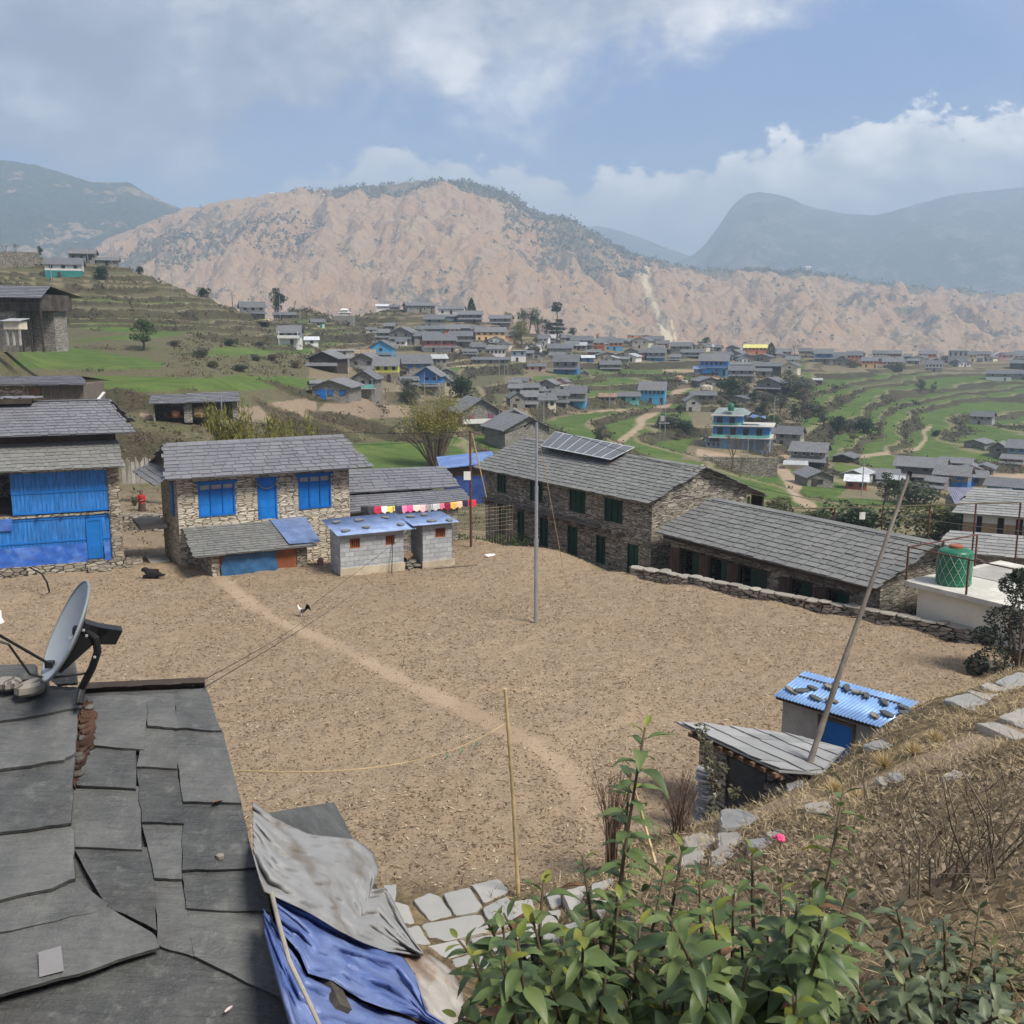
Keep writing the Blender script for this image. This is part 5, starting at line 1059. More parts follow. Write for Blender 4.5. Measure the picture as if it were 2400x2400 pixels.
# ---------------------------------------------------------------- tarpaulins beside the roof
T1, T2, T3 = rp(604, 2045, .0), at(988, 2229, 7.7), at(870, 1990, 9.0); TN = (T2 - T1).cross(T3 - T1).normalized()
if TN.z < 0: TN = -TN
def tarp(name, label, mat, top, bot, off, nu=46, nv=16, amp=.035, seed=0, th=0.0):
 """cloth between two traced edges, laid on the lean-to with folds along its length"""
 m = MB()
 def along(pl, u):
  d = [math.dist(pl[i], pl[i + 1]) for i in range(len(pl) - 1)]; s = u * sum(d)
  for i, k in enumerate(d):
   if s <= k or i == len(d) - 1: f = min(1, s / k); return (pl[i][0] + (pl[i + 1][0] - pl[i][0]) * f, pl[i][1] + (pl[i + 1][1] - pl[i][1]) * f)
   s -= k
 us = np.linspace(0, 1, nu + 1); vs = np.linspace(0, 1, nv + 1); UU, VV = np.meshgrid(us, vs, indexing='ij')
 f = amp * 1.3 * fbm(UU * 3.0 + seed + VV * 2.0, VV * 5.5, 3, 50 + seed) + amp * .65 * fbm(UU * 9 + VV * 6, VV * 6 + seed, 3, 60 + seed, .5) + amp * .9 * np.abs(fbm(UU * 2.5 + VV * 1.5, VV * 7 - UU * 3, 2, 70 + seed))
 for i, u in enumerate(us):
  for j, v in enumerate(vs):
   a = along(top, u); b = along(bot, u); m.v.append(tuple(plane_hit(a[0] + (b[0] - a[0]) * v, a[1] + (b[1] - a[1]) * v, T1, TN, off + float(f[i, j]))))
 for i in range(nu):
  for j in range(nv): a = i * (nv + 1) + j; m.f.append((a, a + nv + 1, a + nv + 2, a + 1)); m.mi.append(0)
 o = m.build(name, mat, None, True); tag(o, label, 'tarpaulin')
 md = o.modifiers.new('thickness', 'SOLIDIFY'); md.thickness = .006
 return o
tarp('tarpaulin', 'weathered grey tarpaulin spread from the slate roof edge towards the paving', TARPG, [(592, 1880), (640, 1916), (720, 1955), (832, 1968), (876, 2000), (886, 2040), (872, 2085), (905, 2080), (935, 2140), (966, 2200), (992, 2235)], [(594, 2010), (608, 2060), (622, 2092), (700, 2128), (745, 2152), (790, 2180), (850, 2210), (905, 2230), (950, 2235), (990, 2240)], .13, 110, 40, .05, 1)
tarp('tarpaulin', 'faded blue tarpaulin, upper fold with holes, under the grey sheet', TARPF, [(630, 2085), (700, 2122), (790, 2176), (880, 2215), (945, 2245), (975, 2290), (1000, 2370), (1075, 2420)], [(655, 2180), (700, 2230), (722, 2282), (780, 2300), (850, 2345), (905, 2365), (980, 2385), (1065, 2425)], .09, 100, 34, .045, 2)
tarp('tarpaulin', 'lowest faded blue tarpaulin lying against the slate roof edge', TARPF, [(618, 2130), (660, 2190), (720, 2290), (800, 2330), (900, 2372), (980, 2395), (1060, 2440)], [(620, 2180), (650, 2300), (680, 2400), (700, 2480), (860, 2520), (960, 2520), (1060, 2500)], .03, 90, 30, .04, 3)
tarp('tarpaulin', 'brown and grey stiff sheet curling off the lean-to end above the paving', TARPN, [(905, 2225), (960, 2232), (1010, 2240), (1060, 2275), (1085, 2330), (1092, 2400)], [(940, 2255), (965, 2290), (985, 2340), (1010, 2390), (1050, 2420), (1085, 2440)], .07, 40, 14, .03, 4)
def lean_props():
 m = MB(); R2 = random.Random(4); m.slab(jag([plane_hit(x, y, T1, TN, .05) for x, y in ((628, 1906), (783, 1880), (831, 1973), (760, 1970), (640, 1930))], R2, .008, 4), TN * .03); o = m.build('slate_slab', SLATE_N); tag(o, 'grey slate slab sticking out beyond the grey tarpaulin', 'slate')
 m = MB(); m.tube([plane_hit(x, y, T1, TN, .22) for x, y in ((637, 2095), (655, 2170), (678, 2252), (720, 2340), (752, 2410), (770, 2470))], [.016, .016, .015, .014, .013, .012], 8); o = m.build('bamboo_pole', paint('old_cane', (.30, .275, .23), .6, .3, .3)); tag(o, 'thin grey cane lying over the blue tarpaulins beside the slate roof', 'pole')
 m = MB(); a, b = plane_hit(768, 2300, T1, TN, .04), plane_hit(800, 2372, T1, TN, .05); d = (b - a).normalized(); s = d.cross(TN).normalized() * .055; u = TN * .045
 m.hexa([a - s - u, a + s - u, b + s * 1.05 - u, b - s * 1.05 - u, a - s + u, a + s + u, b + s * 1.05 + u, b - s * 1.05 + u]); o = m.build('timber_beam', paint('charred_timber', (.07, .062, .05), .85, .5, .35)); tag(o, 'dark split timber end poking out from under the blue tarpaulin', 'beam')
 # lean-to under the sheets
 t = thing('lean_to', 'low lean-to against the slate house, hidden under old tarpaulins', 'lean-to', (0, 0, 0)); m = MB()
 m.slab([plane_hit(x, y, T1, TN, -.06) for x, y in ((606, 1915), (815, 1985), (900, 2100), (960, 2225), (1040, 2310), (1050, 2500), (720, 2500))], TN * .05); m.build('roof', WOODD, t)
 m = MB(); q = [plane_hit(x, y, T1, TN, -.12) for x, y in ((612, 1925), (805, 1992), (890, 2105), (945, 2228), (1020, 2320), (1030, 2500), (730, 2500))]; k = len(q)
 m.add([tuple(p) for p in q] + [(p.x, p.y, -.3) for p in q], [(i, i + k, (i + 1) % k + k, (i + 1) % k) for i in range(k)]); m.build('wall', STONE_Y, t)
lean_props()
# ---------------------------------------------------------------- flagstones and bank stones
PAVE = slate('flagstone', (.26, .265, .26), (.34, .335, .315), (.43, .41, .365))
def flags():
 S = [[(1190, 1000), (1310, 945), (1390, 975), (1480, 1110), (1310, 1155)], [(1415, 950), (1610, 905), (1705, 1040), (1660, 1085), (1500, 1110)], [(1630, 885), (1830, 840), (1910, 930), (1720, 1020)], [(1250, 1180), (1690, 1105), (1760, 1230), (1330, 1330)], [(1710, 1060), (1900, 970), (1965, 1150), (1800, 1240)], [(1240, 1360), (1560, 1295), (1610, 1370), (1450, 1440)], [(1620, 1290), (1780, 1260), (1815, 1340), (1660, 1390)], [(1480, 1450), (1640, 1405), (1590, 1480), (1500, 1510)], [(1580, 1530), (1700, 1420), (1850, 1450), (1940, 1600), (1740, 1640)], [(1040, 1010), (1150, 1040), (1195, 1170), (1110, 1215)], [(1130, 1215), (1230, 1190), (1320, 1330), (1200, 1340)], [(960, 890), (1060, 880), (1050, 1000), (1010, 1000)], [(1800, 1270), (1932, 1240), (1940, 1310), (1820, 1320)], [(1840, 1350), (1990, 1330), (2010, 1420), (1870, 1440)], [(1960, 1440), (2060, 1400), (2100, 1500), (1980, 1560)], [(1650, 1400), (1820, 1360), (1840, 1430), (1700, 1410)]]
 S = [[(600 + x / 3.22, 1800 + y / 3.22) for x, y in q] for q in S]
 S += [[(1200 + x / 3.22, 1800 + y / 3.22) for x, y in q] for q in [[(250, 950), (350, 930), (390, 1030), (300, 1060)], [(380, 930), (560, 890), (570, 1080), (450, 1100)], [(0, 1010), (150, 990), (200, 1150), (10, 1170)], [(390, 1190), (540, 1150), (590, 1200), (540, 1330), (400, 1310)], [(210, 1090), (370, 1070), (380, 1200), (220, 1220)], [(600, 880), (760, 830), (800, 950), (620, 1000)], [(640, 1020), (780, 980), (800, 1120), (650, 1140)], [(20, 1190), (190, 1170), (210, 1300), (40, 1330)], [(230, 1240), (370, 1220), (390, 1350), (240, 1370)], [(-30, 1350), (200, 1330), (220, 1480), (0, 1500)]]]
 m = MB(); R = random.Random(6)
 for k, q in enumerate(S):
  gq = hit_near(sum(p[0] for p in q) / len(q), sum(p[1] for p in q) / len(q), 6); z = gq.z + .05 + R.uniform(-.012, .012); pts = [atz(x, y, z + R.uniform(-.008, .008)) for x, y in q]; c = sum(pts, V()) / len(pts); pp = []
  for i in range(len(pts)):
   a, b, d = pts[i - 1], pts[i], pts[(i + 1) % len(pts)]; pp += [b.lerp(a, .07), b.lerp(d, .07)] + [b.lerp(d, u) + V((R.uniform(-.012, .012), R.uniform(-.012, .012), R.uniform(-.004, .004))) for u in (.3, .5, .7)]
  o = len(m.v); n = len(pp); pp = [c + (p - c) * 1.02 for p in pp]
  if sum((pp[i].x * pp[(i + 1) % n].y - pp[(i + 1) % n].x * pp[i].y) for i in range(n)) < 0: pp = pp[::-1]
  m.v += [tuple(c + (p - c) * .97 + V((0, 0, .01))) for p in pp] + [tuple(p) for p in pp] + [tuple(p - V((0, 0, .22))) for p in pp]
  m.f += [tuple(o + i for i in range(n))] + [(o + i, o + n + i, o + n + (i + 1) % n, o + (i + 1) % n) for i in range(n)] + [(o + n + i, o + 2 * n + i, o + 2 * n + (i + 1) % n, o + n + (i + 1) % n) for i in range(n)]; m.mi += [0] * (2 * n + 1)
 o = m.build('stone_path', PAVE); o['kind'] = 'structure'
flags()
def bank_stones():
 f = lambda s, ox, oy, q: [(ox + x / s, oy + y / s) for x, y in q]
 A = 4.6; L = [(f(A, 1580, 1560, [(490, 1560), (700, 1550), (990, 1690), (930, 1760), (500, 1790)]), .28, 'large pale block of stone at the foot of the grey tin door'),
   (f(A, 1580, 1560, [(100, 1850), (300, 1800), (440, 1850), (430, 1990), (250, 2090), (110, 1960)]), .22, 'pale bank stone at the bottom of the stone post'), (f(A, 1580, 1560, [(460, 1810), (700, 1800), (760, 1900), (620, 1990), (470, 1960)]), .18, 'pale rounded stone just below the large pale block'),
   (f(A, 1580, 1560, [(790, 1880), (1000, 1870), (1090, 1932), (1040, 1990), (800, 1970)]), .14, 'flat pale stone left of the pink flower'), (f(A, 1580, 1560, [(1390, 1500), (1650, 1460), (1790, 1600), (1660, 1650), (1400, 1540)]), .10, 'flat grey stone in the dry grass behind the single upright leafy shoot'),
   (f(A, 1580, 1560, [(1690, 960), (1880, 900), (1960, 1050), (1750, 1020)]), .10, 'grey stone at the right corner of the pen\'s slate roof'), (f(A, 1580, 1560, [(1190, 1250), (1350, 1230), (1420, 1330), (1220, 1310)]), .14, 'stone at the foot of the tall leaning bamboo'),
   (f(3.22, 1200, 1800, [(1290, 640), (1440, 620), (1480, 720), (1350, 800), (1260, 760)]), .22, 'long pale stone low on the bank left of the round one'), (f(3.22, 1200, 1800, [(1500, 640), (1590, 590), (1700, 640), (1680, 740), (1500, 740)]), .24, 'rounded pale stone on the bank above the leafy shrub'),
   (f(3.22, 1800, 1400, [(1310, 770), (1520, 720), (1720, 830), (1580, 870)]), .09, 'big flat slab at the left end of the stone steps'), (f(3.22, 1800, 1400, [(1500, 700), (1770, 740), (1730, 810), (1540, 730)]), .08, 'second slab of the stone steps, buff coloured'),
   (f(3.22, 1800, 1400, [(1590, 665), (1660, 645), (1840, 700), (1770, 745)]), .08, 'narrow grey slab in the middle of the stone steps'), (f(3.22, 1800, 1400, [(1705, 640), (1900, 560), (2100, 640), (1840, 700)]), .09, 'topmost grey slab of the stone steps by the dark bush'),
   (f(3.22, 1800, 1400, [(1730, 900), (1932, 830), (2120, 900), (2100, 1010), (1932, 990)]), .10, 'wide grey slab at the right edge under the stone steps'), (f(3.22, 1800, 1400, [(1560, 950), (1700, 940), (2100, 1090), (2080, 1190), (1932, 1110)]), .10, 'lowest wide slab below the stone steps'),
   (f(3.22, 1800, 1400, [(710, 1115), (850, 1070), (970, 1135), (780, 1150)]), .08, 'flat pale stone in front of the blue hut door'), (f(3.22, 1800, 1400, [(1290, 1370), (1400, 1300), (1530, 1350), (1480, 1395)]), .07, 'lone triangular slab in the dry bank'),
   (f(3.22, 1800, 1400, [(800, 1360), (920, 1350), (990, 1420), (880, 1435)]), .06, 'left one of two path slabs behind the straw tufts'), (f(3.22, 1800, 1400, [(890, 1330), (1000, 1320), (1070, 1390), (990, 1405)]), .06, 'right one of two path slabs behind the straw tufts'),
   (f(3.22, 1800, 1400, [(470, 1190), (560, 1165), (640, 1160), (620, 1260), (480, 1215)]), .12, 'stone slab between the pen roof and the straw tufts'), (f(3.22, 1800, 1400, [(-20, 1780), (80, 1755), (170, 1800), (40, 1830)]), .08, 'flat stone half buried above the pink flower'), (f(3.22, 1800, 1400, [(130, 1400), (260, 1370), (300, 1480), (160, 1500)]), .14, 'angular stone below the foot of the leaning bamboo')]
 R = random.Random(3)
 for k, (q, th, l) in enumerate(L):
  cx, cy_ = sum(p[0] for p in q) / len(q), sum(p[1] for p in q) / len(q); g = hit_near(cx, cy_); e_ = .25; nn = V((-(zf(g.x + e_, g.y) - zf(g.x - e_, g.y)) / (2 * e_) * .7, -(zf(g.x, g.y + e_) - zf(g.x, g.y - e_)) / (2 * e_) * .7, 1)).normalized()
  pts = [plane_hit(x, y, g + V((0, 0, min(.07, th * .5))), nn) for x, y in q]; c = sum(pts, V()) / len(pts); pp = []
  for i in range(len(pts)):
   a, b, d = pts[i - 1], pts[i], pts[(i + 1) % len(pts)]; pp += [b.lerp(a, .09), b.lerp(d, .09)] + [b.lerp(d, u) + V((R.uniform(-.02, .02), R.uniform(-.02, .02), R.uniform(-.01, .01))) for u in (.3, .5, .7)]
  n = len(pp)
  if sum((pp[i].x * pp[(i + 1) % n].y - pp[(i + 1) % n].x * pp[i].y) for i in range(n)) < 0: pp = pp[::-1]
  m = MB(); pp = [p - c for p in pp]; m.v = [tuple(p * .93 + V((0, 0, th * .12 + R.uniform(-.012, .012)))) for p in pp] + [tuple(p) for p in pp] + [tuple(p * .95 - V((0, 0, th + .25))) for p in pp]
  m.f = [tuple(range(n))] + [(i, n + i, n + (i + 1) % n, (i + 1) % n) for i in range(n)] + [(n + i, 2 * n + i, 2 * n + (i + 1) % n, n + (i + 1) % n) for i in range(n)]; m.mi = [0] * (2 * n + 1)
  o = m.build('bank_stone', BANKST if k % 3 else PAVE); o.location = c; tag(o, l, 'stone', 'flat stones on the dry bank')
BANKST = slate('bank_stone', (.31, .285, .245), (.42, .39, .34), (.52, .49, .43))
bank_stones()
# ---------------------------------------------------------------- hut with light blue roof, and slate-roofed pen
def hut():
 a = atz(1812, 1630, 1.62); b = atz(2061, 1704, 1.62); an = math.atan2(b.y - a.y, b.x - a.x); F = Fac((a.x, a.y, 0), an); L = (b - a).length
 t = thing('hut', 'small cement hut with stone-weighted light blue sheet roof and blue door', 'hut', F.O, an)
 p2 = F.inv(atz(1937, 1597, 1.92)); p3 = F.inv(atz(2174, 1667, 1.92)); D = max(1.2, min(p2.y, 2.2)); print('hut', L, p2, p3)
 x0 = F.loc(1834, 1660, .25)[0]; d0, d1 = F.loc(1917, 1700, .25)[0], F.loc(2004, 1730, .25)[0]
 w = MB(); wall_open(w, x0, L - .15, -.4, 1.56, .25, [(d0, d1, -.4, 1.40)], .2); w.quad((x0, D - .1, -.4), (x0, .25, -.4), (x0, .25, 1.56), (x0, D - .1, 1.85)); w.quad((L - .15, .25, -.4), (L - .15, D - .1, -.4), (L - .15, D - .1, 1.85), (L - .15, .25, 1.56)); w.quad((L - .15, D - .1, -.4), (x0, D - .1, -.4), (x0, D - .1, 1.85), (L - .15, D - .1, 1.85)); w.build('wall', CEM, t)
 f = MB(); f.box(d0, d0 + .07, .22, .34, -.4, 1.40); f.box(d1 - .07, d1, .22, .34, -.4, 1.40); f.box(d0 + .07, d1 - .07, .22, .34, 1.33, 1.40); f.build('door_frame', WOOD, t); f = MB(); f.box(d0 + .07, d1 - .07, .27, .31, -.4, 1.33); f.build('door', BLUE2, t)
 r = MB(); corr_sheet(r, (0, 0, 1.62), (L, 0, 1.62), (.05, D + .1, 1.92), (L + .25, D + .1, 1.92), .085, .016); r.build('roof', TINL, t, True)
 r = MB(); r.box(.05, L - .05, .05, .12, 1.53, 1.59); r.box(.05, L, D - .2, D - .12, 1.80, 1.87); r.build('rafters', WOODD, t)
 sp = [(1854, 1620), (1880, 1620), (1903, 1614), (1945, 1612), (1960, 1603), (1985, 1614), (2010, 1625), (2030, 1632), (1910, 1638), (1950, 1645), (2072, 1648), (2122, 1662), (2050, 1680), (2078, 1675), (2125, 1673)]
 zz = F.O + V((0, 0, 1.63)); nn = (V((0, 0, 1)) * 1.0 - F.y * (.30 / (D + .1))).normalized()
 for k, (px, py) in enumerate(sp):
  m = MB(); rock(m, (0, 0, 0), random.uniform(.26, .42), random.uniform(.13, .2), .055, 400 + k); o = m.build('roof_stone', SLATE_N if k % 3 else STONE_R); o.location = plane_hit(px, py, zz, nn, .01); o.rotation_euler = (R_(8), 0, R.uniform(0, .6) if False else .2 * k % 1.2)
  tag(o, f'dark flat stone on the light blue hut roof, {ORD[k]} counting from its left back corner', 'stone', 'stones holding down the blue hut roof')
hut()
def pen():
 z = 1.72; q = [(1584, 1690), (1604, 1701), (1826, 1806), (1928, 1813), (1975, 1758), (1878, 1725), (1678, 1701)]
 a = atz(1604, 1701, z); b = atz(1826, 1806, z); an = math.atan2(b.y - a.y, b.x - a.x); F = Fac((a.x, a.y, 0), an); L = (b - a).length; print('pen', L, math.degrees(an), a, b)
 t = thing('stone_pen', 'low stone animal pen under pale slates with a grey tin door', 'pen', F.O, an)
 nn = V((0, 0, 1)); nn = (nn + F.y * .10).normalized(); P0 = F.O + V((0, 0, z)); R = random.Random(8)
 pts = [F.inv(plane_hit(x, y, P0, nn)) for x, y in q]; Dp = max(p.y for p in pts); m = MB()
 n2 = V((0, .10, 1)).normalized(); m.slab(pts, n2 * .04)
 rows = 5
 for r in range(rows):
  y0 = Dp * r / rows; y1 = Dp * (r + 1.2) / rows
  def span(y):
   xs = []
   for i in range(len(pts)):
    p, p2 = pts[i], pts[(i + 1) % len(pts)]
    if (p.y - y) * (p2.y - y) <= 0 and abs(p.y - p2.y) > 1e-6: xs.append(p.x + (p2.x - p.x) * (y - p.y) / (p2.y - p.y))
   return (min(xs), max(xs)) if len(xs) > 1 else None
  s0 = span(min(max(y0, .01), Dp - .02)); s1 = span(min(y1, Dp - .02))
  if not s0 or not s1: continue
  u = 0.
  while u < 1:
   w = R.uniform(.35, .8) / max(.5, s0[1] - s0[0]); u1 = min(1, u + w); zz = lambda y: z - .10 * y
   A_ = V((s0[0] + (s0[1] - s0[0]) * u, y0 + R.uniform(-.06, .02), zz(y0) + .05 + R.uniform(0, .012))); B_ = V((s0[0] + (s0[1] - s0[0]) * u1 - .008, y0 + R.uniform(-.03, .03), zz(y0) + .05)); C_ = V((s1[0] + (s1[1] - s1[0]) * u1 - .008, y1, zz(y1) + .02)); D_ = V((s1[0] + (s1[1] - s1[0]) * u, y1, zz(y1) + .02)); tk = V((0, 0, .022))
   m.hexa([A_ - tk, B_ - tk, C_ - tk, D_ - tk, A_, B_, C_, D_]); u = u1
 m.build('roof', SLATE_L, t)
 x0, x1 = F.loc(1706, 1800, .15)[0], F.loc(1793, 1840, .15)[0]
 m = MB(); m.box(x0, x1, .16, .19, -.35, 1.42); m.build('tin_door', paint('dark_grey_tin', (.065, .075, .088), .5, .25, .25, .3), t)
 m = MB(); m.box(x1 + .02, L + .9, .1, .5, -.4, 1.25); m.box(.35, x0 - .02, .12, .4, -.4, 1.5); m.box(.2, L + .2, Dp * .75, Dp * .75 + .3, -.4, 1.3); m.build('wall', STONE_E, t)
 m = MB(); m.box(.1, L, .06, .16, 1.50, 1.60)
 for i in range(9): x = .2 + i * (L - .3) / 8; m.box(x, x + .09, -.08, .9, 1.58, 1.66)
 m.build('rafters', WOOD, t)
 # stacked slate post at the left
 p = atz(1650, 1935, .15); m = MB(); R = random.Random(2)
 for i in range(27): rock(m, (R.uniform(-.03, .03), R.uniform(-.03, .03), i * .055 - .1), .42 - .004 * i + R.uniform(-.05, .05), .36, .052, 900 + i, rz=.5 + R.uniform(-.15, .15))
 o = m.build('stone_post', slate('post_slate', (.20, .215, .225), (.33, .35, .36), (.46, .475, .47))); o.location = (p.x, p.y, 0); tag(o, 'stacked pale slate post at the left end of the pen', 'post')
SLATE_L = slate('pale_slate', (.22, .225, .225), (.33, .335, .33), (.44, .44, .425))
pen()
# ---------------------------------------------------------------- poles, wires, sticks
def bamboo(name, pts, r0, r1, mat, label, cat='pole', nodes=7):
 m = MB(); pts = [V(p) for p in pts]; P, Rr = [], []; n = 40
 L = [0];
 for i in range(len(pts) - 1): L.append(L[-1] + (pts[i + 1] - pts[i]).length)
 for i in range(n + 1):
  s = L[-1] * i / n; k = max(j for j in range(len(L)) if L[j] <= s + 1e-9); k = min(k, len(pts) - 2); P.append(pts[k].lerp(pts[k + 1], (s - L[k]) / (L[k + 1] - L[k])))
  ph = (i * nodes / n) % 1; Rr.append((r0 + (r1 - r0) * i / n) * (1.16 if (i * nodes) % n < nodes else 1.0))
 m.tube(P, Rr, 10); o = m.build(name, mat); tag(o, label, cat); return o
def poles():
 b = atz(1256, 1460, 0); t = thing('steel_pole', 'tall galvanised steel pole standing in the bare field', 'pole', b)
 H = at(1256, 990, b.y).z; m = MB(); m.tube([(0, 0, -.3), (0, 0, H * .42)], .072, 12); m.build('lower_tube', STEEL, t)
 m = MB(); m.tube([(0, 0, H * .42), (0, 0, H * .68)], .058, 12); m.lathe([(.082, H * .41), (.082, H * .43)], 12); m.lathe([(.066, H * .67), (.066, H * .69)], 12); m.build('middle_tube', STEEL, t); m = MB(); m.tube([(0, 0, H * .68), (0, 0, H)], .046, 12); m.build('upper_tube', STEEL, t)
 top = b + V((0, 0, H)); m = MB(); m.tube([(0, 0, 0), (-.05, 0, .06), (-.16, 0, .06), (-.30, .02, -.06), (-.42, .05, -.16)], .028, 6); m.tube([(-.1, 0, .04), (-.25, .05, -.10), (-.35, .1, -.25)], .014, 5); o = m.build('cable_bundle', CABLE); o.location = top; tag(o, 'bundle of black wires tied at the top of the steel pole', 'cable')
 w = [(sag(top + V((-.4, 0, -.1)), at(1102, 1012, 46), .25), .016, 'thick black wire from the steel pole towards the rusty post'), (sag(at(1102, 1012, 46), at(340, 925, 75), 1.0), .012, 'black wire running left over the terraces from the rusty post'), (sag(top, at(2800, 1270, 30), .9, 24), .010, 'long wire sagging right across the roofs from the steel pole'), (sag(at(1102, 1020, 46), at(430, 905, 90), 2.2), .010, 'lower wire crossing the brown bank behind the middle house'),
   (sag(top + V((0, 0, -.1)), atz(1330, 1385, .0), .02), .012, 'thin guy wire from the pole top down to the field'), ([atz(730, 1420, .05), FD.w(3.4, -.3, 1.95)], .008, 'thin line from the field to the block shed roof')]
 for p, r, l in w: m = MB(); m.tube(p, r, 5); o = m.build('wire', CABLE if 'guy' not in l else BAMB); tag(o, l, 'wire')
 c = at(1102, 1010, 46); g = zf(c.x, c.y); m = MB(); rod(m, (0, 0, -.3), (0, 0, c.z - g), .06, .05, 8); o = m.build('rusty_post', RUST); o.location = (c.x, c.y, g); tag(o, 'dark rusty post carrying wires beside the long stone building', 'post')
 for px, py, l in ((1085, 1118, 'small white notice board near the rusty post'),): m = MB(); p = at(1095, 1115, 45.6); m.box(-.16, .16, -.01, .01, -.2, .2); o = m.build('notice_board', WHITE); o.location = p; tag(o, l, 'sign')
 m = MB(); rod(m, at(1106, 1015, 46), at(1140, 1165, 46.5), .03); o = m.build('bamboo_pole', BAMB); tag(o, 'slanting bamboo stay beside the rusty post', 'pole')
 # tall leaning bamboo on the bank
 g = atz(1868, 1822, 1.4); g.z = min(g.z, zf(g.x, g.y)); tip = at(2132, 1108, g.y + 1.2); bamboo('bamboo_pole', [g - V((0, 0, .3)), g.lerp(tip, .35) + V((.03, 0, .02)), g.lerp(tip, .7) + V((.02, 0, 0)), tip], .066, .03, BAMG, 'tall thick grey bamboo pole leaning over the blue-roofed hut', nodes=9)
 m = MB(); m.tube([tip + V((-.02, 0, -.10)), tip + V((.02, 0, .03))], .048, 10); o = m.build('pole_binding', BLACK); tag(o, 'dark binding round the top of the leaning bamboo', 'binding')
 # cane in the middle with its string
 g = atz(1216, 2095, .1); tp = at(1184, 1614, g.y); bamboo('bamboo_cane', [g - V((0, 0, .2)), g.lerp(tp, .5) + V((.012, 0, 0)), tp], .037, .028, BAMB, 'upright yellow bamboo cane at the near edge of the field', nodes=11)
 k = at(1182, 1697, g.y); e = rp(556, 1806, .1); m = MB(); m.tube(sag(k, e, .28, 24), .008, 5); o = m.build('string', BAMB); tag(o, 'pale string sagging from the bamboo cane to the slate roof', 'string')
 s = sag(k, e, .28, 24); m = MB()
 for i, q in enumerate((9, 7, 5)): p = s[q]; m.tube([p, p + V((.03, 0, -.06)), p + V((-.02, .01, -.12))], .008, 4)
 o = m.build('string_tie', paint('green_thread', (.05, .35, .16), .6)); tag(o, 'green thread ties hanging on the pale string', 'thread')
 for a, bb, l in (((450, 1608), (770, 1405), 'thin wire from the roof corner to the block shed, upper'), ((478, 1612), (900, 1330), 'thin wire from the roof corner to the block shed, lower')):
  m = MB(); m.tube(sag(rp(*a, .05), at(*bb, 38), .15, 10), .005, 4); o = m.build('wire', CABLE); tag(o, l, 'wire')
 m = MB(); m.tube([atz(116, 1388, 0), at(110, 1365, 36.6), at(98, 1345, 37), at(70, 1330, 37.6)], .035, 6); o = m.build('hose', CABLE); tag(o, 'black hose curving out of the ground below the blue plastic sheet', 'hose')
 m = MB(); rock(m, (0, 0, 0), .55, .35, .08, 5, flat=False); o = m.build('plastic_scrap', WHITE); o.location = atz(1148, 1303, 0); tag(o, 'scrap of white plastic lying on the field by the steel pole', 'scrap')
poles()
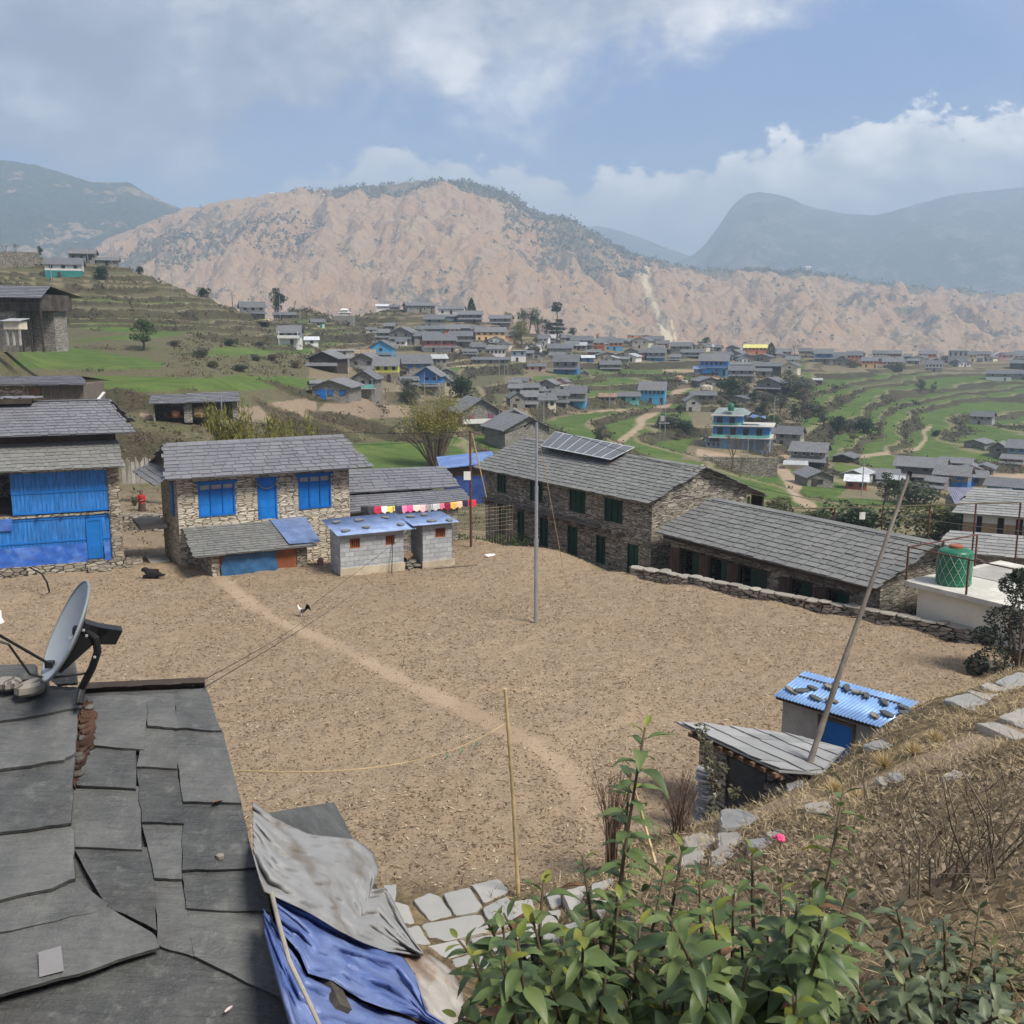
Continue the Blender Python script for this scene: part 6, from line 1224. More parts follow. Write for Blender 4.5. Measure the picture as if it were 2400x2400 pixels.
# ================================================================ middle-distance buildings
def near_extra():
 # cow shed with hay
 F = Fac(at(360, 977, 95), R_(14)); t = thing('cow_shed', 'open stone cow shed with ragged slate roof and hay inside', 'shed', F.O, F.a); L = F.loc(556, 960)[0]; print('cow', L)
 m = MB(); m.add([(0, 0, -.6), (0, 0, 1.25), (-.0, 1.5, 1.95), (0, 3.0, 1.25), (0, 3.0, -.6)], [(0, 1, 2, 3, 4)]); m.quad((L, 3, -.6), (0, 3, -.6), (0, 3, 1.3), (L, 3, 1.3)); m.box(L * .36, L * .36 + .75, 0, .5, -.6, 1.25); m.box(L - .45, L, 0, 3, -.6, 1.3); m.box(0, .12, .0, .5, -.6, 1.25); m.build('wall', STONE_V, t)
 m = MB(); slate_roof(m, (-.3, -.6, 1.28), (L * .42, -.6, 1.30), (-.2, 1.5, 2.0), (L * .42, 1.5, 2.02), .34, .5, 1.2, .05, .08); slate_roof(m, (L * .40, -.6, 1.36), (L + .35, -.6, 1.38), (L * .40, 1.5, 2.12), (L + .1, 1.5, 2.2), .34, .5, 1.2, .05, .08); m.quad((-.3, 3.4, 1.2), (L + .3, 3.4, 1.2), (L + .1, 1.5, 2.1), (-.2, 1.5, 2.0)); m.build('roof', SLATE_B, t)
 for k, (x, s, c, l) in enumerate(((L * .24, 1.0, (.30, .14, .08), 'reddish bracken heap inside the cow shed'), (L * .58, 1.35, (.44, .33, .17), 'golden hay heap inside the cow shed'))):
  m = MB();
  for i in range(500): a = random.random() * 6.28; r = random.random() ** .5 * s; z = (1 - (r / s) ** 2) * s * .85 * random.uniform(.6, 1); p = V((math.cos(a) * r, math.sin(a) * r * .6, z)); d = V((random.uniform(-1, 1), random.uniform(-1, 1), random.uniform(-.6, .3))).normalized() * .22; q = d.cross(V((0, 0, 1))).normalized() * .03; m.quad(p - d - q, p - d + q, p + d + q, p + d - q)
  rock(m, (0, 0, -.1), s * 1.7, s * 1.0, s * .75, k, flat=False); o = m.build('hay_heap', paint('hay%d' % k, c, .95, .3, .2)); o.location = F.w(x, 1.0, -.05); tag(o, l, 'hay')
 # shed with board end behind the left house
 F = Fac(at(196, 937, 56), R_(6)); zr = F.loc(120, 882, 2.2)[1]; ze = F.loc(196, 902, -.4)[1]; t = thing('board_shed', 'slate-roofed shed with weathered board wall behind the blue boarded house', 'shed', F.O, F.a)
 m = MB(); m.box(-8, -2.3, 0, 4, -3, ze); m.build('wall', STONE_T, t); m = MB(); m.box(-2.3, 0, .02, 4, -3, ze); m.build('board_wall', WOODG, t); m = MB(); m.box(-2.9, -2.3, -.04, -.004, -.2, ze - .15); m.build('door', WOOD, t); m = MB(); m.box(-5.2, -4.7, -.04, -.004, -.1, ze - .2); m.build('door', WOOD, t)
 m = MB(); slate_roof(m, (-8, -.5, ze + .02), (.35, -.5, ze + .02), (-8, 2.3, zr), (-.75, 2.3, zr), .36, .5, 1.2, .04, .06); m.quad((-8, 4.6, ze), (.3, 4.6, ze), (-.7, 2.3, zr), (-8, 2.3, zr)); m.build('roof', SLATE_B, t)
 # dark timber house, far left
 F = Fac(at(99, 780, 105), R_(-14)); t = thing('timber_house', 'dark timber upper storey on stilts at the left picture edge', 'house', F.O, F.a); z1 = F.loc(99, 728)[1]; z2 = F.loc(99, 694)[1]
 m = MB(); m.box(-9, 0, 0, 5, z1, z2 + .2); m.build('wall', paint('dark_boards', (.075, .066, .06), .9, .4, .3), t); m = MB()
 for i in range(9): m.box(-8.6 + i, -8.54 + i, -.03, -.002, z1 + .1, z2)
 m.box(-9, 0, -.035, -.001, z1 + .75, z1 + .83); m.build('batten', WOODG, t)
 for x in (-6.8, -5.6):
  m = MB(); m.box(x, x + .8, -.04, -.005, z1 + .9, z1 + 1.6); m.build('window', DARK, t)
 m = MB(); m.box(-9, -3.3, .3, 5, -2, z1); m.build('stone_base', STONE_V, t); m = MB(); m.box(-3.2, -.5, 2.6, 4.6, -2, z1); m.build('inner_wall', STONE_V, t)
 for x in (-2.6, -1.5, -.15):
  m = MB(); m.box(x, x + .16, 0, .16, -2, z1); m.build('post', WOODD, t)
 m = MB(); slate_roof(m, (-9, -1.0, z2 - .05), (.9, -1.0, z2 - .25), (-9, 2.5, z2 + 1.3), (-.6, 2.5, z2 + 1.1), .5, .6, 1.3, .05, .05); m.quad((-9, 6, z2), (.9, 6, z2), (-.6, 2.5, z2 + 1.1), (-9, 2.5, z2 + 1.3)); m.build('roof', SLATE_B, t)
 F = Fac(at(47, 790, 98), R_(-5)); t = thing('stilt_hut', 'tiny white hut on posts below the dark timber house', 'hut', F.O, F.a); m = MB(); z1 = F.loc(47, 772)[1]; z2 = F.loc(47, 753)[1]
 m.box(-1.6, 0, 0, 1.4, z1, z2); m.build('wall', CREAM, t); m = MB(); m.hexa([V((-1.8, -.3, z2)), V((.2, -.3, z2)), V((.2, 1.6, z2 + .25)), V((-1.8, 1.6, z2 + .25)), V((-1.8, -.3, z2 + .06)), V((.2, -.3, z2 + .06)), V((.2, 1.6, z2 + .31)), V((-1.8, 1.6, z2 + .31))]); m.build('roof', TING, t)
 for x in (-1.5, -.85, -.2):
  m = MB(); m.box(x, x + .16, .1, .3, -.8, z1); m.build('post', CEM, t)
 # blue sheet hut
 F = Fac(at(1047, 1148, 66), R_(8)); L = F.loc(1150, 1148)[0]; z1 = F.loc(1047, 1097)[1]; t = thing('sheet_hut', 'board hut under a blue sheet behind the washing line', 'hut', F.O, F.a)
 m = MB(); m.box(0, L, 0, 3, .9, z1); m.build('wall', WOODB, t); m = MB(); m.box(.2, L, -.03, 0, -1, .9); m.box(0, .2, -.02, 3, -1, .9); m.build('lower_wall', paint('deep_blue_sheet', (.03, .075, .26), .6, .2, .3), t); m = MB(); m.hexa([V((-.5, -.5, z1)), V((L + .4, -.5, z1 + .35)), V((L + .4, 2.6, z1 + .75)), V((-.5, 2.6, z1 + .4)), V((-.5, -.5, z1 + .05)), V((L + .4, -.5, z1 + .4)), V((L + .4, 2.6, z1 + .8)), V((-.5, 2.6, z1 + .45))]); m.build('roof', TARPF2, t)
 # white and ochre house on the right
 F = Fac(at(2255, 1249, 84), R_(-27)); t = thing('slate_house', 'white and ochre walled house with big slate roof at the right edge', 'house', F.O, F.a); z2 = F.loc(2255, 1200)[1]; L = 15
 ds = [(F.loc(2288, 1240)[0], F.loc(2300, 1240)[0]), (F.loc(2336, 1250)[0], F.loc(2351, 1250)[0]), (F.loc(2378, 1262)[0], F.loc(2394, 1262)[0])]
 m = MB(); m.box(0, L, 0, 6, z2 * .55, z2); m.build('wall', WHITE, t); m = MB(); m.box(-.02, L, -.03, 6, -1.5, z2 * .55); m.build('lower_wall', paint('ochre_mud', (.36, .25, .15), .9, .15, .2), t)
 for a, b in ds:
  m = MB(); m.box(a, b, -.07, -.035, -.1, z2 * .86); m.build('door', DARK, t)
 m = MB(); slate_roof(m, (-.7, -.8, z2), (L, -.8, z2), (.6, 3.2, z2 + 1.75), (L, 3.2, z2 + 1.75), .42, .7, 1.4, .04, .04); m.quad((-.7, 7, z2), (L, 7, z2), (L, 3.2, z2 + 1.7), (.6, 3.2, z2 + 1.7)); m.build('roof', SLATE_P2, t)
 g = at(2192, 1292, 62); F = Fac(g, R_(-25)); t = thing('slate_shed', 'low slate-roofed shed in front of the white and ochre house', 'shed', F.O, F.a); m = MB(); m.box(.4, 8, .5, 4, -3, .1); m.build('wall', STONE_V, t); m = MB(); slate_roof(m, (0, 0, 0), (9, 0, 0), (.8, 2.4, 1.0), (9, 2.4, 1.0), .4, .6, 1.2, .04, .04); m.quad((0, 4.8, 0), (9, 4.8, 0), (9, 2.4, 1.), (.8, 2.4, 1.)); m.build('roof', SLATE_P2, t)
 F = Fac(at(2240, 1185, 96), R_(-8)); t = thing('tin_shed', 'shed with dull purple-grey sheet roof and clothes drying on it', 'shed', F.O, F.a); m = MB(); m.box(.3, 6.5, .4, 4.6, -4, .1); m.build('wall', STONE_V, t); m = MB(); corr_sheet(m, (0, 0, 0), (7.2, 0, 0), (.4, 5, 1.1), (6.8, 5, 1.1), .25, .03); m.build('roof', paint('purple_tin', (.20, .20, .28), .55, .2, .25), t)
 for x, c, n in ((2.2, (.05, .15, .6), 'blue'), (5.2, (.8, .8, .8), 'white'), (6.0, (.6, .04, .08), 'red')):
  m = MB(); rock(m, (0, 0, 0), 1.1, .7, .12, 3, flat=False); o = m.build('cloth', paint('roof_cloth_' + n, c)); o.location = F.w(x, 2.6, .64); tag(o, f'{n} cloth drying on the purple-grey sheet roof', 'cloth')
 # long railing behind the second stone building
 t = thing('railing', 'long rusty pipe railing behind the low stone building', 'railing', (0, 0, 0)); tops = []
 for px, py0, py1 in ((1859, 1205, 1192), (1957, 1225, 1190), (2070, 1240, 1187), (2180, 1250, 1184), (2288, 1290, 1180), (2392, 1250, 1178)):
  Y = 47 - (px - 1859) / 541 * 10; p = at(px, py1, Y); tops.append(p); k = MB(); rod(k, (p.x, p.y, -3.2), p, .035); k.build('post', RUST, t)
 k = MB(); k.tube(tops, .03, 6); k.build('rail', paint('ochre_pipe', (.34, .26, .15), .6), t)
 m = MB(); p = at(2021, 1209, 44); m.box(-.13, .13, -.02, .02, -.16, .16); o = m.build('meter_box', WHITE); o.location = p; tag(o, 'small white box hung on the rusty pipe railing', 'box')
 # terrace to stand on for the person, bamboo shoots etc.
 F = Fac(at(290, 1250, 55), R_(8)); m = MB(); m.box(-2, 4.6, 0, .8, -2.5, F.loc(300, 1209)[1]); o = m.build('stone_wall', STONE_Y); o.location = F.O; o.rotation_euler = (0, 0, F.a); tag(o, 'rough stone wall in the gap between the two left houses', 'wall')
 m = MB(); R = random.Random(4); F = Fac(at(285, 1100, 66), R_(10))
 for i in range(16): x = i * .30; m.slab([V((x, 0, -1)), V((x + .26, 0, -1)), V((x + .24, R.uniform(-.1, .1), R.uniform(.3, .9))), V((x + .02, R.uniform(-.1, .1), R.uniform(.3, .9)))], V((0, -.05, 0)))
 o = m.build('slab_fence', CEM); o.location = F.O; o.rotation_euler = (0, 0, F.a); tag(o, 'row of upright grey slabs fencing the slope behind the two left houses', 'fence')
TARPF2 = tarp_mat('bright_blue_sheet', (.07, .15, .40), (.14, .23, .48)); SLATE_P2 = slate('slate_pale_roof', (.20, .205, .205), (.29, .295, .29), (.37, .375, .365))
near_extra()
# ================================================================ village houses
PC = {'s': (STONE_V, 'grey stone'), 't': (STONE_T, 'tan stone'), 'w': (WHITE, 'white'), 'b': (paint('house_blue', (.06, .20, .50), .7, .12, .15), 'blue'), 'c': (paint('house_cyan', (.09, .36, .62), .7, .12, .15), 'bright cyan'), 'y': (paint('house_yellow', (.60, .60, .12), .7, .1, .15), 'yellow'), 'o': (paint('house_orange', (.72, .27, .13), .8, .15, .2), 'orange'),
   'p': (paint('house_pink', (.66, .36, .33), .8, .12, .2), 'pink'), 'k': (WOODD, 'dark timber'), 'g': (CEM, 'grey cement'), 'e': (paint('house_teal', (.03, .22, .20), .7, .12, .15), 'teal'), 'r': (paint('house_red', (.34, .10, .075), .8, .15, .2), 'red'), 'm': (CREAM, 'cream'), 'n': (paint('house_greyblue', (.25, .31, .40), .7, .12, .2), 'pale blue'), 'a': (paint('house_amber', (.80, .55, .26), .8, .12, .15), 'amber'), 'q': (paint('house_aqua', (.18, .50, .47), .7, .1, .15), 'aqua')}
RC_ = {'F': (SLATE_F, 'slate'), 'P': (SLATE_F2, 'pale slate'), 'W': (TINW, 'white tin'), 'T': (TING, 'grey tin'), 'B': (TINB, 'blue tin'), 'H': (paint('thatch', (.30, .23, .15), .95, .3, .2), 'thatched'), 'N': (paint('rust_tin', (.30, .20, .15), .7, .25, .3), 'brown tin'), 'Y': (paint('yellow_sheet', (.75, .70, .22), .6), 'yellow')}
WINM = [paint('win_frame_dark', (.06, .05, .045), .6), GLASS]; WINW = [paint('win_frame_white', (.78, .78, .76), .6), GLASS]; WINB = [BLUED, paint('win_blue', (.03, .16, .45), .5)]
def vhouse(px, py, w, h, fr, up, lo, roof='F', rot=0., skirt=0, win=3, door='k', flat=False, floors=2, winm=None, bal=None):
 g = ground_hit(px, py); Y = g.y; k = Y / (2400 * FOC) * 1.0; W = w * k; H = h * k; az = math.atan2(g.x, Y)
 rz = -az + R_(rot); t = thing('village_house', '', 'house', g, rz)
 bw = W * (.88 if not flat else .97); rise = 0 if flat else min(H * .30, W * .26) * (1. if fr == 'e' else 1.1)
 hw = H - rise - (.2 if flat else .05); D = (W * .62 if fr == 'e' else W * 1.15); D = min(max(D, 3.2), 9.); x0 = -bw / 2; R = random.Random(int(px * 7 + py)); base = -4.5
 hs = hw * .5 if floors == 2 and hw > 2.6 else 0
 m = MB()
 z_lo = hs if (lo != up and hs) else hw
 def body(a, b, gable, yo=0.):
  if fr == 'g' and gable:
   m.add([(x0, yo, a), (-x0, yo, a), (-x0, yo, b), (0, yo, b + rise), (x0, yo, b)], [(0, 1, 2, 3, 4)]); m.add([(x0, D, a), (-x0, D, a), (-x0, D, b), (0, D, b + rise), (x0, D, b)], [(4, 3, 2, 1, 0)])
   m.quad((x0, D, a), (x0, yo, a), (x0, yo, b), (x0, D, b)); m.quad((-x0, yo, a), (-x0, D, a), (-x0, D, b), (-x0, yo, b))
  elif gable:
   m.quad((x0, yo, a), (-x0, yo, a), (-x0, yo, b), (x0, yo, b)); m.quad((-x0, D, a), (x0, D, a), (x0, D, b), (-x0, D, b))
   m.add([(x0, yo, a), (x0, yo, b), (x0, D / 2, b + rise), (x0, D, b), (x0, D, a)], [(0, 1, 2, 3, 4)]); m.add([(-x0, yo, a), (-x0, yo, b), (-x0, D / 2, b + rise), (-x0, D, b), (-x0, D, a)], [(4, 3, 2, 1, 0)])
  else: m.box(x0, -x0, yo, D, a, b)
 if z_lo < hw:
  body(base, z_lo, False); m.build('wall', PC[lo][0], t); m = MB(); body(z_lo, hw, not flat, -.04 if not skirt else .25); m.build('upper_wall', PC[up][0], t)
 else: body(base, hw, not flat); m.build('wall', PC[up][0], t)
 ov = min(.7, W * .06 + .2); m = MB(); th = .13
 rm = RC_[roof if roof != 'F' or R.random() < .62 else 'P'][0]
 if flat: m.box(x0 - .3, -x0 + .3, -.4, D + .3, hw + .005, hw + .2); m.build('roof_slab', CEML if roof == 'F' else rm, t)
 elif fr == 'e':
  for s in (0, 1):
   ye, yr = (-ov, D / 2) if s == 0 else (D + ov, D / 2); sl = rise / (D / 2); ze = hw - sl * ov + .06
   a, b, c, d = V((x0 - ov, ye, ze)), V((-x0 + ov, ye, ze)), V((-x0 + ov * .7, yr, hw + rise + .06)), V((x0 - ov * .7, yr, hw + rise + .06))
   q = [a, b, c, d] if s == 0 else [b, a, d, c]; m.slab(q, V((0, 0, th)))
  m.build('roof', rm, t)
 else:
  for s in (-1, 1):
   sl = rise / (bw / 2); xe = s * (bw / 2 + ov); ze = hw - sl * ov + .06
   a, b, c, d = V((xe, -ov, ze)), V((0, -ov, hw + rise + .06)), V((0, D + ov, hw + rise + .06)), V((xe, D + ov, ze))
   q = [a, b, c, d] if s < 0 else [b, a, d, c]; m.slab(q, V((0, 0, th)))
  m.build('roof', rm, t)
 yw = -.05 if not (skirt and z_lo < hw) else .24
 if skirt:
  zs = hs or hw * .6; m = MB(); a, b, c, d = V((x0 - ov, -1.0 - ov, zs - .55)), V((-x0 + ov, -1.0 - ov, zs - .55)), V((-x0 + .1, .2, zs + .12)), V((x0 - .1, .2, zs + .12)); m.slab([a, b, c, d], V((0, 0, .12))); m.build('lower_roof', rm if roof in 'FP' else SLATE_F, t)
 if bal:
  zs = hs or hw * .5; m = MB(); m.box(x0 - .1, -x0 + .1, -1.1, -.06, zs - .12, zs); bo = m.build('balcony', CEML, t); m = MB(); m.box(x0 - .1, -x0 + .1, -1.1, -1.05, zs, zs + .75); m.build('parapet', PC[bal][0], bo)
  for s in (-1, 1): m = MB(); m.box(s * bw * .44 - .08, s * bw * .44 + .08, -1.05, -.9, base, hw); m.build('post', PC[lo][0], t)
 wm = winm or (WINM if up not in 'wmo' else WINM)
 if win:
  lev = [(hs + (hw - hs) * .30, hs + (hw - hs) * .74)] if hs else [(hw * .32, hw * .72)]
  for (a, b) in lev:
   ww = min(bw / win * .45, .95)
   for i in range(win):
    x = x0 + bw * (i + .5) / win; q = MB(); q.box(x - ww / 2, x + ww / 2, yw - .05, yw + .2, a, b, 0); q.box(x - ww / 2 + .09, x + ww / 2 - .09, yw - .07, yw - .052, a + .09, b - .09, 1); q.build('window', wm, t)
 if door and hw > 1.8:
  zt = min(1.8, (hs or hw) * .8); dw = .9
  xs = [R.uniform(-.28, .28) * bw] + ([R.choice((-1, 1)) * bw * .38] if win > 3 else [])
  for x in xs: q = MB(); q.box(x - dw / 2, x + dw / 2, -.10, .1, -.4, zt); q.build('door', {'k': WOODD, 'b': BLUE2, 'w': WHITE, 'e': PC['e'][0], 'o': WOODR}[door], t)
 if win and (up in 'o' and roof == 'F'):
  q = MB(); q.box(x0 - .01, -x0 + .01, yw - .03, yw + .3, hw - .35, hw - .002); q.build('white_band', WHITE, t)
 sz = 'two-storey' if hs else ('small' if W < 7 else 'low'); cn = PC[up][1] if up == lo or not hs else f'{PC[up][1]} over {PC[lo][1]}'
 return t, px, f'{sz} {cn} house', f'{"flat" if flat else RC_[roof][1]} roof', g
def row(phrase, group, items):
 made = []
 for it in items:
  lab = None
  kw = {}
  if isinstance(it[-1], dict): kw = dict(it[-1]); it = it[:-1]; lab = kw.pop('label', None)
  r = vhouse(*it, **kw); r[0]['group'] = group; made.append((r, lab))
 un = sorted([m for m in made], key=lambda m: m[0][1])
 for i, (r, lab) in enumerate(un):
  r[0]['label'] = lab or f'{r[2]}{"" if r[3] in ("slate roof", "pale slate roof") else ", " + r[3]}, {ORD[i]} from left {phrase}'.replace('two-storey', 'tall')
 return made
row('on the left hillside', 'houses on the left hillside', [
 (150, 652, 88, 46, 'e', 'w', 'e', dict(rot=-6, win=3, label='white house with teal lower front on the left hillside')), (192, 612, 62, 32, 'e', 's', 's', dict(rot=-8, win=3, floors=1, label='grey stone house on the crest of the left hill')), (250, 608, 52, 20, 'e', 's', 's', dict(rot=-5, win=0, floors=1, label='low stone shed right of the crest house on the left hill')),
 (592, 704, 60, 36, 'e', 'w', 's', dict(rot=6, win=3, skirt=1, label='white and grey house beside the big round hilltop tree')), (668, 750, 54, 18, 'e', 't', 't', dict(win=2, floors=1, label='low tan house below the big round hilltop tree')), (746, 768, 34, 19, 'e', 'm', 'm', dict(rot=8, win=1, floors=1, door='e', label='small cream house with green door under the temple knoll')),
 (678, 808, 56, 44, 'e', 'n', 'w', dict(rot=-10, win=3, bal='w', label='pale blue two-storey house with white balcony on the green terraces')), (731, 812, 34, 20, 'e', 'w', 'w', 'W', dict(win=1, door='b', floors=1, label='small white annexe with dark blue door beside the pale blue house'))])
row('in the brown hamlet', 'houses of the brown hamlet', [
 (757, 868, 76, 44, 'g', 'k', 'k', dict(rot=-18, skirt=1, win=2)), (803, 872, 28, 22, 'e', 'k', 'k', dict(win=0, floors=1)), (850, 874, 70, 46, 'g', 's', 's', dict(rot=-15, skirt=1, win=2)), (775, 936, 100, 46, 'g', 's', 's', dict(rot=-16, win=3, floors=1, door='b', winm=WINB, label='stone gable house with three blue doors facing the bare field')), (852, 934, 62, 66, 'g', 's', 's', dict(rot=-14, bal='q', win=3, door='b', label='stone house with aqua balcony and washing behind the bare field')),
 (905, 894, 62, 56, 'e', 'y', 't', dict(rot=-8, win=3, label='bright yellow-fronted house behind the bare field')), (893, 842, 56, 44, 'g', 'c', 'c', dict(rot=-8, skirt=1, win=1, door=None, label='blank bright blue house behind the yellow-fronted one')), (855, 842, 50, 22, 'e', 't', 't', 'H', dict(win=0, floors=1)), (800, 838, 62, 17, 'e', 'g', 'g', 'T', dict(win=0, floors=1, flat=True)),
 (972, 888, 88, 56, 'e', 's', 's', dict(rot=10, win=4, winm=WINB, label='big grey stone house with blue windows right of the yellow-fronted house')), (1000, 920, 66, 58, 'g', 'b', 's', dict(rot=-12, bal='b', skirt=1, win=3)), (1043, 926, 40, 44, 'g', 'm', 'm', dict(rot=-8, win=2, label='tall cream gable house behind the willow')), (1046, 886, 40, 22, 'g', 's', 's', dict(win=1, floors=1))])
row('by the hilltop cone tree', 'hilltop houses', [
 (897, 722, 32, 13, 'e', 'w', 'w', 'W', dict(win=0, floors=1)), (925, 728, 26, 12, 'e', 's', 's', dict(win=0, floors=1)), (987, 729, 74, 23, 'e', 's', 's', dict(rot=12, win=4, floors=1, winm=WINW)), (1057, 736, 66, 23, 'e', 'w', 'w', dict(rot=-6, win=3, floors=1)), (1103, 757, 60, 26, 'e', 's', 't', dict(win=3, skirt=1)), (1172, 748, 56, 24, 'e', 't', 't', dict(rot=-10, win=2, skirt=1)), (1062, 752, 38, 14, 'e', 'n', 'n', dict(win=0, floors=1))])
row('in the upper slate village', 'upper village houses', [
 (1018, 770, 50, 30, 'e', 's', 's', dict(win=2)), (888, 797, 54, 25, 'e', 't', 'm', dict(win=4, skirt=1)), (940, 804, 56, 36, 'g', 's', 's', dict(rot=-20, win=2, skirt=1)), (1012, 788, 66, 22, 'e', 's', 's', dict(win=2, floors=1)), (1003, 808, 72, 30, 'e', 's', 's', dict(rot=14, win=3)), (1055, 792, 48, 26, 'e', 'o', 'o', dict(win=4)), (1100, 788, 60, 22, 'e', 'p', 'p', dict(win=3)), (1150, 800, 78, 32, 'e', 'a', 'a', dict(win=5, label='amber house at the right end of the upper slate village')), (1080, 812, 58, 32, 'e', 's', 's', dict(win=2, skirt=1)), (1032, 826, 84, 42, 'e', 'r', 'w', dict(rot=8, skirt=1, win=4)), (1186, 806, 40, 26, 'e', 'p', 'a', dict(win=2)),
 (1158, 836, 60, 24, 'e', 'w', 'r', dict(win=6, floors=1, label='white house with red base alone on the terrace below the village')), (1150, 854, 94, 16, 'e', 's', 's', dict(win=3, floors=1)), (1215, 848, 36, 26, 'e', 'n', 'w', dict(win=2, flat=True)), (965, 800, 36, 24, 'g', 'g', 's', dict(win=1)), (1122, 826, 34, 20, 'e', 's', 's', dict(win=1, floors=1))])
row('in the middle village', 'middle village houses', [
 (1275, 802, 28, 17, 'e', 'o', 'o', dict(win=2)), (1332, 803, 32, 14, 'g', 'w', 'w', dict(win=1, floors=1)), (1364, 817, 56, 28, 'e', 's', 's', dict(win=3, skirt=1)), (1420, 797, 46, 18, 'e', 'o', 'o', dict(win=3)), (1402, 820, 32, 26, 'e', 'o', 'r', dict(win=2)), (1438, 822, 46, 28, 'e', 'o', 'c', dict(win=4)), (1496, 792, 52, 22, 'e', 'o', 'p', dict(flat=True, win=2)), (1494, 776, 22, 16, 'e', 'p', 'p', dict(flat=True, win=1, floors=1, door=None)),
 (1466, 792, 48, 14, 'e', 's', 's', dict(win=2, floors=1)), (1500, 816, 46, 26, 'g', 'm', 'm', dict(rot=-18, win=2)), (1536, 810, 40, 22, 'e', 's', 's', dict(win=2)), (1254, 826, 38, 20, 'e', 't', 't', dict(win=1)), (1313, 836, 62, 30, 'e', 's', 's', dict(rot=8, win=4, winm=WINW)), (1257, 844, 48, 18, 'g', 's', 's', dict(rot=15, win=1, floors=1)), (1392, 836, 34, 16, 'e', 'r', 'r', dict(win=1, floors=1)), (1422, 845, 54, 20, 'g', 't', 'r', dict(rot=20, win=2, floors=1)), (1370, 848, 48, 15, 'e', 'b', 'b', 'W', dict(win=0, floors=1)),
 (1538, 846, 46, 30, 'e', 'n', 'c', dict(skirt=1, win=3)), (1478, 836, 34, 20, 'g', 's', 's', dict(win=1)), (1325, 878, 64, 46, 'e', 's', 'b', dict(rot=-10, skirt=1, win=3, label='stone house with bright blue lower front on the terrace')), (1431, 870, 52, 24, 'e', 's', 'r', dict(rot=6, skirt=1, win=2)), (1370, 884, 22, 15, 'g', 't', 't', dict(win=0, floors=1)), (1258, 870, 44, 18, 'e', 'p', 't', dict(win=2, floors=1)), (1296, 812, 40, 18, 'g', 's', 's', dict(win=1)), (1340, 818, 34, 18, 'e', 'p', 's', dict(win=1)), (1460, 850, 30, 14, 'e', 's', 's', dict(win=0, floors=1)), (1505, 838, 26, 12, 'e', 's', 's', dict(win=0, floors=1))])
row('in the crowded grey hamlet', 'grey hamlet houses', [
 (1223, 904, 34, 18, 'g', 't', 't', dict(win=0, floors=1)), (1207, 926, 32, 26, 'e', 's', 's', dict(win=2)), (1242, 928, 50, 28, 'e', 's', 's', dict(rot=12, win=3)), (1280, 920, 46, 30, 'g', 's', 's', dict(rot=-14, win=1)), (1298, 934, 46, 22, 'g', 's', 's', dict(rot=12, win=1, floors=1)), (1318, 918, 24, 14, 'e', 'm', 'm', dict(win=1, flat=True, floors=1)), (1213, 957, 40, 38, 'g', 's', 's', dict(rot=12, win=1)), (1241, 956, 42, 40, 'e', 's', 's', dict(skirt=1, win=3)), (1284, 957, 44, 30, 'e', 'm', 's', dict(rot=10, win=2)), (1313, 952, 42, 38, 'e', 'm', 's', dict(skirt=1, win=2)), (1347, 953, 56, 46, 'e', 's', 'c', dict(rot=-8, skirt=1, win=1, label='grey house with bright cyan corner, right end of the grey hamlet'))])
row('beside the cyan house', 'cyan roadside houses', [
 (1528, 946, 66, 50, 'e', 'c', 'c', dict(rot=-6, win=6, label='cyan two-storey house with white-framed lower windows by the road')), (1424, 943, 42, 20, 'e', 't', 't', 'N', dict(win=3, floors=1)), (1472, 944, 58, 24, 'e', 'q', 'p', dict(win=2, floors=1, label='long aqua and pink annexe joined to the cyan house'))])
row('on the middle spur', 'houses on the middle spur', [
 (1672, 878, 74, 48, 'e', 'b', 'c', dict(rot=-6, bal='b', win=6, label='big blue two-storey house with a veranda above the spur')), (1640, 876, 30, 18, 'e', 'n', 'n', 'B', dict(win=1, floors=1)), (1622, 840, 56, 20, 'e', 't', 's', dict(win=2, skirt=1)), (1595, 829, 54, 26, 'e', 's', 's', dict(rot=-8, win=3)), (1553, 818, 32, 20, 'e', 'o', 's', dict(win=2)), (1718, 842, 38, 22, 'g', 't', 'b', dict(rot=-20, win=1)), (1770, 830, 58, 22, 'e', 'o', 'o', 'Y', dict(win=6, label='orange-walled house with pale yellow roof left of the cypress')), (1834, 838, 44, 20, 'e', 'o', 's', dict(win=5, label='orange house just right of the cypress')), (1749, 848, 38, 18, 'g', 's', 's', dict(rot=14, win=1, floors=1)), (1785, 848, 44, 18, 'g', 's', 's', dict(rot=-14, win=1, floors=1)),
 (1738, 864, 54, 14, 'e', 's', 's', dict(win=0, floors=1)), (1798, 874, 70, 24, 'e', 'k', 't', dict(win=4, floors=1)), (1738, 888, 64, 30, 'e', 's', 's', dict(rot=6, win=3, skirt=1)), (1788, 882, 40, 18, 'e', 's', 's', dict(win=1, floors=1)), (1800, 918, 64, 32, 'g', 's', 'k', dict(rot=-16, win=1, skirt=1)), (1828, 920, 36, 20, 'g', 'k', 'k', dict(rot=-12, win=0, floors=1)), (1850, 874, 40, 24, 'g', 'm', 'm', dict(rot=-10, win=1)), (1664, 908, 56, 24, 'g', 's', 's', dict(rot=18, win=1, floors=1)), (1648, 940, 62, 22, 'e', 't', 'k', dict(win=3, floors=1)), (1625, 965, 38, 38, 'g', 'g', 'g', dict(rot=10, win=1, label='narrow grey stone tower house on the spur above the road')), (1722, 944, 64, 16, 'g', 's', 's', dict(rot=-20, win=0, floors=1)), (1695, 838, 40, 14, 'e', 's', 's', dict(win=0, floors=1)), (1640, 822, 34, 14, 'g', 't', 't', dict(win=0, floors=1))])
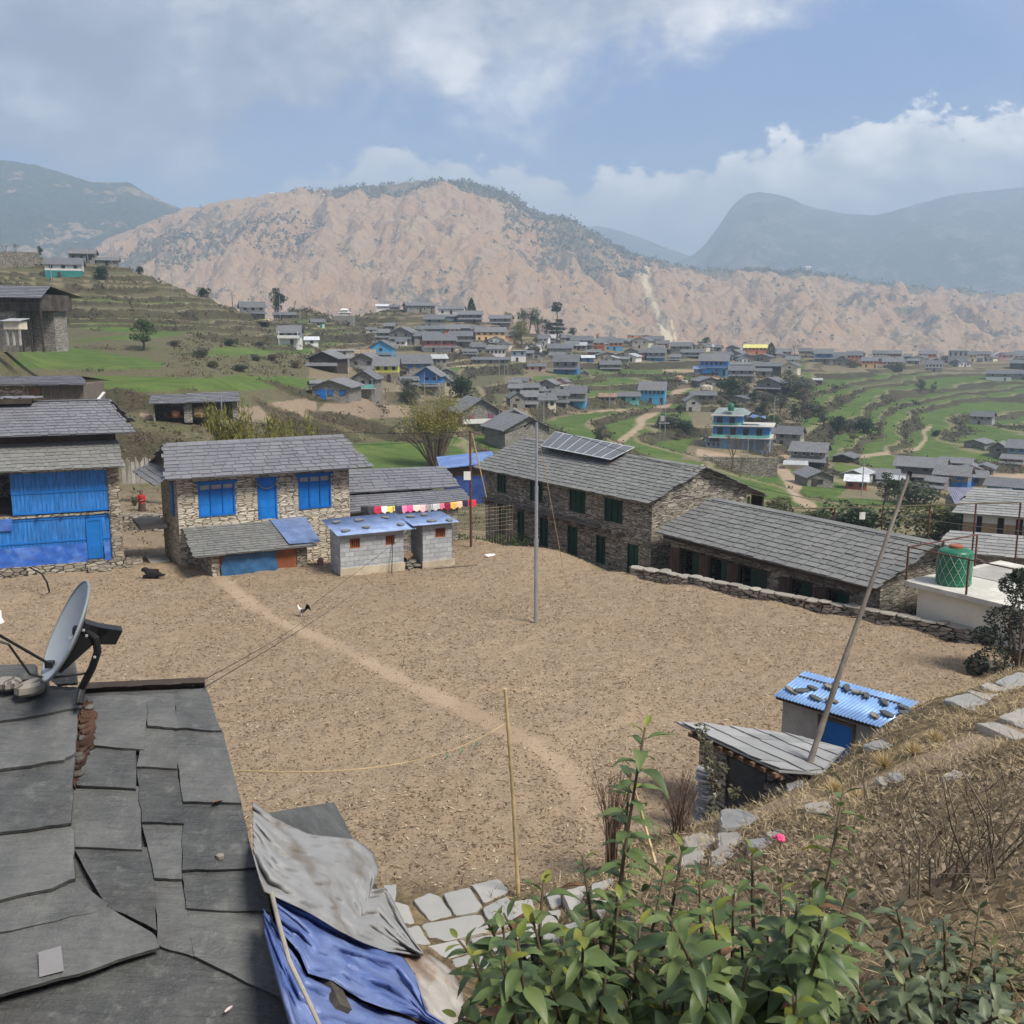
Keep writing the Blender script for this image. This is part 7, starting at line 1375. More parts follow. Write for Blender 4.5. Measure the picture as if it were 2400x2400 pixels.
row('around the striped blue building', 'houses around the striped blue building', [
 (1794, 1048, 40, 46, 'e', 'w', 's', dict(win=3)), (1846, 1046, 64, 46, 'e', 's', 'g', dict(rot=-14, win=2, label='grey stone house with two dark upper windows right of the striped blue building')), (1892, 1092, 88, 54, 'e', 's', 'k', dict(rot=-10, skirt=1, win=4, winm=WINW, label='grey house with white arched windows above a dark open shop front')), (1864, 1100, 54, 18, 'e', 'm', 'm', 'T', dict(win=0, floors=1)), (1974, 1084, 52, 20, 'g', 'k', 'k', dict(rot=-15, win=0, floors=1)), (1672, 1050, 38, 24, 'e', 'n', 'n', dict(rot=8, win=3, floors=1, label='tiny house with purple doors at the left foot of the striped building'))])
row('in the lower right hamlet', 'lower right hamlet houses', [
 (1922, 1142, 72, 40, 'g', 's', 's', 'P', dict(rot=22, win=1, floors=1, label='stone gable shed with a small blue end behind the long railing')), (2006, 1148, 54, 34, 'e', 'r', 'm', 'W', dict(win=2, floors=1)), (2074, 1130, 66, 30, 'e', 's', 's', 'P', dict(win=2, floors=1)), (2152, 1128, 120, 54, 'e', 's', 'e', dict(rot=-8, skirt=1, win=4, label='largest house of the lower right hamlet, teal front under long slate roofs')), (2238, 1102, 76, 28, 'e', 's', 's', 'P', dict(rot=-6, win=3)), (2228, 1146, 82, 54, 'e', 's', 'b', 'P', dict(rot=-10, win=2, winm=WINB, door='b', label='stone house with blue shutters upstairs and blue shop front')), (2287, 1140, 52, 36, 'e', 's', 'b', 'P', dict(win=1, door='b', floors=1)), (2368, 1168, 120, 44, 'e', 'e', 'k', dict(rot=-6, skirt=1, win=3, door='e')), (2338, 1072, 44, 36, 'g', 's', 's', 'P', dict(rot=-10, win=1)), (2392, 1082, 70, 50, 'e', 'n', 's', 'P', dict(rot=-8, win=3, winm=WINB)), (2282, 1050, 52, 20, 'g', 's', 's', 'P', dict(rot=-20, win=0, floors=1))])
row('among the right-hand fields', 'houses among the right-hand fields', [
 (2300, 995, 50, 30, 'e', 's', 'g', dict(rot=-12, win=3, label='lone grey house in the middle of the green terraces')), (2340, 892, 60, 24, 'e', 's', 'w', dict(win=2)), (2390, 890, 44, 22, 'e', 's', 's', dict(win=1)), (1915, 898, 24, 11, 'e', 'k', 'k', 'T', dict(win=0, floors=1))])
row('in the far valley-edge village', 'far valley-edge houses', [
 (1930, 850, 44, 32, 'e', 'b', 's', dict(win=2, skirt=1)), (1966, 848, 34, 22, 'e', 'm', 's', dict(win=2)), (1972, 858, 30, 24, 'g', 's', 's', dict(win=0)), (2002, 850, 38, 26, 'e', 'o', 'p', dict(win=4)), (2061, 842, 36, 20, 'e', 'a', 'm', dict(win=4)), (2095, 840, 36, 22, 'e', 'r', 'w', dict(win=5)), (2128, 836, 20, 16, 'e', 'k', 's', dict(win=1)), (2173, 846, 44, 24, 'e', 'o', 'a', dict(win=4)), (2037, 862, 38, 24, 'e', 'o', 'a', dict(win=4)), (2068, 854, 30, 20, 'e', 's', 'r', dict(win=2)), (2092, 866, 50, 26, 'e', 'm', 's', dict(win=5)), (2150, 852, 42, 18, 'g', 'm', 'm', dict(win=1)), (2188, 872, 42, 26, 'e', 'w', 's', dict(win=5)), (2244, 856, 44, 34, 'e', 'g', 'g', dict(flat=True, win=4)), (2275, 848, 28, 24, 'e', 'a', 'm', dict(win=3)), (2304, 842, 32, 18, 'e', 'a', 'm', dict(win=4)), (2358, 844, 32, 18, 'e', 'p', 'w', dict(win=3)), (2394, 842, 32, 20, 'e', 'm', 's', dict(win=3)), (2388, 866, 44, 22, 'e', 'k', 'k', dict(win=2)), (1888, 836, 34, 20, 'e', 't', 'a', dict(win=2)), (2215, 850, 22, 16, 'e', 'p', 'p', dict(win=1))])
row('above the long stone building', 'grey houses above the long building', [
 (1128, 1018, 104, 84, 'g', 's', 's', 'P', dict(rot=16, win=2, bal='w', winm=[BLUED, paint('prayer_red', (.3, .08, .08), .7)], label='grey stone house with dark blue windows beside the willow')), (1205, 1000, 56, 40, 'g', 's', 'k', 'P', dict(win=0, floors=1)), (1236, 1058, 130, 84, 'g', 's', 's', 'P', dict(rot=24, win=0, floors=1, door='b', label='stone gable house directly behind the solar panels'))])
def extra_rows():
 R = random.Random(31)
 for ph, gr, x0, x1, y0, y1, n, w0, h0 in (('among upper village outbuildings', 'outbuildings of the upper village', 870, 1190, 775, 835, 15, 34, 18), ('among middle village outbuildings', 'outbuildings of the middle village', 1225, 1560, 795, 850, 20, 32, 18), ('among spur village outbuildings', 'outbuildings of the spur village', 1570, 1860, 812, 870, 14, 32, 17), ('among grey hamlet outbuildings', 'outbuildings of the grey hamlet', 1185, 1375, 895, 950, 8, 34, 20), ('among lower right outbuildings', 'outbuildings of the lower right hamlet', 1990, 2390, 1090, 1165, 9, 44, 22), ('among brown hamlet outbuildings', 'outbuildings of the brown hamlet', 735, 1060, 850, 915, 8, 40, 22), ('among far valley-edge outbuildings', 'outbuildings of the far village', 1890, 2400, 834, 862, 16, 28, 14)):
  it = []
  for i in range(n):
   px = x0 + (x1 - x0) * (i + R.random()) / n; py = R.uniform(y0, y1); u = R.choice('ssssttmmwogpn'); it.append((px, py, w0 * R.uniform(.75, 1.3), h0 * R.uniform(.8, 1.35), R.choice('eeg'), u, R.choice((u, u, 's')), R.choice('FFFPPPT'), dict(rot=R.uniform(-22, 22), win=R.choice((1, 2, 3)), skirt=R.choice((0, 0, 1)))))
  row(ph, gr, it)
extra_rows()
def special_village():
 # striped blue building with balconies
 g = ground_hit(1735, 1054); k = g.y / (2400 * FOC); W = 130 * k; H = 92 * k; az = math.atan2(g.x, g.y); t = thing('striped_building', 'tall blue and aqua striped building with white balcony edges and roof tank', 'building', g, -az + R_(-4)); fl = H / 3.45
 B, Q = PC['b'][0], PC['q'][0]; x0, x1 = -W / 2, W / 2; D = 9
 m = MB(); m.box(x0 + 1.5, x1, 0, D, -5, fl); m.build('ground_floor', PC['n'][0], t)
 for i in range(4): m = MB(); a = x0 + 2.2 + i * (W - 2.6) / 4; m.box(a, a + (W - 3) / 4 * .8, -.06, .1, 0, fl * .8); m.build('shutter', paint('shop_shutter', (.18, .21, .24), .5, .1, .2) if i else PC['c'][0], t)
 m = MB(); m.box(x0, x1, 0, D, fl * 1.08, fl * 1.35); m.build('aqua_wall', Q, t); m = MB(); m.box(x0 + .01, x1 - .01, .02, D, fl * 1.35, fl * 2.05); m.build('blue_wall', B, t)
 m = MB(); m.box(x0, x0 + W * .5, .3, D, fl * 2.13, fl * 2.35); m.build('aqua_wall', Q, t); m = MB(); m.box(x0 + .01, x0 + W * .5 - .01, .32, D, fl * 2.35, fl * 2.95); m.build('blue_wall', B, t)
 for z, xa, xb in ((fl, x0 - .8, x1 + .6), (fl * 2.05, x0 - .6, x1 + .9), (fl * 2.95, x0 - .5, x0 + W * .5 + .5)): m = MB(); m.box(xa, xb, -1.1, D + .3, z + .005, z + fl * .075); m.build('balcony_slab', CEML, t)
 m = MB(); m.box(x0, x1 - 1, -1.0, -.92, fl * 1.08, fl * 1.3); m.build('parapet', Q, t)
 for i in range(4): m = MB(); a = x0 + 1 + i * W * .23; m.box(a, a + 1.2, -.06, .05, fl * 1.25, fl * 1.88); m.build('window', GLASS, t)
 for i in range(2): m = MB(); a = x0 + .8 + i * W * .22; m.box(a, a + 1.2, .22, .33, fl * 2.3, fl * 2.8); m.build('window', GLASS, t)
 m = MB(); zt = fl * 3.03; m.hexa([V((x0 - .4, 0, zt)), V((x0 + W * .62, 0, zt)), V((x0 + W * .62, D, zt)), V((x0 - .4, D, zt)), V((x0 + .6, 2.5, zt + 1.2)), V((x0 + W * .5, 2.5, zt + 1.2)), V((x0 + W * .5, 6, zt + 1.2)), V((x0 + .6, 6, zt + 1.2))]); m.build('roof', paint('green_grey_tin', (.24, .29, .28), .5, .15, .2), t)
 m = MB()
 for i in range(9):
  for j in range(5): m.v.append((x0 + W * .55 + i * W * .045, .4 + j * .9, fl * 2.13 + 2.0 + .25 * math.sin(i * 1.3 + j) - .05 * (i - 4) ** 2 * .3))
 for i in range(8):
  for j in range(4): a = i * 5 + j; m.f.append((a, a + 5, a + 6, a + 1)); m.mi.append(0)
 o = m.build('tarpaulin', TARPF2, None, True); o.location = g; o.rotation_euler = t.rotation_euler; tag(o, 'blue tarpaulin stretched over the roof terrace of the striped building', 'tarpaulin')
 m = MB(); m.lathe([(.7, 0), (.72, .5), (.7, 1.4), (.4, 1.65), (.02, 1.7)], 14); o = m.build('water_tank', TANK, None, True); o.location = g + V((-2.2 * 1, 1.0, zt + .9)); tag(o, 'small green water tank on the striped blue building', 'water tank')
 # small temple on the knoll
 g = ground_hit(802, 709); k = g.y / (2400 * FOC); t = thing('temple', 'small tiered white stone temple on the knoll', 'temple', g, 0); s = k * 46
 m = MB(); m.box(-s / 2, s / 2, 0, s * .8, -3, s * .30); m.build('platform', STONE_V, t); m = MB(); m.box(-s * .16, s * .3, .1, s * .5, s * .30, s * .46); m.build('shrine', CEML, t); m = MB()
 for w, z in ((.34, .46), (.22, .58)): m.hexa([V((.07 * s - w * s, -.2, z * s)), V((.07 * s + w * s, -.2, z * s)), V((.07 * s + w * s, s * .6, z * s)), V((.07 * s - w * s, s * .6, z * s)), V((.07 * s - w * s * .4, s * .15, z * s + .09 * s)), V((.07 * s + w * s * .4, s * .15, z * s + .09 * s)), V((.07 * s + w * s * .4, s * .3, z * s + .09 * s)), V((.07 * s - w * s * .4, s * .3, z * s + .09 * s))])
 m.box(-.04 * s, .18 * s, .1, s * .4, .50 * s, .585 * s); m.build('tiered_roof', WHITE, t)
 # open shelter with yellow sheet
 g = ground_hit(612, 766); k = g.y / (2400 * FOC); s = k * 34; t = thing('shelter', 'open shelter under a yellow sheet on the left hillside', 'shelter', g, 0); m = MB(); m.slab([V((-s / 2, -.5, s * .40)), V((s / 2, -.5, s * .46)), V((s * .45, 3, s * .5)), V((-s * .45, 3, s * .42))], V((0, 0, .06))); m.build('sheet', RC_['Y'][0], t)
 for x in (-.45, 0, .45): m = MB(); m.box(x * s - .08, x * s + .08, 0, .16, -2, s * .43); m.build('post', WOODD, t)
 m = MB(); m.box(-s * .4, s * .4, 1.5, 3, -2, s * .3); m.build('back_wall', DARK, t)
 # pale masonry wall on the left hill top and retaining wall below the striped building
 for px, py, w, h, mt, l, rz in ((38, 630, 100, 36, STONE_Y, 'long pale stone retaining wall on top of the left hill', 0.0), (1735, 1112, 170, 40, STONE_Y, 'stone retaining wall below the striped blue building', .1)):
  g = ground_hit(px, py); k = g.y / (2400 * FOC); m = MB(); m.box(-w * k / 2, w * k / 2, 0, 1.2, -3, h * k); o = m.build('retaining_wall', mt); o.location = g; o.rotation_euler = (0, 0, -math.atan2(g.x, g.y) + rz); tag(o, l, 'wall')
 # haystacks and dark straw stack on the spur
 for px, py, s, c, l in ((1592, 893, 22, (.42, .26, .17), 'orange-brown straw heap by the road above the cyan house'), (1655, 918, 28, (.50, .47, .38), 'pale straw stack on a dark platform on the spur'), (1605, 900, 16, (.40, .38, .34), 'grey rubble heap beside the straw heap')):
  g = ground_hit(px, py); k = g.y / (2400 * FOC); m = MB(); rock(m, (0, 0, 0), s * k, s * k, s * k * .55, px, flat=False, n=12); o = m.build('straw_heap', paint('straw_%d' % px, c, .95, .3, .2)); o.location = g; tag(o, l, 'straw heap')
 # blue tractor by the big blue house
 g = ground_hit(1668, 880); t = thing('tractor', 'blue tractor with trailer parked before the big blue house', 'tractor', g, -.25); m = MB(); m.box(-3.6, -.4, -1, .8, .8, 1.7); m.build('trailer', BLUE2, t); m = MB(); m.box(.3, 2.4, -.6, .5, .8, 1.5); m.box(-.2, .9, -.6, .5, 1.5, 1.9); m.build('body', paint('tractor_blue', (.05, .12, .35)), t)
 for x, r in ((-3, .45), (-1.2, .45), (.4, .75), (2.1, .5)): m = MB(); m.tube([(x, -1.05, r), (x, -.75, r)], r, 14); m.build('wheel', CABLE, t)
 # white houses and chorten on the far ridge
 for i, (px, py, w, l) in enumerate(((1893, 638, 12, 'tall white shrine on the far ridge above the red slope'), (720, 449, 9, 'white building on the bare shoulder of the main hill, left'), (812, 453, 9, 'white building just below the main hill crest'), (640, 463, 11, 'pale long building at the left end of the main hill shoulder'), (1700, 640, 9, 'white building on the low ridge, left of the ridge trees'))):
  a, e = ray(px, py); Yv = np.linspace(1500, 2700, 800); d = CAMH + e * Yv; j = int(np.argmin(np.abs(HM[1][:, np.argmin(np.abs(HM[0][-1] / HM[1][-1] - a))] - 2450))); c = int(np.argmin(np.abs(HM[0][-1] / HM[1][-1] - a))); jj = int(np.argmax(HM[2][:, c] / HM[1][:, c])); p = V((HM[0][jj, c], HM[1][jj, c] - 12, HM[2][jj, c] - 4)); k = p.y / (2400 * FOC); s = w * k; m = MB(); hh = s * (1.2 if i == 0 else .45)
  m.box(-s / 2, s / 2, 0, s * .6, -8, hh); m.hexa([V((-s * .55, -1, hh)), V((s * .55, -1, hh)), V((s * .55, s * .65, hh)), V((-s * .55, s * .65, hh)), V((-s * .5, s * .3, hh + s * .2)), V((s * .5, s * .3, hh + s * .2)), V((s * .5, s * .32, hh + s * .2)), V((-s * .5, s * .32, hh + s * .2))]); o = m.build('ridge_house', WHITE); o.location = p; tag(o, l, 'house')
 # utility poles
 P = [(121, 660, 45, 'steel pole in front of the white hillside house'), (263, 625, 62, 'left of two slender poles on the left hill crest'), (270, 622, 58, 'right of two slender poles on the left hill crest'), (204, 583, 30, 'thin pole on the skyline of the left hill'), (404, 683, 40, 'pole on the bare right shoulder of the left hill'), (544, 698, 36, 'dark pole standing left of the white and grey hilltop house'), (657, 752, 56, 'pole in front of the big round hilltop tree'), (704, 754, 44, 'left of twin poles below the temple knoll'), (1035, 830, 62, 'pole rising from the upper slate village'), (995, 925, 52, 'pole in front of the blue balconied house'), (1170, 888, 50, 'pale pole right of the bare terrace, left of two'), (1182, 898, 52, 'leaning pale pole on the green terrace'), (1190, 900, 50, 'second leaning pale pole on the green terrace'), (1274, 1040, 100, 'slim pole rising behind the stone gable house'), (1428, 955, 60, 'pole on the green field left of the aqua annexe'), (1546, 1030, 86, 'left pole of the transformer pair on the round field'), (1558, 1032, 80, 'right pole of the transformer pair on the round field'), (1751, 1090, 72, 'pale pole before the striped blue building'), (1811, 1045, 115, 'tall pole at the right end of the striped blue building'), (2020, 1162, 96, 'pale pole in front of the small red and cream house'), (2070, 1060, 55, 'thin pole on the round green field at right'), (2102, 1180, 70, 'grey pole behind the tip of the leaning bamboo'), (350, 1040, 105, 'x')]
 for px, py, h, l in P:
  if l == 'x': g = at(524, 1042, 82); H = at(524, 923, 82).z - g.z; l = 'pale pole behind the ridge of the blue-windowed house'
  else: g = ground_hit(px, py); H = h * g.y / (2400 * FOC)
  m = MB(); rod(m, (0, 0, -1), (.02 * H if 'leaning' in l else 0, 0, H), .11 if g.y > 150 else .06, .07 if g.y > 150 else .045, 6);
  if px in (1546,): m.box(-.3, 2.2, -.1, .1, H * .42, H * .45)
  o = m.build('utility_pole', STEEL if 'dark' not in l else WOODD); o.location = g; tag(o, l, 'pole', 'utility poles in the valley')
 g = ground_hit(1552, 1030); m = MB(); m.box(-.5, .5, -.4, .4, 4.2, 5.4); o = m.build('transformer', PC['g'][0]); o.location = g; tag(o, 'grey transformer box hung between the two poles on the round field', 'transformer')
special_village()
# ================================================================ vegetation
def leaf_mat(name, c1, c2, rough=.55, trans=.25, spec=.3):
 if name in _M: return _M[name]
 m, g, b = new_mat(name); r = g.n('ShaderNodeNewGeometry').outputs['Random Per Island']; n = g.noise(g.co('Object'), .9, 3, .5)
 c = g.mix(g.m('ADD', g.m('MULTIPLY', r, .75), g.m('MULTIPLY', g.m('SUBTRACT', n, .35), .7), clamp=True), c1, c2)
 g.put(b.inputs['Base Color'], c); b.inputs['Roughness'].default_value = rough; b.inputs['Specular IOR Level'].default_value = spec
 t = g.n('ShaderNodeBsdfTranslucent'); g.put(t.inputs[0], g.mix(.5, c, (c2[0] * 1.3, c2[1] * 1.4, c2[2])))
 ms = g.n('ShaderNodeMixShader'); ms.inputs[0].default_value = trans; g.l.new(b.outputs[0], ms.inputs[1]); g.l.new(t.outputs[0], ms.inputs[2]); g.l.new(ms.outputs[0], m.node_tree.nodes['Material Output'].inputs[0]); _M[name] = m; return m
def diamonds(name, C, U, W, mats, parent=None, mi=None):
 """many small pointed leaves: centre, half length vector, half width vector"""
 n = len(C); co = np.stack([C - U, C + W, C + U, C - W], 1).reshape(-1, 3).astype(np.float32); me = bpy.data.meshes.new(name)
 me.vertices.add(4 * n); me.vertices.foreach_set('co', co.ravel()); me.loops.add(4 * n); me.polygons.add(n); me.loops.foreach_set('vertex_index', np.arange(4 * n, dtype=np.int32)); me.polygons.foreach_set('loop_start', np.arange(0, 4 * n, 4, dtype=np.int32)); me.update(calc_edges=True)
 for m in (mats if isinstance(mats, (list, tuple)) else [mats]): me.materials.append(m)
 if mi is not None: me.polygons.foreach_set('material_index', mi.astype(np.int32))
 o = bpy.data.objects.new(name, me); COL.objects.link(o)
 if parent: o.parent = parent
 return o
def rdir(n, flat=1.): d = rng.normal(size=(n, 3)); d[:, 2] *= flat; return d / np.linalg.norm(d, axis=1, keepdims=True)
def leaves_at(C, s, aspect=.5, flat=.7):
 n = len(C); u = rdir(n, flat); v = np.cross(u, rdir(n)); v /= np.linalg.norm(v, axis=1, keepdims=True); k = s * rng.uniform(.6, 1.3, (n, 1)); return C, u * k, v * k * aspect
def blob_pts(cl, per):
 P = []
 for (x, y, z, rx, rz_), c in zip(cl, [per] * len(cl)):
  d = rdir(c); r = rng.uniform(.45, 1.0, (c, 1)) ** .6; P.append(d * r * np.array([rx, rx, rz_]) + np.array([x, y, z]))
 return np.concatenate(P)
BARK = paint('bark_grey_brown', (.14, .115, .09), .9, .3, .3); TWIG = paint('dry_twig', (.17, .115, .085), .9, .25, .2)
FO = {'dark': leaf_mat('foliage_dark_green', (.018, .038, .016), (.045, .075, .03)), 'mid': leaf_mat('foliage_mid_green', (.035, .065, .02), (.08, .115, .04)), 'olive': leaf_mat('foliage_olive', (.065, .075, .03), (.14, .14, .06)), 'yellow': leaf_mat('foliage_yellow_green', (.11, .12, .025), (.25, .24, .06)), 'grey': leaf_mat('foliage_grey_green', (.06, .07, .045), (.12, .13, .09)), 'brown': leaf_mat('foliage_brown', (.10, .08, .055), (.19, .155, .105)), 'pine': leaf_mat('foliage_blue_green', (.012, .032, .022), (.035, .062, .042))}
def limb(m, a, b, r0, r1, R, n=4, w=.08):
 a, b = V(a), V(b); L = (b - a).length; pts = [a.lerp(b, i / n) + V((R.uniform(-w, w), R.uniform(-w, w), R.uniform(-w, w))) * L * (0 < i < n) for i in range(n + 1)]; m.tube(pts, [r0 + (r1 - r0) * i / n for i in range(n + 1)], 6); return pts
def tree(kind, col, seed=1):
 """a tree about 8 m tall standing at the origin"""
 R = random.Random(seed); t = thing({'cone': 'conifer', 'pine': 'pine_tree', 'bush': 'bush', 'bare': 'bare_tree', 'bamboo': 'bamboo_clump'}.get(kind, 'tree'), '', 'bush' if kind == 'bush' else 'tree'); m = MB(); fm = FO[col]
 if kind in ('broad', 'tall'):
  limb(m, (0, 0, -.8), (R.uniform(-.3, .3), 0, 3.6), .24, .13, R); cl = []
  for i in range(15): a = R.uniform(0, 6.28); h = R.uniform(2.2, 7.0); r = 2.6 * (1 - abs(h - 4.2) / 4.6) * R.uniform(.4, 1.05); p = (math.cos(a) * r, math.sin(a) * r, h); limb(m, (0, 0, R.uniform(1.2, 3.4)), p, .08, .02, R, 3); cl.append((*p, R.uniform(.8, 1.4), R.uniform(.6, 1.05)))
  C = blob_pts(cl, 120); s = .20
 elif kind == 'cone':
  limb(m, (0, 0, -.8), (0, 0, 7.5), .28, .04, R); n = 2600; h = rng.uniform(0, 1, n) ** .8; a = rng.uniform(0, 6.28, n); prof = (1 - h) ** .62 * np.where(h < .15, .55 + h * 3, 1.); r = 3.1 * prof * rng.uniform(.55, 1.06, n) * (1 + .12 * np.sin(a * 5 + h * 22)); C = np.stack([np.cos(a) * r, np.sin(a) * r, .3 + h * 7.7], 1); s = .24
 elif kind == 'cypress':
  limb(m, (0, 0, -.8), (0, 0, 7.5), .22, .04, R); n = 2200; h = rng.uniform(0, 1, n); a = rng.uniform(0, 6.28, n); r = 1.9 * np.sin(np.clip(h * .92 + .12, 0, 1) * math.pi) ** .55 * rng.uniform(.5, 1.08, n) * (1 + .15 * np.sin(a * 4 + h * 17)); C = np.stack([np.cos(a) * r, np.sin(a) * r, .2 + h * 7.8], 1); s = .22
 elif kind == 'pine':
  limb(m, (0, 0, -.8), (.1, 0, 7.6), .2, .05, R, 6, .02); cl = []
  for h, r, k in ((7.4, .7, 4), (6.7, 1.0, 6), (6.2, 1.1, 6), (3.8, .9, 4), (3.0, 1.5, 7), (2.2, 1.9, 8), (1.4, 1.9, 8)):
   for i in range(k): a = R.uniform(0, 6.28); p = (math.cos(a) * r * .7, math.sin(a) * r * .7, h + R.uniform(-.2, .2)); limb(m, (0, 0, h - .2), p, .04, .015, R, 2); cl.append((*p, .5 * r ** .5 + .15, .30))
  C = blob_pts(cl, 60); s = .16
 elif kind == 'bare':
  def br(a, d, L, r, lv):
   b = a + d * L; limb(m, a, b, r, r * .6, R, 3, .06)
   if lv:
    for i in range(4): q = (d + V((R.uniform(-.8, .8), R.uniform(-.8, .8), R.uniform(-.1, .6)))).normalized(); br(a.lerp(b, R.uniform(.5, 1)), q, L * R.uniform(.5, .75), r * .5, lv - 1)
  br(V((0, 0, -.5)), V((0, 0, 1)), 3.2, .16, 3); C = None
 elif kind == 'bush':
  cl = [(R.uniform(-2.4, 2.4), R.uniform(-2, 2), R.uniform(.8, 4.5) * .8, R.uniform(1.2, 2.1), R.uniform(1.0, 1.8)) for _ in range(12)]
  for c in cl[:8]: limb(m, (c[0] * .3, c[1] * .3, -.4), c[:3], .09, .02, R)
  C = blob_pts(cl, 120); s = .30
 elif kind == 'bamboo':
  Cs = []
  for i in range(22):
   a = R.uniform(0, 6.28); b = V((math.cos(a) * .5, math.sin(a) * .5, -.5)); tp = V((math.cos(a) * R.uniform(1.2, 3.4), math.sin(a) * R.uniform(1.2, 3.4), R.uniform(5.0, 8.0))); md = b.lerp(tp, .6) + V((0, 0, 1.2)); m.tube([b, b.lerp(md, .5) + V((0, 0, .4)), md, tp], [.05, .045, .035, .01], 5)
   for j in range(46): u = R.uniform(.45, 1.0); p = md.lerp(tp, (u - .45) / .55) + V((R.uniform(-.6, .6), R.uniform(-.6, .6), R.uniform(-.9, .25))); Cs.append(tuple(p))
  C = np.array(Cs); s = .30
 m.build('trunk' if kind != 'bush' else 'stems', BARK if kind != 'bare' else TWIG, t)
 if C is not None:
  C, U, W = leaves_at(C, s, .28 if kind == 'bamboo' else .55, .7);
  if kind == 'bamboo': U[:, 2] -= .22;
  diamonds('crown', C, U, W, fm, t)
 return t
PROTO = {}
def plant(kind, col, px, py, h, label, cat=None, group=None, wide=1., near=False):
 k = (kind, col); g = hit_near(px, py) if near else ground_hit(px, py); H = h * g.y / (2400 * FOC); s = H / (8.2 if kind != 'bush' else 5.2); rz = random.uniform(0, 6.28)
 if k not in PROTO: PROTO[k] = tree(kind, col, len(PROTO) + 3); o = PROTO[k]; o.location = g; o.rotation_euler = (0, 0, rz); o.scale = (s * wide, s * wide, s)
 else: o = dup(PROTO[k], g, rz, (s * wide, s * wide, s))
 o['label'] = label
 if group: o['group'] = group
 return o
def trees():
 L = [('cone', 'dark', 1105, 735, 48, 'dark cone-shaped tree on the hilltop above the slate village', .82), ('pine', 'pine', 1306, 792, 88, 'tall umbrella-topped pine standing above the middle village', 1.0), ('broad', 'pine', 1342, 788, 32, 'small dark tree just right of the umbrella-topped pine', 1), ('broad', 'dark', 1280, 792, 42, 'dark round tree just left of the umbrella-topped pine', 1.1), ('bamboo', 'mid', 1235, 775, 62, 'feathery bamboo clump on the skyline left of the tall pine', 1.2),
   ('bamboo', 'mid', 1262, 782, 44, 'smaller feathery bamboo clump beside the dark round tree', 1.2), ('broad', 'yellow', 1220, 812, 66, 'yellow-green tree behind the amber house', 1.2), ('broad', 'olive', 1250, 836, 50, 'olive tree at the left end of the middle village', 1.2), ('broad', 'olive', 1190, 772, 44, 'olive tree on the hilltop right of the cone tree', 1.0), ('broad', 'dark', 645, 724, 66, 'big round dark tree on the hilltop next to the white and grey house', 1.15), ('bare', 'brown', 690, 716, 30, 'small bare tree right of the big round hilltop tree', 1.),
   ('cypress', 'dark', 1806, 850, 48, 'dark cypress between the two orange houses', .95), ('bush', 'dark', 1086, 932, 56, 'dense dark tree beside the cream gable house', .95), ('broad', 'grey', 962, 952, 72, 'grey-green tree just left of the willow', 1.1), ('bare', 'brown', 885, 940, 62, 'dead brown tree before the yellow-fronted house', 1.1), ('bare', 'brown', 905, 938, 44, 'smaller dead tree right of the dead brown tree', 1.), ('broad', 'mid', 338, 822, 78, 'leafy green tree on the terrace above the cow shed', 1.25), ('broad', 'grey', 1408, 1048, 56, 'grey-green tree by the path bend behind the solar panels', 1.2),
   ('bare', 'brown', 1402, 792, 40, 'bare tree on the skyline of the middle village', 1.2), ('broad', 'mid', 1655, 812, 36, 'green tree at the skyline gap of the spur village', 1.2), ('broad', 'olive', 1640, 818, 26, 'low olive tree beside the skyline green tree', 1.3), ('bare', 'brown', 1862, 830, 34, 'bare tree on the skyline right of the cypress', 1.), ('bush', 'olive', 2100, 872, 26, 'pale palm-like bush among the far valley-edge houses', 1.), ('bush', 'olive', 1995, 862, 22, 'light bush before the far orange houses', 1.), ('broad', 'grey', 2158, 922, 36, 'grey tree standing alone on the upper right terraces', 1.), ('broad', 'olive', 2188, 918, 26, 'small tree beside the lone grey terrace tree', 1.), ('bush', 'dark', 2192, 1022, 16, 'dark bush beside the pale path on the round green field', 1.3),
   ('bare', 'brown', 1716, 1108, 150, 'tall bare tree in front of the striped blue building', .7), ('bare', 'brown', 1800, 1100, 100, 'bare tree at the right end of the striped blue building', .7), ('bare', 'brown', 1735, 1118, 80, 'leaning bare tree below the striped blue building', .9), ('bush', 'dark', 2022, 1262, 96, 'big dark leafy tree behind the low stone building', 1.25), ('bush', 'grey', 1985, 1250, 60, 'left shoulder bush of the big dark leafy tree', 1.2), ('broad', 'dark', 2072, 1186, 84, 'dark tree left of the leaning bamboo tip', 1.2), ('bush', 'olive', 2205, 1262, 100, 'olive leafy tree left of the white and ochre house', 1.2), ('bush', 'grey', 2145, 1185, 74, 'grey-green bush below the largest lower right house', 1.2), ('bush', 'olive', 1825, 1214, 58, 'olive bush behind the gable of the long stone building', 1.1), ('bush', 'mid', 1915, 1226, 36, 'low green bush behind the ridge of the low stone building', 1.6)]
 for k, c, px, py, h, l, w in L: plant(k, c, px, py, h, l, wide=w)
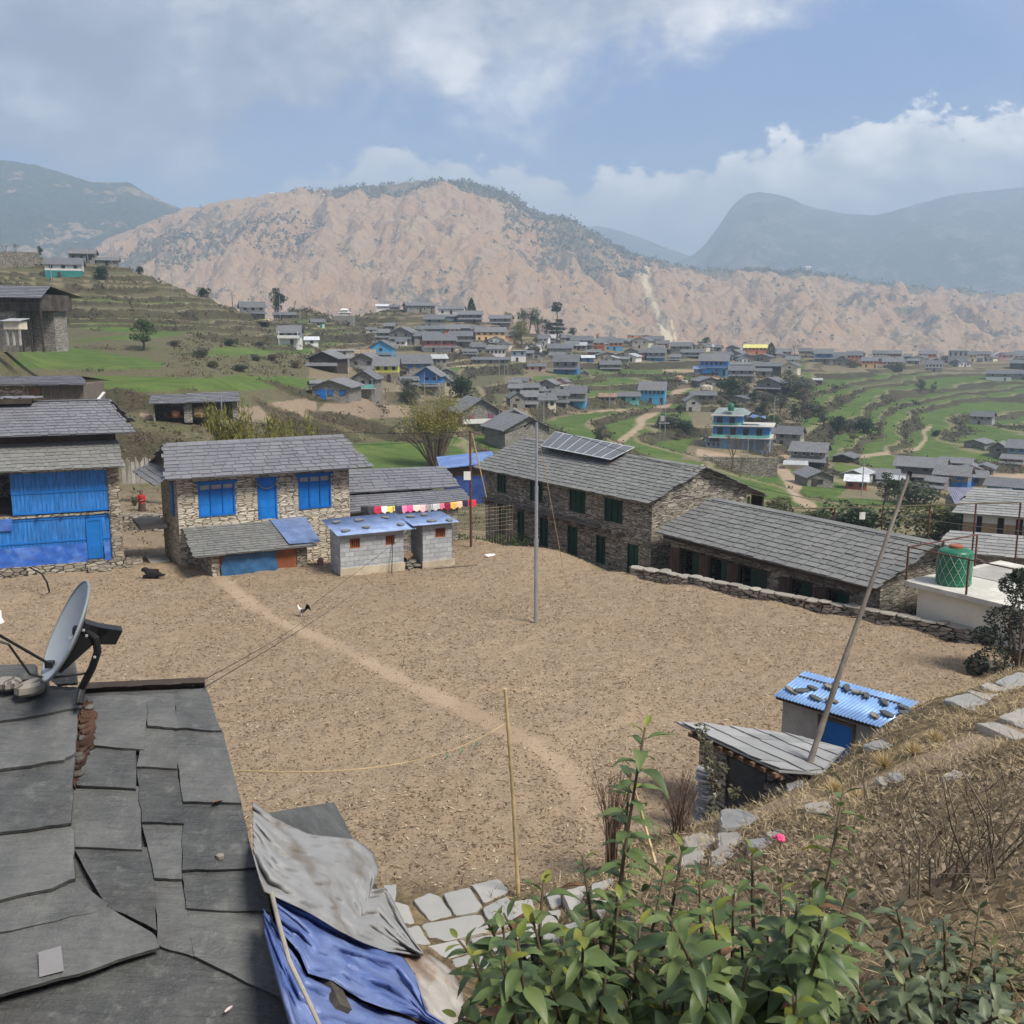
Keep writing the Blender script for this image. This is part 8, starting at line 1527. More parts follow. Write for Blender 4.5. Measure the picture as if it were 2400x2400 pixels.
 spur = [(1690, 918, 30, 'grey'), (1715, 925, 44, 'dark'), (1745, 932, 34, 'grey'), (1770, 952, 40, 'dark'), (1796, 946, 30, 'grey'), (1850, 908, 46, 'olive'), (1868, 930, 50, 'grey'), (1882, 950, 44, 'brown'), (1830, 965, 50, 'grey'), (1858, 985, 40, 'dark'), (1888, 990, 34, 'brown'), (1905, 975, 40, 'grey'), (1790, 1000, 60, 'dark'), (1812, 1018, 50, 'mid'), (1765, 1002, 46, 'grey'), (1718, 975, 36, 'dark'), (1690, 968, 34, 'mid'), (1842, 1018, 34, 'brown'), (1930, 1000, 40, 'grey'), (1960, 1008, 36, 'dark'), (1990, 1014, 34, 'grey'), (2030, 1016, 40, 'dark'), (2058, 1020, 34, 'brown'), (2000, 1035, 30, 'brown'), (1950, 1030, 26, 'grey'), (1595, 975, 28, 'dark'), (1570, 1005, 40, 'grey'), (1610, 1015, 34, 'dark'), (1590, 1032, 30, 'brown')]
 spur.sort()
 for i, (px, py, h, c) in enumerate(spur): plant('broad' if i % 3 else 'bush', c, px, py, h, f'{ {"dark": "dark green", "grey": "grey-green", "brown": "brown leafless", "mid": "green", "olive": "olive"}[c]} tree on the wooded spur, {ORD[i]} from left', group='trees on the wooded middle spur', wide=1.3)
 scr = [(500, 862, 40, 'olive'), (530, 868, 46, 'brown'), (565, 872, 44, 'grey'), (600, 880, 46, 'olive'), (632, 886, 44, 'brown'), (660, 892, 46, 'grey'), (690, 898, 38, 'brown'), (470, 838, 50, 'grey'), (500, 824, 46, 'olive'), (440, 815, 44, 'grey'), (540, 812, 40, 'dark'), (580, 820, 34, 'grey'), (610, 812, 28, 'grey'), (410, 812, 34, 'grey'), (640, 846, 40, 'brown'), (600, 846, 36, 'grey'), (560, 842, 34, 'olive'), (690, 862, 40, 'brown')]
 scr.sort(); scr = scr[::2]
 for i, (px, py, h, c) in enumerate(scr): plant('bush', c, px, py, h * .5, f'{ {"dark": "dark", "grey": "grey-green", "brown": "brown", "olive": "olive"}[c]} bush on the scrubby slope above the cow shed, {ORD[i]} from left', group='bushes on the scrubby slope', wide=1.25)
 for px, py, h, k, c, l in ((35, 580, 44, 'bare', 'brown', 'left of two thin bare trees on the left hill skyline'), (12, 584, 40, 'bare', 'brown', 'thin bare tree at the left edge of the skyline'), (92, 598, 26, 'broad', 'dark', 'small dark tree on the left hill skyline'), (325, 620, 18, 'bush', 'dark', 'dark round bush on the crest right of the poles'), (235, 652, 30, 'bush', 'dark', 'dark bush below the crest house on the left hill'), (480, 690, 26, 'bush', 'dark', 'dark mound bush at the right foot of the left hill')): plant(k, c, px, py, h, l)
 for px, py, h, l in ((540, 1030, 96, 'pale bamboo clump behind the left end of the middle house roof'), (690, 1030, 70, 'pale bamboo clump behind the ridge of the middle house'), (600, 1032, 60, 'low bamboo sprays between the two pale clumps')):
  a, e = ray(px, py); g = at(px, py, 78); zz = zf(g.x, g.y); k = ('bamboo', 'yellow')
  if k not in PROTO: PROTO[k] = tree('bamboo', 'yellow', 77); o = PROTO[k]
  else: o = dup(PROTO[k])
  H = h * g.y / (2400 * FOC) + (g.z - zz); o.location = (g.x, g.y, zz); s = H / 8; o.scale = (s * .8, s * .8, s); o['label'] = l
 # willow: many thin rising stems, fine yellow-green haze of leaves
 g = ground_hit(1022, 1092, 60); H = 180 * g.y / (2400 * FOC); t = thing('willow_tree', 'broad yellow-green willow with many bare stems beside the green field', 'tree', g); R = random.Random(5); m = MB(); C = []
 for i in range(70):
  a = R.uniform(0, 6.28); sp = R.uniform(.1, .46) * H; tp = V((math.cos(a) * sp, math.sin(a) * sp, H * R.uniform(.62, 1.0) * (1 - .35 * (sp / (.42 * H)) ** 2))); b = V((math.cos(a) * .35, math.sin(a) * .35, -.4)); md = b.lerp(tp, .5) + V((0, 0, H * .06)); m.tube([b, md, tp], [.10, .05, .015], 5)
  for k in range(6): u = R.uniform(.35, 1); p = (b.lerp(md, u * 2) if u < .5 else md.lerp(tp, u * 2 - 1)); q = p + V((R.uniform(-1, 1), R.uniform(-1, 1), R.uniform(.1, 1.1))) * H * .12; m.tube([p, q], [.02, .006], 3); C += [tuple(q + V((R.gauss(0, .05), R.gauss(0, .05), R.gauss(0, .05))) * H) for _ in range(30)]
 m.build('trunk', paint('willow_bark', (.20, .155, .115), .9, .3, .3), t); C = np.array(C); C = C[C[:, 2] > H * .38 + rng.uniform(0, .2 * H, len(C))]; C, U, W = leaves_at(C, .17, .36, 1.); diamonds('crown', C, U, W, leaf_mat('willow_leaf', (.14, .145, .03), (.30, .27, .07)), t)
trees()
def scatter():
 X, Y, Z, PX, PY, riser, bank, yard, path, green = TG
 ins = (PX > -60) & (PX < 2460)
 # scrub on terrace risers
 area = np.gradient(Y, axis=0) * np.abs(np.gradient(X, axis=1)); w = riser * (Y > 58) * (Y < 420) * ins * area / np.maximum(Y, 50) ** 1.25 + .0
 w = w + (Y > 47) * (Y < 110) * (np.abs(X / Y) < .6) * area * (Z < 3) * (yard < .1) * (green < .1) * .25 / np.maximum(Y, 50) ** 1.25
 sc = (inpoly(PX, PY, [(380, 905), (400, 800), (470, 790), (720, 830), (720, 905)]) | inpoly(PX, PY, [(1660, 1010), (1690, 900), (1850, 880), (2060, 960), (2080, 1020), (1900, 1040)]) | inpoly(PX, PY, [(700, 800), (700, 720), (960, 730), (880, 800)]) | inpoly(PX, PY, [(240, 1040), (240, 990), (760, 985), (960, 990), (960, 1040)])) & (Y > 70)
 w = w + sc * (green < .3) * area * .32 / np.maximum(Y, 50) ** 1.25
 p = (w / w.sum()).ravel(); n = 10500; idx = rng.choice(p.size, n, p=p); B = np.stack([X.ravel()[idx], Y.ravel()[idx], Z.ravel()[idx]], 1); s = (.06 + .0027 * B[:, 1]) * rng.uniform(.5, 1.5, n); k = 13
 C = np.repeat(B, k, 0) + rng.normal(size=(n * k, 3)) * np.repeat(s, k)[:, None] * np.array([.75, .75, .42]) + np.array([0, 0, .05]); C, U, W = leaves_at(C, 1., .5, .8); U *= np.repeat(s, k)[:, None] * .36; W *= np.repeat(s, k)[:, None] * .36
 cl = vnoise(B[:, 0] / 6, B[:, 1] / 6, 91); mi = np.repeat(np.where(cl > .62, 0, np.where(cl > .40, 1, 2)), k)
 o = diamonds('undergrowth', C, U, W, [leaf_mat('scrub_dark', (.034, .038, .021), (.07, .073, .04)), leaf_mat('scrub_brown', (.06, .048, .031), (.125, .10, .066)), leaf_mat('scrub_straw', (.10, .082, .05), (.19, .155, .09))], None, mi); o['kind'] = 'stuff'
 # straw and leaf litter on the bare field
 w = (yard > .6) * ins * (1 - .93 * path) * area * (.35 + vnoise(X / 1.6, Y / 1.6, 92)) / np.maximum(Y, 14) ** .7; p = (w / w.sum()).ravel(); n = 70000; idx = rng.choice(p.size, n, p=p)
 C = np.stack([X.ravel()[idx], Y.ravel()[idx], Z.ravel()[idx]], 1) + np.concatenate([rng.normal(0, .06, (n, 2)), rng.uniform(.005, .03, (n, 1))], 1); a = rng.uniform(0, 6.28, n); L = rng.uniform(.02, .075, n) * (1 + 1.2 * (rng.uniform(size=n) > .95)); U = np.stack([np.cos(a) * L, np.sin(a) * L, rng.normal(0, .22, n) * L], 1); ww = rng.uniform(.006, .018, n); W = np.stack([-np.sin(a) * ww, np.cos(a) * ww, rng.normal(0, .5, n) * ww], 1)
 mi = rng.choice(3, n, p=[.16, .40, .44]); o = diamonds('straw_litter', C, U, W, [leaf_mat('litter_pale', (.36, .285, .19), (.50, .41, .29), .8, 0.), leaf_mat('litter_tan', (.24, .165, .10), (.37, .27, .17), .8, 0.), leaf_mat('litter_dark', (.085, .055, .034), (.17, .115, .07), .8, 0.)], None, mi); o['kind'] = 'stuff'
 # dry grass on the near bank
 w = (bank > .5) * (X > -.4) * (Y > 2.6) * (Y < 24) * (PX < 3300) * area * (.15 + np.clip(vnoise(X / .55, Y / .55, 93) * 1.5 - .35, 0, 1)) / np.maximum(Y, 3) ** .5; p = (w / w.sum()).ravel(); n = 66000; idx = rng.choice(p.size, n, p=p)
 B = np.stack([X.ravel()[idx], Y.ravel()[idx], Z.ravel()[idx]], 1) + np.concatenate([rng.normal(0, .05, (n, 2)), np.zeros((n, 1))], 1); d = rdir(n, .8); d[:, 2] = np.abs(d[:, 2]) * .8 + .12; L = (rng.uniform(.03, .13, n) * np.clip(B[:, 1] / 13, .4, 1.1))[:, None]; U = d * L; W = np.cross(d, rdir(n)); W = W / np.linalg.norm(W, axis=1, keepdims=True) * rng.uniform(.002, .0045, (n, 1)) * np.clip(B[:, 1:2] / 12, .5, 1.4)
 cl = vnoise(B[:, 0] / 1.7, B[:, 1] / 1.7, 95); mi = np.where(rng.uniform(size=n) < .42 + .45 * (cl > .5), 0, np.where(rng.uniform(size=n) < .6, 1, 2)); o = diamonds('dry_grass', B + U * .8, U, W, [leaf_mat('grass_straw', (.40, .31, .18), (.58, .48, .31), .8, .1), leaf_mat('grass_brown', (.13, .10, .06), (.24, .185, .11), .8, .1), leaf_mat('grass_dark', (.05, .045, .025), (.10, .095, .05), .8, .1)], None, mi); o['kind'] = 'stuff'
 # dead leaves low on the bank
 w = (bank > .5) * (X > .3) * (Y > 3.5) * (Y < 14) * ins * area; p = (w / w.sum()).ravel(); n = 7000; idx = rng.choice(p.size, n, p=p); C = np.stack([X.ravel()[idx], Y.ravel()[idx], Z.ravel()[idx] + .03], 1) + rng.normal(0, .04, (n, 3)) * np.array([1, 1, .3]); C, U, W = leaves_at(C, .035, .5, .4); o = diamonds('leaf_litter', C, U, W, [leaf_mat('dead_leaf', (.10, .07, .045), (.30, .24, .17), .7, .05)]); o['kind'] = 'stuff'
 # trees as one mass on the main hill
 hX, hY, hZ, hPX, hPY, hT = HM; w = ((hT > .86) & (hT < 1.01)) * np.clip((hPX - 660) / 250, 0, 1) * (hPX < 1480) * 1.0 * (vnoise(hX / 90, hY / 90, 98) > .38) + ((hT > .55) & (hT < 1.0) & (hPX > 1180) & (hPX < 1560)) * .5 + ((hT > .45) & (hT < .9) & (hPX > 250) & (hPX < 760)) * .35 * (vnoise(hX / 160, hY / 160, 97) > .45) + ((hT > .94) & (hT < 1.0) & (hPX > 1560) & (hPX < 2400)) * .5 + (hT < .9) * .015 + ((hT > .93) & (hT < 1.) & (hPX > 1740) & (hPX < 1900)) * 1.5
 w = w * (hPX > -50) * (hPX < 2450); p = (w / w.sum()).ravel(); n = 4200; idx = rng.choice(p.size, n, p=p); B = np.stack([hX.ravel()[idx], hY.ravel()[idx], hZ.ravel()[idx]], 1); s = rng.uniform(2.5, 6.5, n); k = 7; C = np.repeat(B, k, 0) + rng.normal(size=(n * k, 3)) * np.repeat(s, k)[:, None] * np.array([.5, .5, .55]) + np.repeat(s, k)[:, None] * np.array([0, 0, .7]); C, U, W = leaves_at(C, 1., .7, 1.); U *= np.repeat(s, k)[:, None] * .5; W *= np.repeat(s, k)[:, None] * .5; o = diamonds('hill_woods', C, U, W, [leaf_mat('far_tree', (.075, .08, .052), (.13, .13, .09))]); o['kind'] = 'stuff'
scatter()
# ---------------------------------------------------------------- foreground plants
def big_leaf(v, f, mi, base, d, up, L, W, droop, m, R):
 """one leaf with a folded midrib: base point, growing direction, upward hint"""
 d = V(d).normalized(); s = d.cross(V(up)); s = s.normalized() if s.length > 1e-3 else V((1, 0, 0)); n = s.cross(d); o = len(v); K = 6; fold = R.uniform(.15, .45)
 for i in range(K + 1):
  u = i / K; w = W * (math.sin(math.pi * u ** .8) ** .75 if 0 < u < 1 else .04) * (1 - .25 * u); c = V(base) + d * L * (u - .18 * droop * u * u) - V((0, 0, 1)) * droop * L * u * u * .6 + n * .04 * L * math.sin(u * 3)
  for k in (-1, -.5, 0, .5, 1): v.append(tuple(c + s * w * k + n * (abs(k) * w * fold) + n * (.02 * L * math.sin(u * 9 + k * 2) if abs(k) == 1 else 0)))
 for i in range(K):
  for k in range(4): a = o + i * 5 + k; f.append((a, a + 1, a + 6, a + 5)); mi.append(m)
def gloss_leaf(name, c1, c2, trans=.22):
 m = leaf_mat(name, c1, c2, .45, trans, .35); return m
GL = [gloss_leaf('shrub_leaf', (.085, .135, .045), (.17, .22, .082)), gloss_leaf('shrub_leaf_young', (.15, .20, .04), (.30, .30, .06), .3), gloss_leaf('shrub_leaf_dark', (.045, .08, .034), (.09, .13, .055)), leaf_mat('dead_shrub_leaf', (.10, .05, .03), (.22, .12, .06), .6, .1)]
def shrub(name, label, tips, base, Lr, node, seed, spread=.5, cat='shrub', stem=.0055, young=.7, lw=.21, mats=None):
 R = random.Random(seed); t = thing(name, label, cat, base); sm = MB(); v, f, mi = [], [], []; b0 = V(base)
 for (px, py, Y) in tips:
  tip = at(px, py, Y) - b0; root = V((tip.x * .35 + R.uniform(-.1, .1), tip.y * .3 + R.uniform(-.1, .1), -.05)); mid = root.lerp(tip, .55) + V((R.uniform(-.06, .06), R.uniform(-.06, .06), R.uniform(-.02, .08))); pts = []
  for i in range(13): u = i / 12; pts.append(root * (1 - u) ** 2 + mid * 2 * u * (1 - u) + tip * u * u)
  sm.tube(pts, [stem * (1.25 - i / 12) + .0022 for i in range(13)], 5); Ln = sum((pts[i + 1] - pts[i]).length for i in range(12)); n = max(4, int(Ln * .72 / node)); ph = R.uniform(0, 6)
  for k in range(n):
   u = 1 - (k * node) / Ln * 1.0; u = max(.2, u); i = min(11, int(u * 12)); p = pts[i].lerp(pts[i + 1], u * 12 - i); ax = (pts[i + 1] - pts[i]).normalized(); a = ph + k * 2.4; side = ax.orthogonal().normalized(); side = (Matrix.Rotation(a, 3, ax) @ side); el = .75 - .72 * min(1, k / 5); d = (side + ax * el).normalized(); s = (.62 + .38 * min(1, k / 4)) * R.uniform(.75, 1.15); L = R.uniform(*Lr) * s
   m = 1 if (k < 2 and R.random() < young * .75) or R.random() < .02 else (3 if R.random() < .012 else (2 if R.random() < .35 else 0)); big_leaf(v, f, mi, p + d * .006, d, ax + V((0, 0, .6)), L, L * lw, R.uniform(.1, .75) * min(1, .4 + k / 6), m, R)
 sm.build('stem', paint('shrub_stem', (.11, .085, .05), .7, .3, .2), t, True); q = MB(); q.v, q.f, q.mi = v, f, mi; q.build('foliage', mats or GL, t, True); return t
def foreplants():
 R = random.Random(21)
 def fill(n, xr, yr, Yr): return [(R.uniform(*xr), R.uniform(*yr), R.uniform(*Yr)) for _ in range(n)]
 shrub('leafy_shrub', 'tall-shooted glossy green shrub at the bottom centre of the picture', [(1512, 1706, 2.75), (1480, 1800, 2.9), (1275, 2062, 2.6), (1365, 2005, 2.7), (1250, 2160, 2.5), (1320, 2200, 2.45), (1400, 2150, 2.7), (1180, 2140, 2.6), (1110, 2250, 2.4), (1160, 2330, 2.3), (1075, 2385, 2.25), (1452, 2110, 2.6), (1560, 2030, 2.8), (1600, 1985, 2.9), (1500, 2170, 2.5), (1420, 2290, 2.3), (1290, 2310, 2.3)] + fill(30, (1060, 1560), (2170, 2520), (2.1, 2.7)), at(1400, 2600, 2.5), (.08, .122), .021, 3)
 shrub('leafy_shrub', 'glossy green shrub with one lone upright shoot, right of the bottom centre', [(1978, 1846, 2.9), (1640, 2060, 2.7), (1720, 2095, 2.6), (1765, 1990, 2.8), (1830, 2075, 2.7), (1905, 2070, 2.7), (1990, 2080, 2.7), (1570, 2150, 2.5), (1680, 2200, 2.5), (1800, 2180, 2.5), (1900, 2190, 2.5), (2010, 2200, 2.5)] + fill(32, (1520, 2000), (2110, 2520), (2.1, 2.7)), at(1800, 2600, 2.5), (.078, .118), .021, 4)
 shrub('leafy_shrub', 'grey-green small-leaved shrub in the bottom right corner', fill(18, (2060, 2440), (2110, 2320), (2.5, 3.2)) + fill(28, (1980, 2480), (2260, 2520), (2.1, 2.7)), at(2260, 2600, 2.5), (.05, .08), .015, 5, young=.25, lw=.24, stem=.0045, mats=[gloss_leaf('small_leaf', (.09, .12, .065), (.17, .20, .125)), gloss_leaf('small_leaf_young', (.14, .17, .07), (.22, .24, .11)), gloss_leaf('small_leaf_dark', (.06, .08, .048), (.11, .135, .085)), GL[3]])
 # yellow straw stem through the tall shoot
 m = MB(); m.tube([at(1486, 1842, 2.8), at(1510, 1930, 2.8), at(1535, 2022, 2.75)], [.003, .005, .006], 5); o = m.build('dry_stalk', BAMB); tag(o, 'pale dry stem crossing the tallest green shoot', 'stem')
 # bare brush shrubs at the field edge
 for px, py, tops, l in ((1430, 2064, (1385, 1480, 1770, 1880), 'bare twiggy shrub at the field edge, left of two'), (1588, 2002, (1540, 1640, 1800, 1900), 'bare twiggy shrub beside the stone post, right of two')):
  g = atz(px, py, .15); t = thing('bare_shrub', l, 'shrub', g); m = MB(); R2 = random.Random(px)
  for i in range(30):
   tp = at(R2.uniform(tops[0], tops[1]), R2.uniform(tops[2], tops[3]), g.y + R2.uniform(-.6, .6)) - g; b = V((R2.uniform(-.1, .1), R2.uniform(-.1, .1), -.1)); md = b.lerp(tp, .5) + V((-tp.x * .22, -tp.y * .2, .1)); m.tube([b, md, tp], [.016, .011, .004], 4)
   for k in range(4): u = R2.uniform(.45, .95); p = md.lerp(tp, u * 2 - 1) if u > .5 else b.lerp(md, u * 2); m.tube([p, p + V((R2.uniform(-.22, .22), R2.uniform(-.22, .22), R2.uniform(.1, .4)))], [.006, .003], 3)
  m.build('twigs', TWIG, t)
 # dark bush by the steps
 g = hit_near(2345, 1580, 10); t = thing('bush', 'dark grey-green bush at the right edge above the stone steps', 'bush', g); R2 = random.Random(3); cl = []; m = MB()
 for px, py, r in ((2330, 1545, .55), (2380, 1510, .6), (2310, 1490, .35), (2350, 1450, .5), (2400, 1420, .55), (2372, 1370, .38), (2420, 1470, .7), (2395, 1350, .28), (2290, 1560, .35), (2440, 1390, .6), (2340, 1590, .4), (2400, 1580, .6)):
  p = at(px, py, g.y + R2.uniform(-.3, .5)) - g; cl.append((*p, r, r * .85)); limb(m, (R2.uniform(.2, .6), 0, -.3), p, .05, .012, R2)
 m.build('stems', BARK, t); C, U, W = leaves_at(blob_pts(cl, 420), .075, .34, .8); diamonds('foliage', C, U, W, leaf_mat('dark_bush_leaf', (.022, .032, .022), (.075, .09, .07), .5, .15), t)
 # straw tufts
 for i, (px, py, s, l) in enumerate(((2073, 1800, .42, 'largest straw tuft on the dry bank'), (2142, 1768, .34, 'middle straw tuft on the dry bank'), (2190, 1738, .30, 'upper straw tuft beside the blue-roofed hut'), (1955, 1858, .34, 'straw tuft below the foot of the leaning bamboo'), (2005, 1872, .24, 'small straw tuft left of the lone shoot'), (1335, 0, 0, ''))):
  if not l: continue
  g = hit_near(px, py); n = 240; d = rdir(n, 1.); d[:, 2] = np.abs(d[:, 2]) + .35; d /= np.linalg.norm(d, axis=1, keepdims=True); L = rng.uniform(.35, 1.0, (n, 1)) * s * .5; W = np.cross(d, rdir(n)); W = W / np.linalg.norm(W, axis=1, keepdims=True) * .006; o = diamonds('grass_tuft', d * L * .95, d * L, W, leaf_mat('tuft_straw', (.42, .32, .17), (.62, .50, .30), .8, .15)); o.location = g; tag(o, l, 'grass', 'straw tufts on the dry bank')
 # dry weeds on the bank
 W_ = [(2062, 1880, 130, 2, 'single dry stalk left of the lone triangular slab'), (2105, 1930, 150, 3, 'few dry stalks below the two path slabs'), (2170, 2080, 210, 6, 'dry weed stalks right of the lone green shoot'), (2240, 2100, 300, 9, 'tall dry weed stalks in the middle of the bank'), (2300, 2060, 300, 9, 'dense dry weed stalks towards the right edge'), (2360, 2120, 340, 8, 'dry weed stalks at the right picture edge'), (2330, 1900, 200, 5, 'upper dry weeds under the wide grey slab'), (2190, 2180, 160, 7, 'low tangled dry weeds above the small-leaved shrub')]
 for px, py, h, n, l in W_:
  g = hit_near(px, py); k = g.y / (2400 * FOC) * 1.1; t = MB(); R2 = random.Random(px)
  for i in range(n):
   b = V((R2.uniform(-.22, .22), R2.uniform(-.2, .2), -.05)); tp = b + V((R2.uniform(-.25, .25), R2.uniform(-.2, .2), h * k * R2.uniform(.6, 1.))); md = b.lerp(tp, .5) + V((R2.uniform(-.06, .06), 0, .03)); t.tube([b, md, tp], [.0055, .0045, .002], 4)
   for q in range(5): u = R2.uniform(.3, 1); p = b.lerp(tp, u); t.tube([p, p + V((R2.uniform(-.14, .14), R2.uniform(-.14, .14), R2.uniform(.02, .16)))], [.003, .0015], 3)
  o = t.build('dry_weed', paint('weed_stalk', (.19, .15, .105), .85, .3, .2)); o.location = g; tag(o, l, 'weed', 'dry weeds on the bank')
 # vine on the pen corner
 F0 = at(1668, 1800, 18.6); cl = []
 for px, py in ((1645, 1712), (1655, 1750), (1662, 1790), (1672, 1830), (1680, 1860), (1690, 1800), (1668, 1900), (1722, 1855)): p = at(px, py, 18.3) - F0; cl.append((*p, .14, .17))
 t = thing('vine', 'dried climbing vine hanging over the left corner of the stone pen', 'plant', F0); C, U, W = leaves_at(blob_pts(cl, 60), .055, .4, .8); diamonds('foliage', C, U, W, leaf_mat('vine_leaf', (.06, .065, .04), (.18, .17, .11), .7, .1), t); m = MB(); m.tube([V(c[:3]) for c in cl[:5]], .02, 5); m.build('stem', TWIG, t)
 # pink flower
 g = hit_near(1826, 1996); t = thing('flower', 'single bright pink flower on the dry bank by the pale stones', 'flower', g); m = MB(); m.tube([(0, 0, -.05), (.01, 0, .08), (0, 0, .16)], .006, 5); m.build('stem', FO['mid'], t); m = MB()
 for k in range(12): a = k * 2.4; r = .008 + .0045 * k; rock(m, (math.cos(a) * r, math.sin(a) * r, .17 - r * .3), .062, .05, .03 + .02 * (k < 5), k, flat=k % 2 == 0)
 m.build('petals', paint('pink_petal', (.85, .10, .26), .6, .1, 0.), t, True)
 # weedy patch by the fence
 g = at(1160, 1262, 51); cl = [(x, random.uniform(-.4, .4), random.uniform(.1, .5), .45, .35) for x in np.linspace(-2.2, 1.8, 9)]; t = thing('weed_patch', 'green weedy patch between the block shed and the long stone building', 'plant', (g.x, g.y, zf(g.x, g.y) + .05)); C, U, W = leaves_at(blob_pts(cl, 90), .11, .3, 1.2); diamonds('foliage', C, U, W, FO['mid'], t)
foreplants()
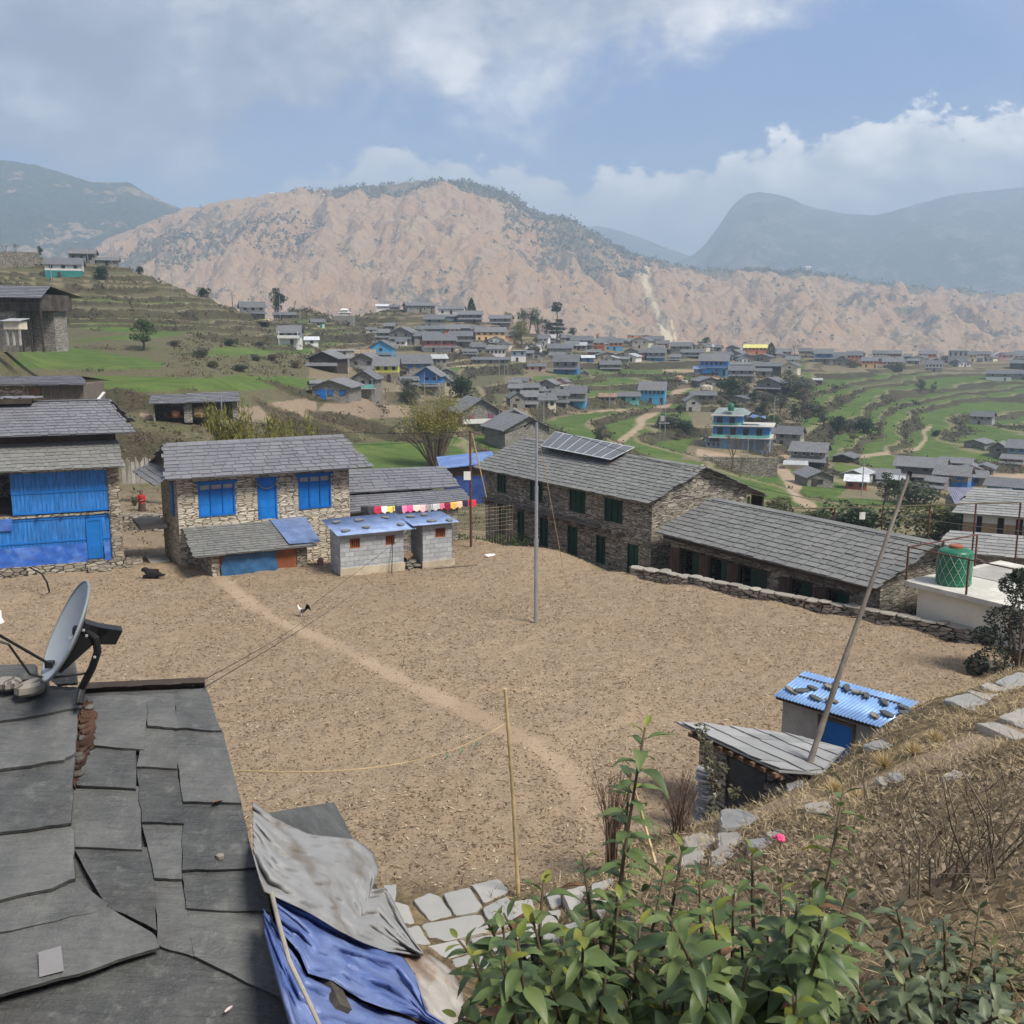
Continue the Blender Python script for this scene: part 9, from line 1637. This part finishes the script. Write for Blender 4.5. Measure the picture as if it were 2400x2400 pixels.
# ================================================================ person and animals
def skin(name, joints, edges, mat, parent=None, sub=2):
 me = bpy.data.meshes.new(name); me.from_pydata([j[:3] for j in joints], edges, [])
 o = bpy.data.objects.new(name, me); COL.objects.link(o); o.parent = parent
 md = o.modifiers.new('skin', 'SKIN'); md.use_smooth_shade = True
 for i, j in enumerate(joints): r = j[3] if isinstance(j[3], tuple) else (j[3], j[3]); me.skin_vertices[0].data[i].radius = r; me.skin_vertices[0].data[i].use_root = (i == 0)
 s = o.modifiers.new('sub', 'SUBSURF'); s.levels = sub; s.render_levels = sub; me.materials.append(mat); return o
def figures():
 SK = paint('skin', (.26, .14, .09), .6, .05, 0.)
 g = at(334, 1206, 63.5); g.z = at(334, 1206, 63.5).z; t = thing('person', 'person in red top and long dark skirt carrying a green bundle between the houses', 'person', g, R_(12))
 J = [(0, 0, .80, (.15, .11)), (0, 0, 1.02, (.14, .10)), (0, 0, 1.22, (.17, .11)), (0, 0, 1.34, .06), (0, -.02, 1.42, .085), (0, -.03, 1.52, .09), (-.2, 0, 1.24, .05), (-.27, -.10, 1.02, .045), (-.38, -.28, .98, .035), (-.46, -.34, .98, .03), (.2, 0, 1.24, .05), (.25, -.08, 1.0, .045), (.05, -.24, .96, .035), (-.06, -.28, .96, .03), (-.09, 0, .45, .085), (-.09, -.02, .06, .05), (-.09, -.14, .03, .045), (.09, 0, .45, .085), (.09, 0, .06, .05), (.09, -.13, .03, .045)]
 E = [(0, 1), (1, 2), (2, 3), (3, 4), (4, 5), (2, 6), (6, 7), (7, 8), (8, 9), (2, 10), (10, 11), (11, 12), (12, 13), (0, 14), (14, 15), (15, 16), (0, 17), (17, 18), (18, 19)]; skin('body', J, E, SK, t)
 m = MB(); m.lathe([(.05, 1.36), (.12, 1.34), (.20, 1.27), (.205, 1.1), (.185, .95), (.20, .82), (.21, .76)], 14); red = paint('red_cloth', (.36, .03, .035), .85, .15, .05)
 for a, b in (((-.19, 0, 1.27), (-.27, -.10, 1.02)), ((.19, 0, 1.27), (.25, -.08, 1.0))): m.tube([a, b, V(b).lerp(V((b[0] * .9 - .08, -.26, .98)), .6)], [.075, .062, .05], 8)
 m.build('top', red, t, True); m = MB(); m.lathe([(.19, .86), (.215, .7), (.25, .4), (.29, .08), (.28, .07)], 16); m.build('skirt', paint('dark_skirt', (.10, .06, .05), .9, .4, .3), t, True)
 m = MB(); m.lathe([(.02, 1.66), (.08, 1.645), (.115, 1.58), (.118, 1.5), (.09, 1.44), (.10, 1.36)], 12, (0, .015)); m.build('headscarf', paint('grey_scarf', (.12, .09, .08), .9), t, True)
 C, U, W = leaves_at(blob_pts([(-.36, -.34, 1.0, .20, .26), (-.42, -.30, .82, .16, .2)], 170), .06, .4); o = diamonds('plant_bundle', C, U, W, FO['mid']); o.location = g; o.rotation_euler = (0, 0, R_(12)); tag(o, 'green leafy bundle held in the arms of the person in red', 'bundle')
 m = MB(); rock(m, (0, 0, -.6), 2.6, 1.8, .6, 6); o = m.build('earth_ledge', paint('ledge_earth', (.30, .235, .165), .95)); o.location = (g.x, g.y, g.z); tag(o, 'pale earth ledge under the person in red', 'ledge')
 g = atz(362, 1352, 0.03); t = thing('dog', 'black dog with tan muzzle and pale paws lying on the field edge', 'dog', g, R_(-170)); t.scale = (.66, .75, .8); BK = paint('black_fur', (.013, .012, .012), .85, .2, 0.); TN_ = paint('tan_fur', (.45, .34, .24), .9)
 J = [(0, 0, .19, .25), (.26, 0, .21, .25), (.44, .02, .33, .17), (.56, .03, .44, .16), (.68, .05, .40, .10), (.76, .06, .38, .07), (-.26, 0, .18, .24), (-.42, .04, .12, .12), (-.56, .10, .08, .06), (-.66, .04, .14, .05), (.34, .14, .09, .09), (.56, .14, .05, .06), (.70, .14, .045, .06), (.34, -.14, .09, .09), (.56, -.12, .05, .06), (.70, -.11, .045, .06), (-.24, .19, .12, .13), (-.08, .24, .06, .07), (.06, .24, .045, .05)]
 skin('body', J, [(0, 1), (1, 2), (2, 3), (3, 4), (4, 5), (0, 6), (6, 7), (7, 8), (8, 9), (1, 10), (10, 11), (11, 12), (1, 13), (13, 14), (14, 15), (6, 16), (16, 17), (17, 18)], BK, t)
 m = MB()
 for s in (-1, 1): m.hexa([V((.54, .03 + s * .04, .42)), V((.60, .03 + s * .04, .42)), V((.60, .03 + s * .10, .40)), V((.54, .03 + s * .10, .40)), V((.53, .03 + s * .08, .36)), V((.57, .03 + s * .08, .35)), V((.57, .03 + s * .12, .33)), V((.53, .03 + s * .12, .34))])
 m.build('ears', BK, t); m = MB()
 rock(m, (.74, .055, .315), .15, .085, .07, 2, rz=.2, flat=False); rock(m, (.72, .14, .0), .14, .08, .075, 3, rz=0, flat=False); rock(m, (.72, -.11, .0), .14, .08, .075, 4, rz=0, flat=False); rock(m, (.50, .02, .18), .1, .12, .12, 5, flat=False); m.build('pale_fur', TN_, t, True)
 g = atz(709, 1446, .02); t = thing('rooster', 'black and white rooster with red comb on the field path', 'rooster', g, R_(160)); t.scale = (.85,) * 3; W_ = paint('white_feather', (.75, .73, .68), .8)
 J = [(0, 0, .26, (.085, .09)), (.12, 0, .30, (.075, .08)), (.19, 0, .42, .04), (.21, 0, .50, .038), (-.14, 0, .29, .06), (.02, .04, .14, .022), (.03, .04, .02, .012), (.02, -.04, .14, .022), (.03, -.04, .02, .012), (.25, 0, .495, .015)]
 skin('body', J, [(0, 1), (1, 2), (2, 3), (0, 4), (0, 5), (5, 6), (0, 7), (7, 8), (3, 9)], W_, t); m = MB()
 for k in range(7): a = -.6 + k * .2; m.tube([(-.14, a * .05, .30), (-.26, a * .07, .40 + .03 * k), (-.36, a * .09, .34 + .035 * k), (-.40, a * .1, .26 + .03 * k)], [.025, .03, .022, .006], 5)
 m.build('tail', BK, t, True); m = MB(); rock(m, (.21, 0, .53), .09, .02, .045, 1, rz=0); rock(m, (.245, 0, .445), .025, .02, .04, 2); m.build('comb', paint('red_comb', (.55, .03, .03), .6), t); m = MB(); rock(m, (-.02, 0, .22), .24, .19, .13, 7, rz=0, flat=False); m.build('wings', paint('dark_feather', (.10, .075, .06), .8, .5, .3), t, True)
figures()
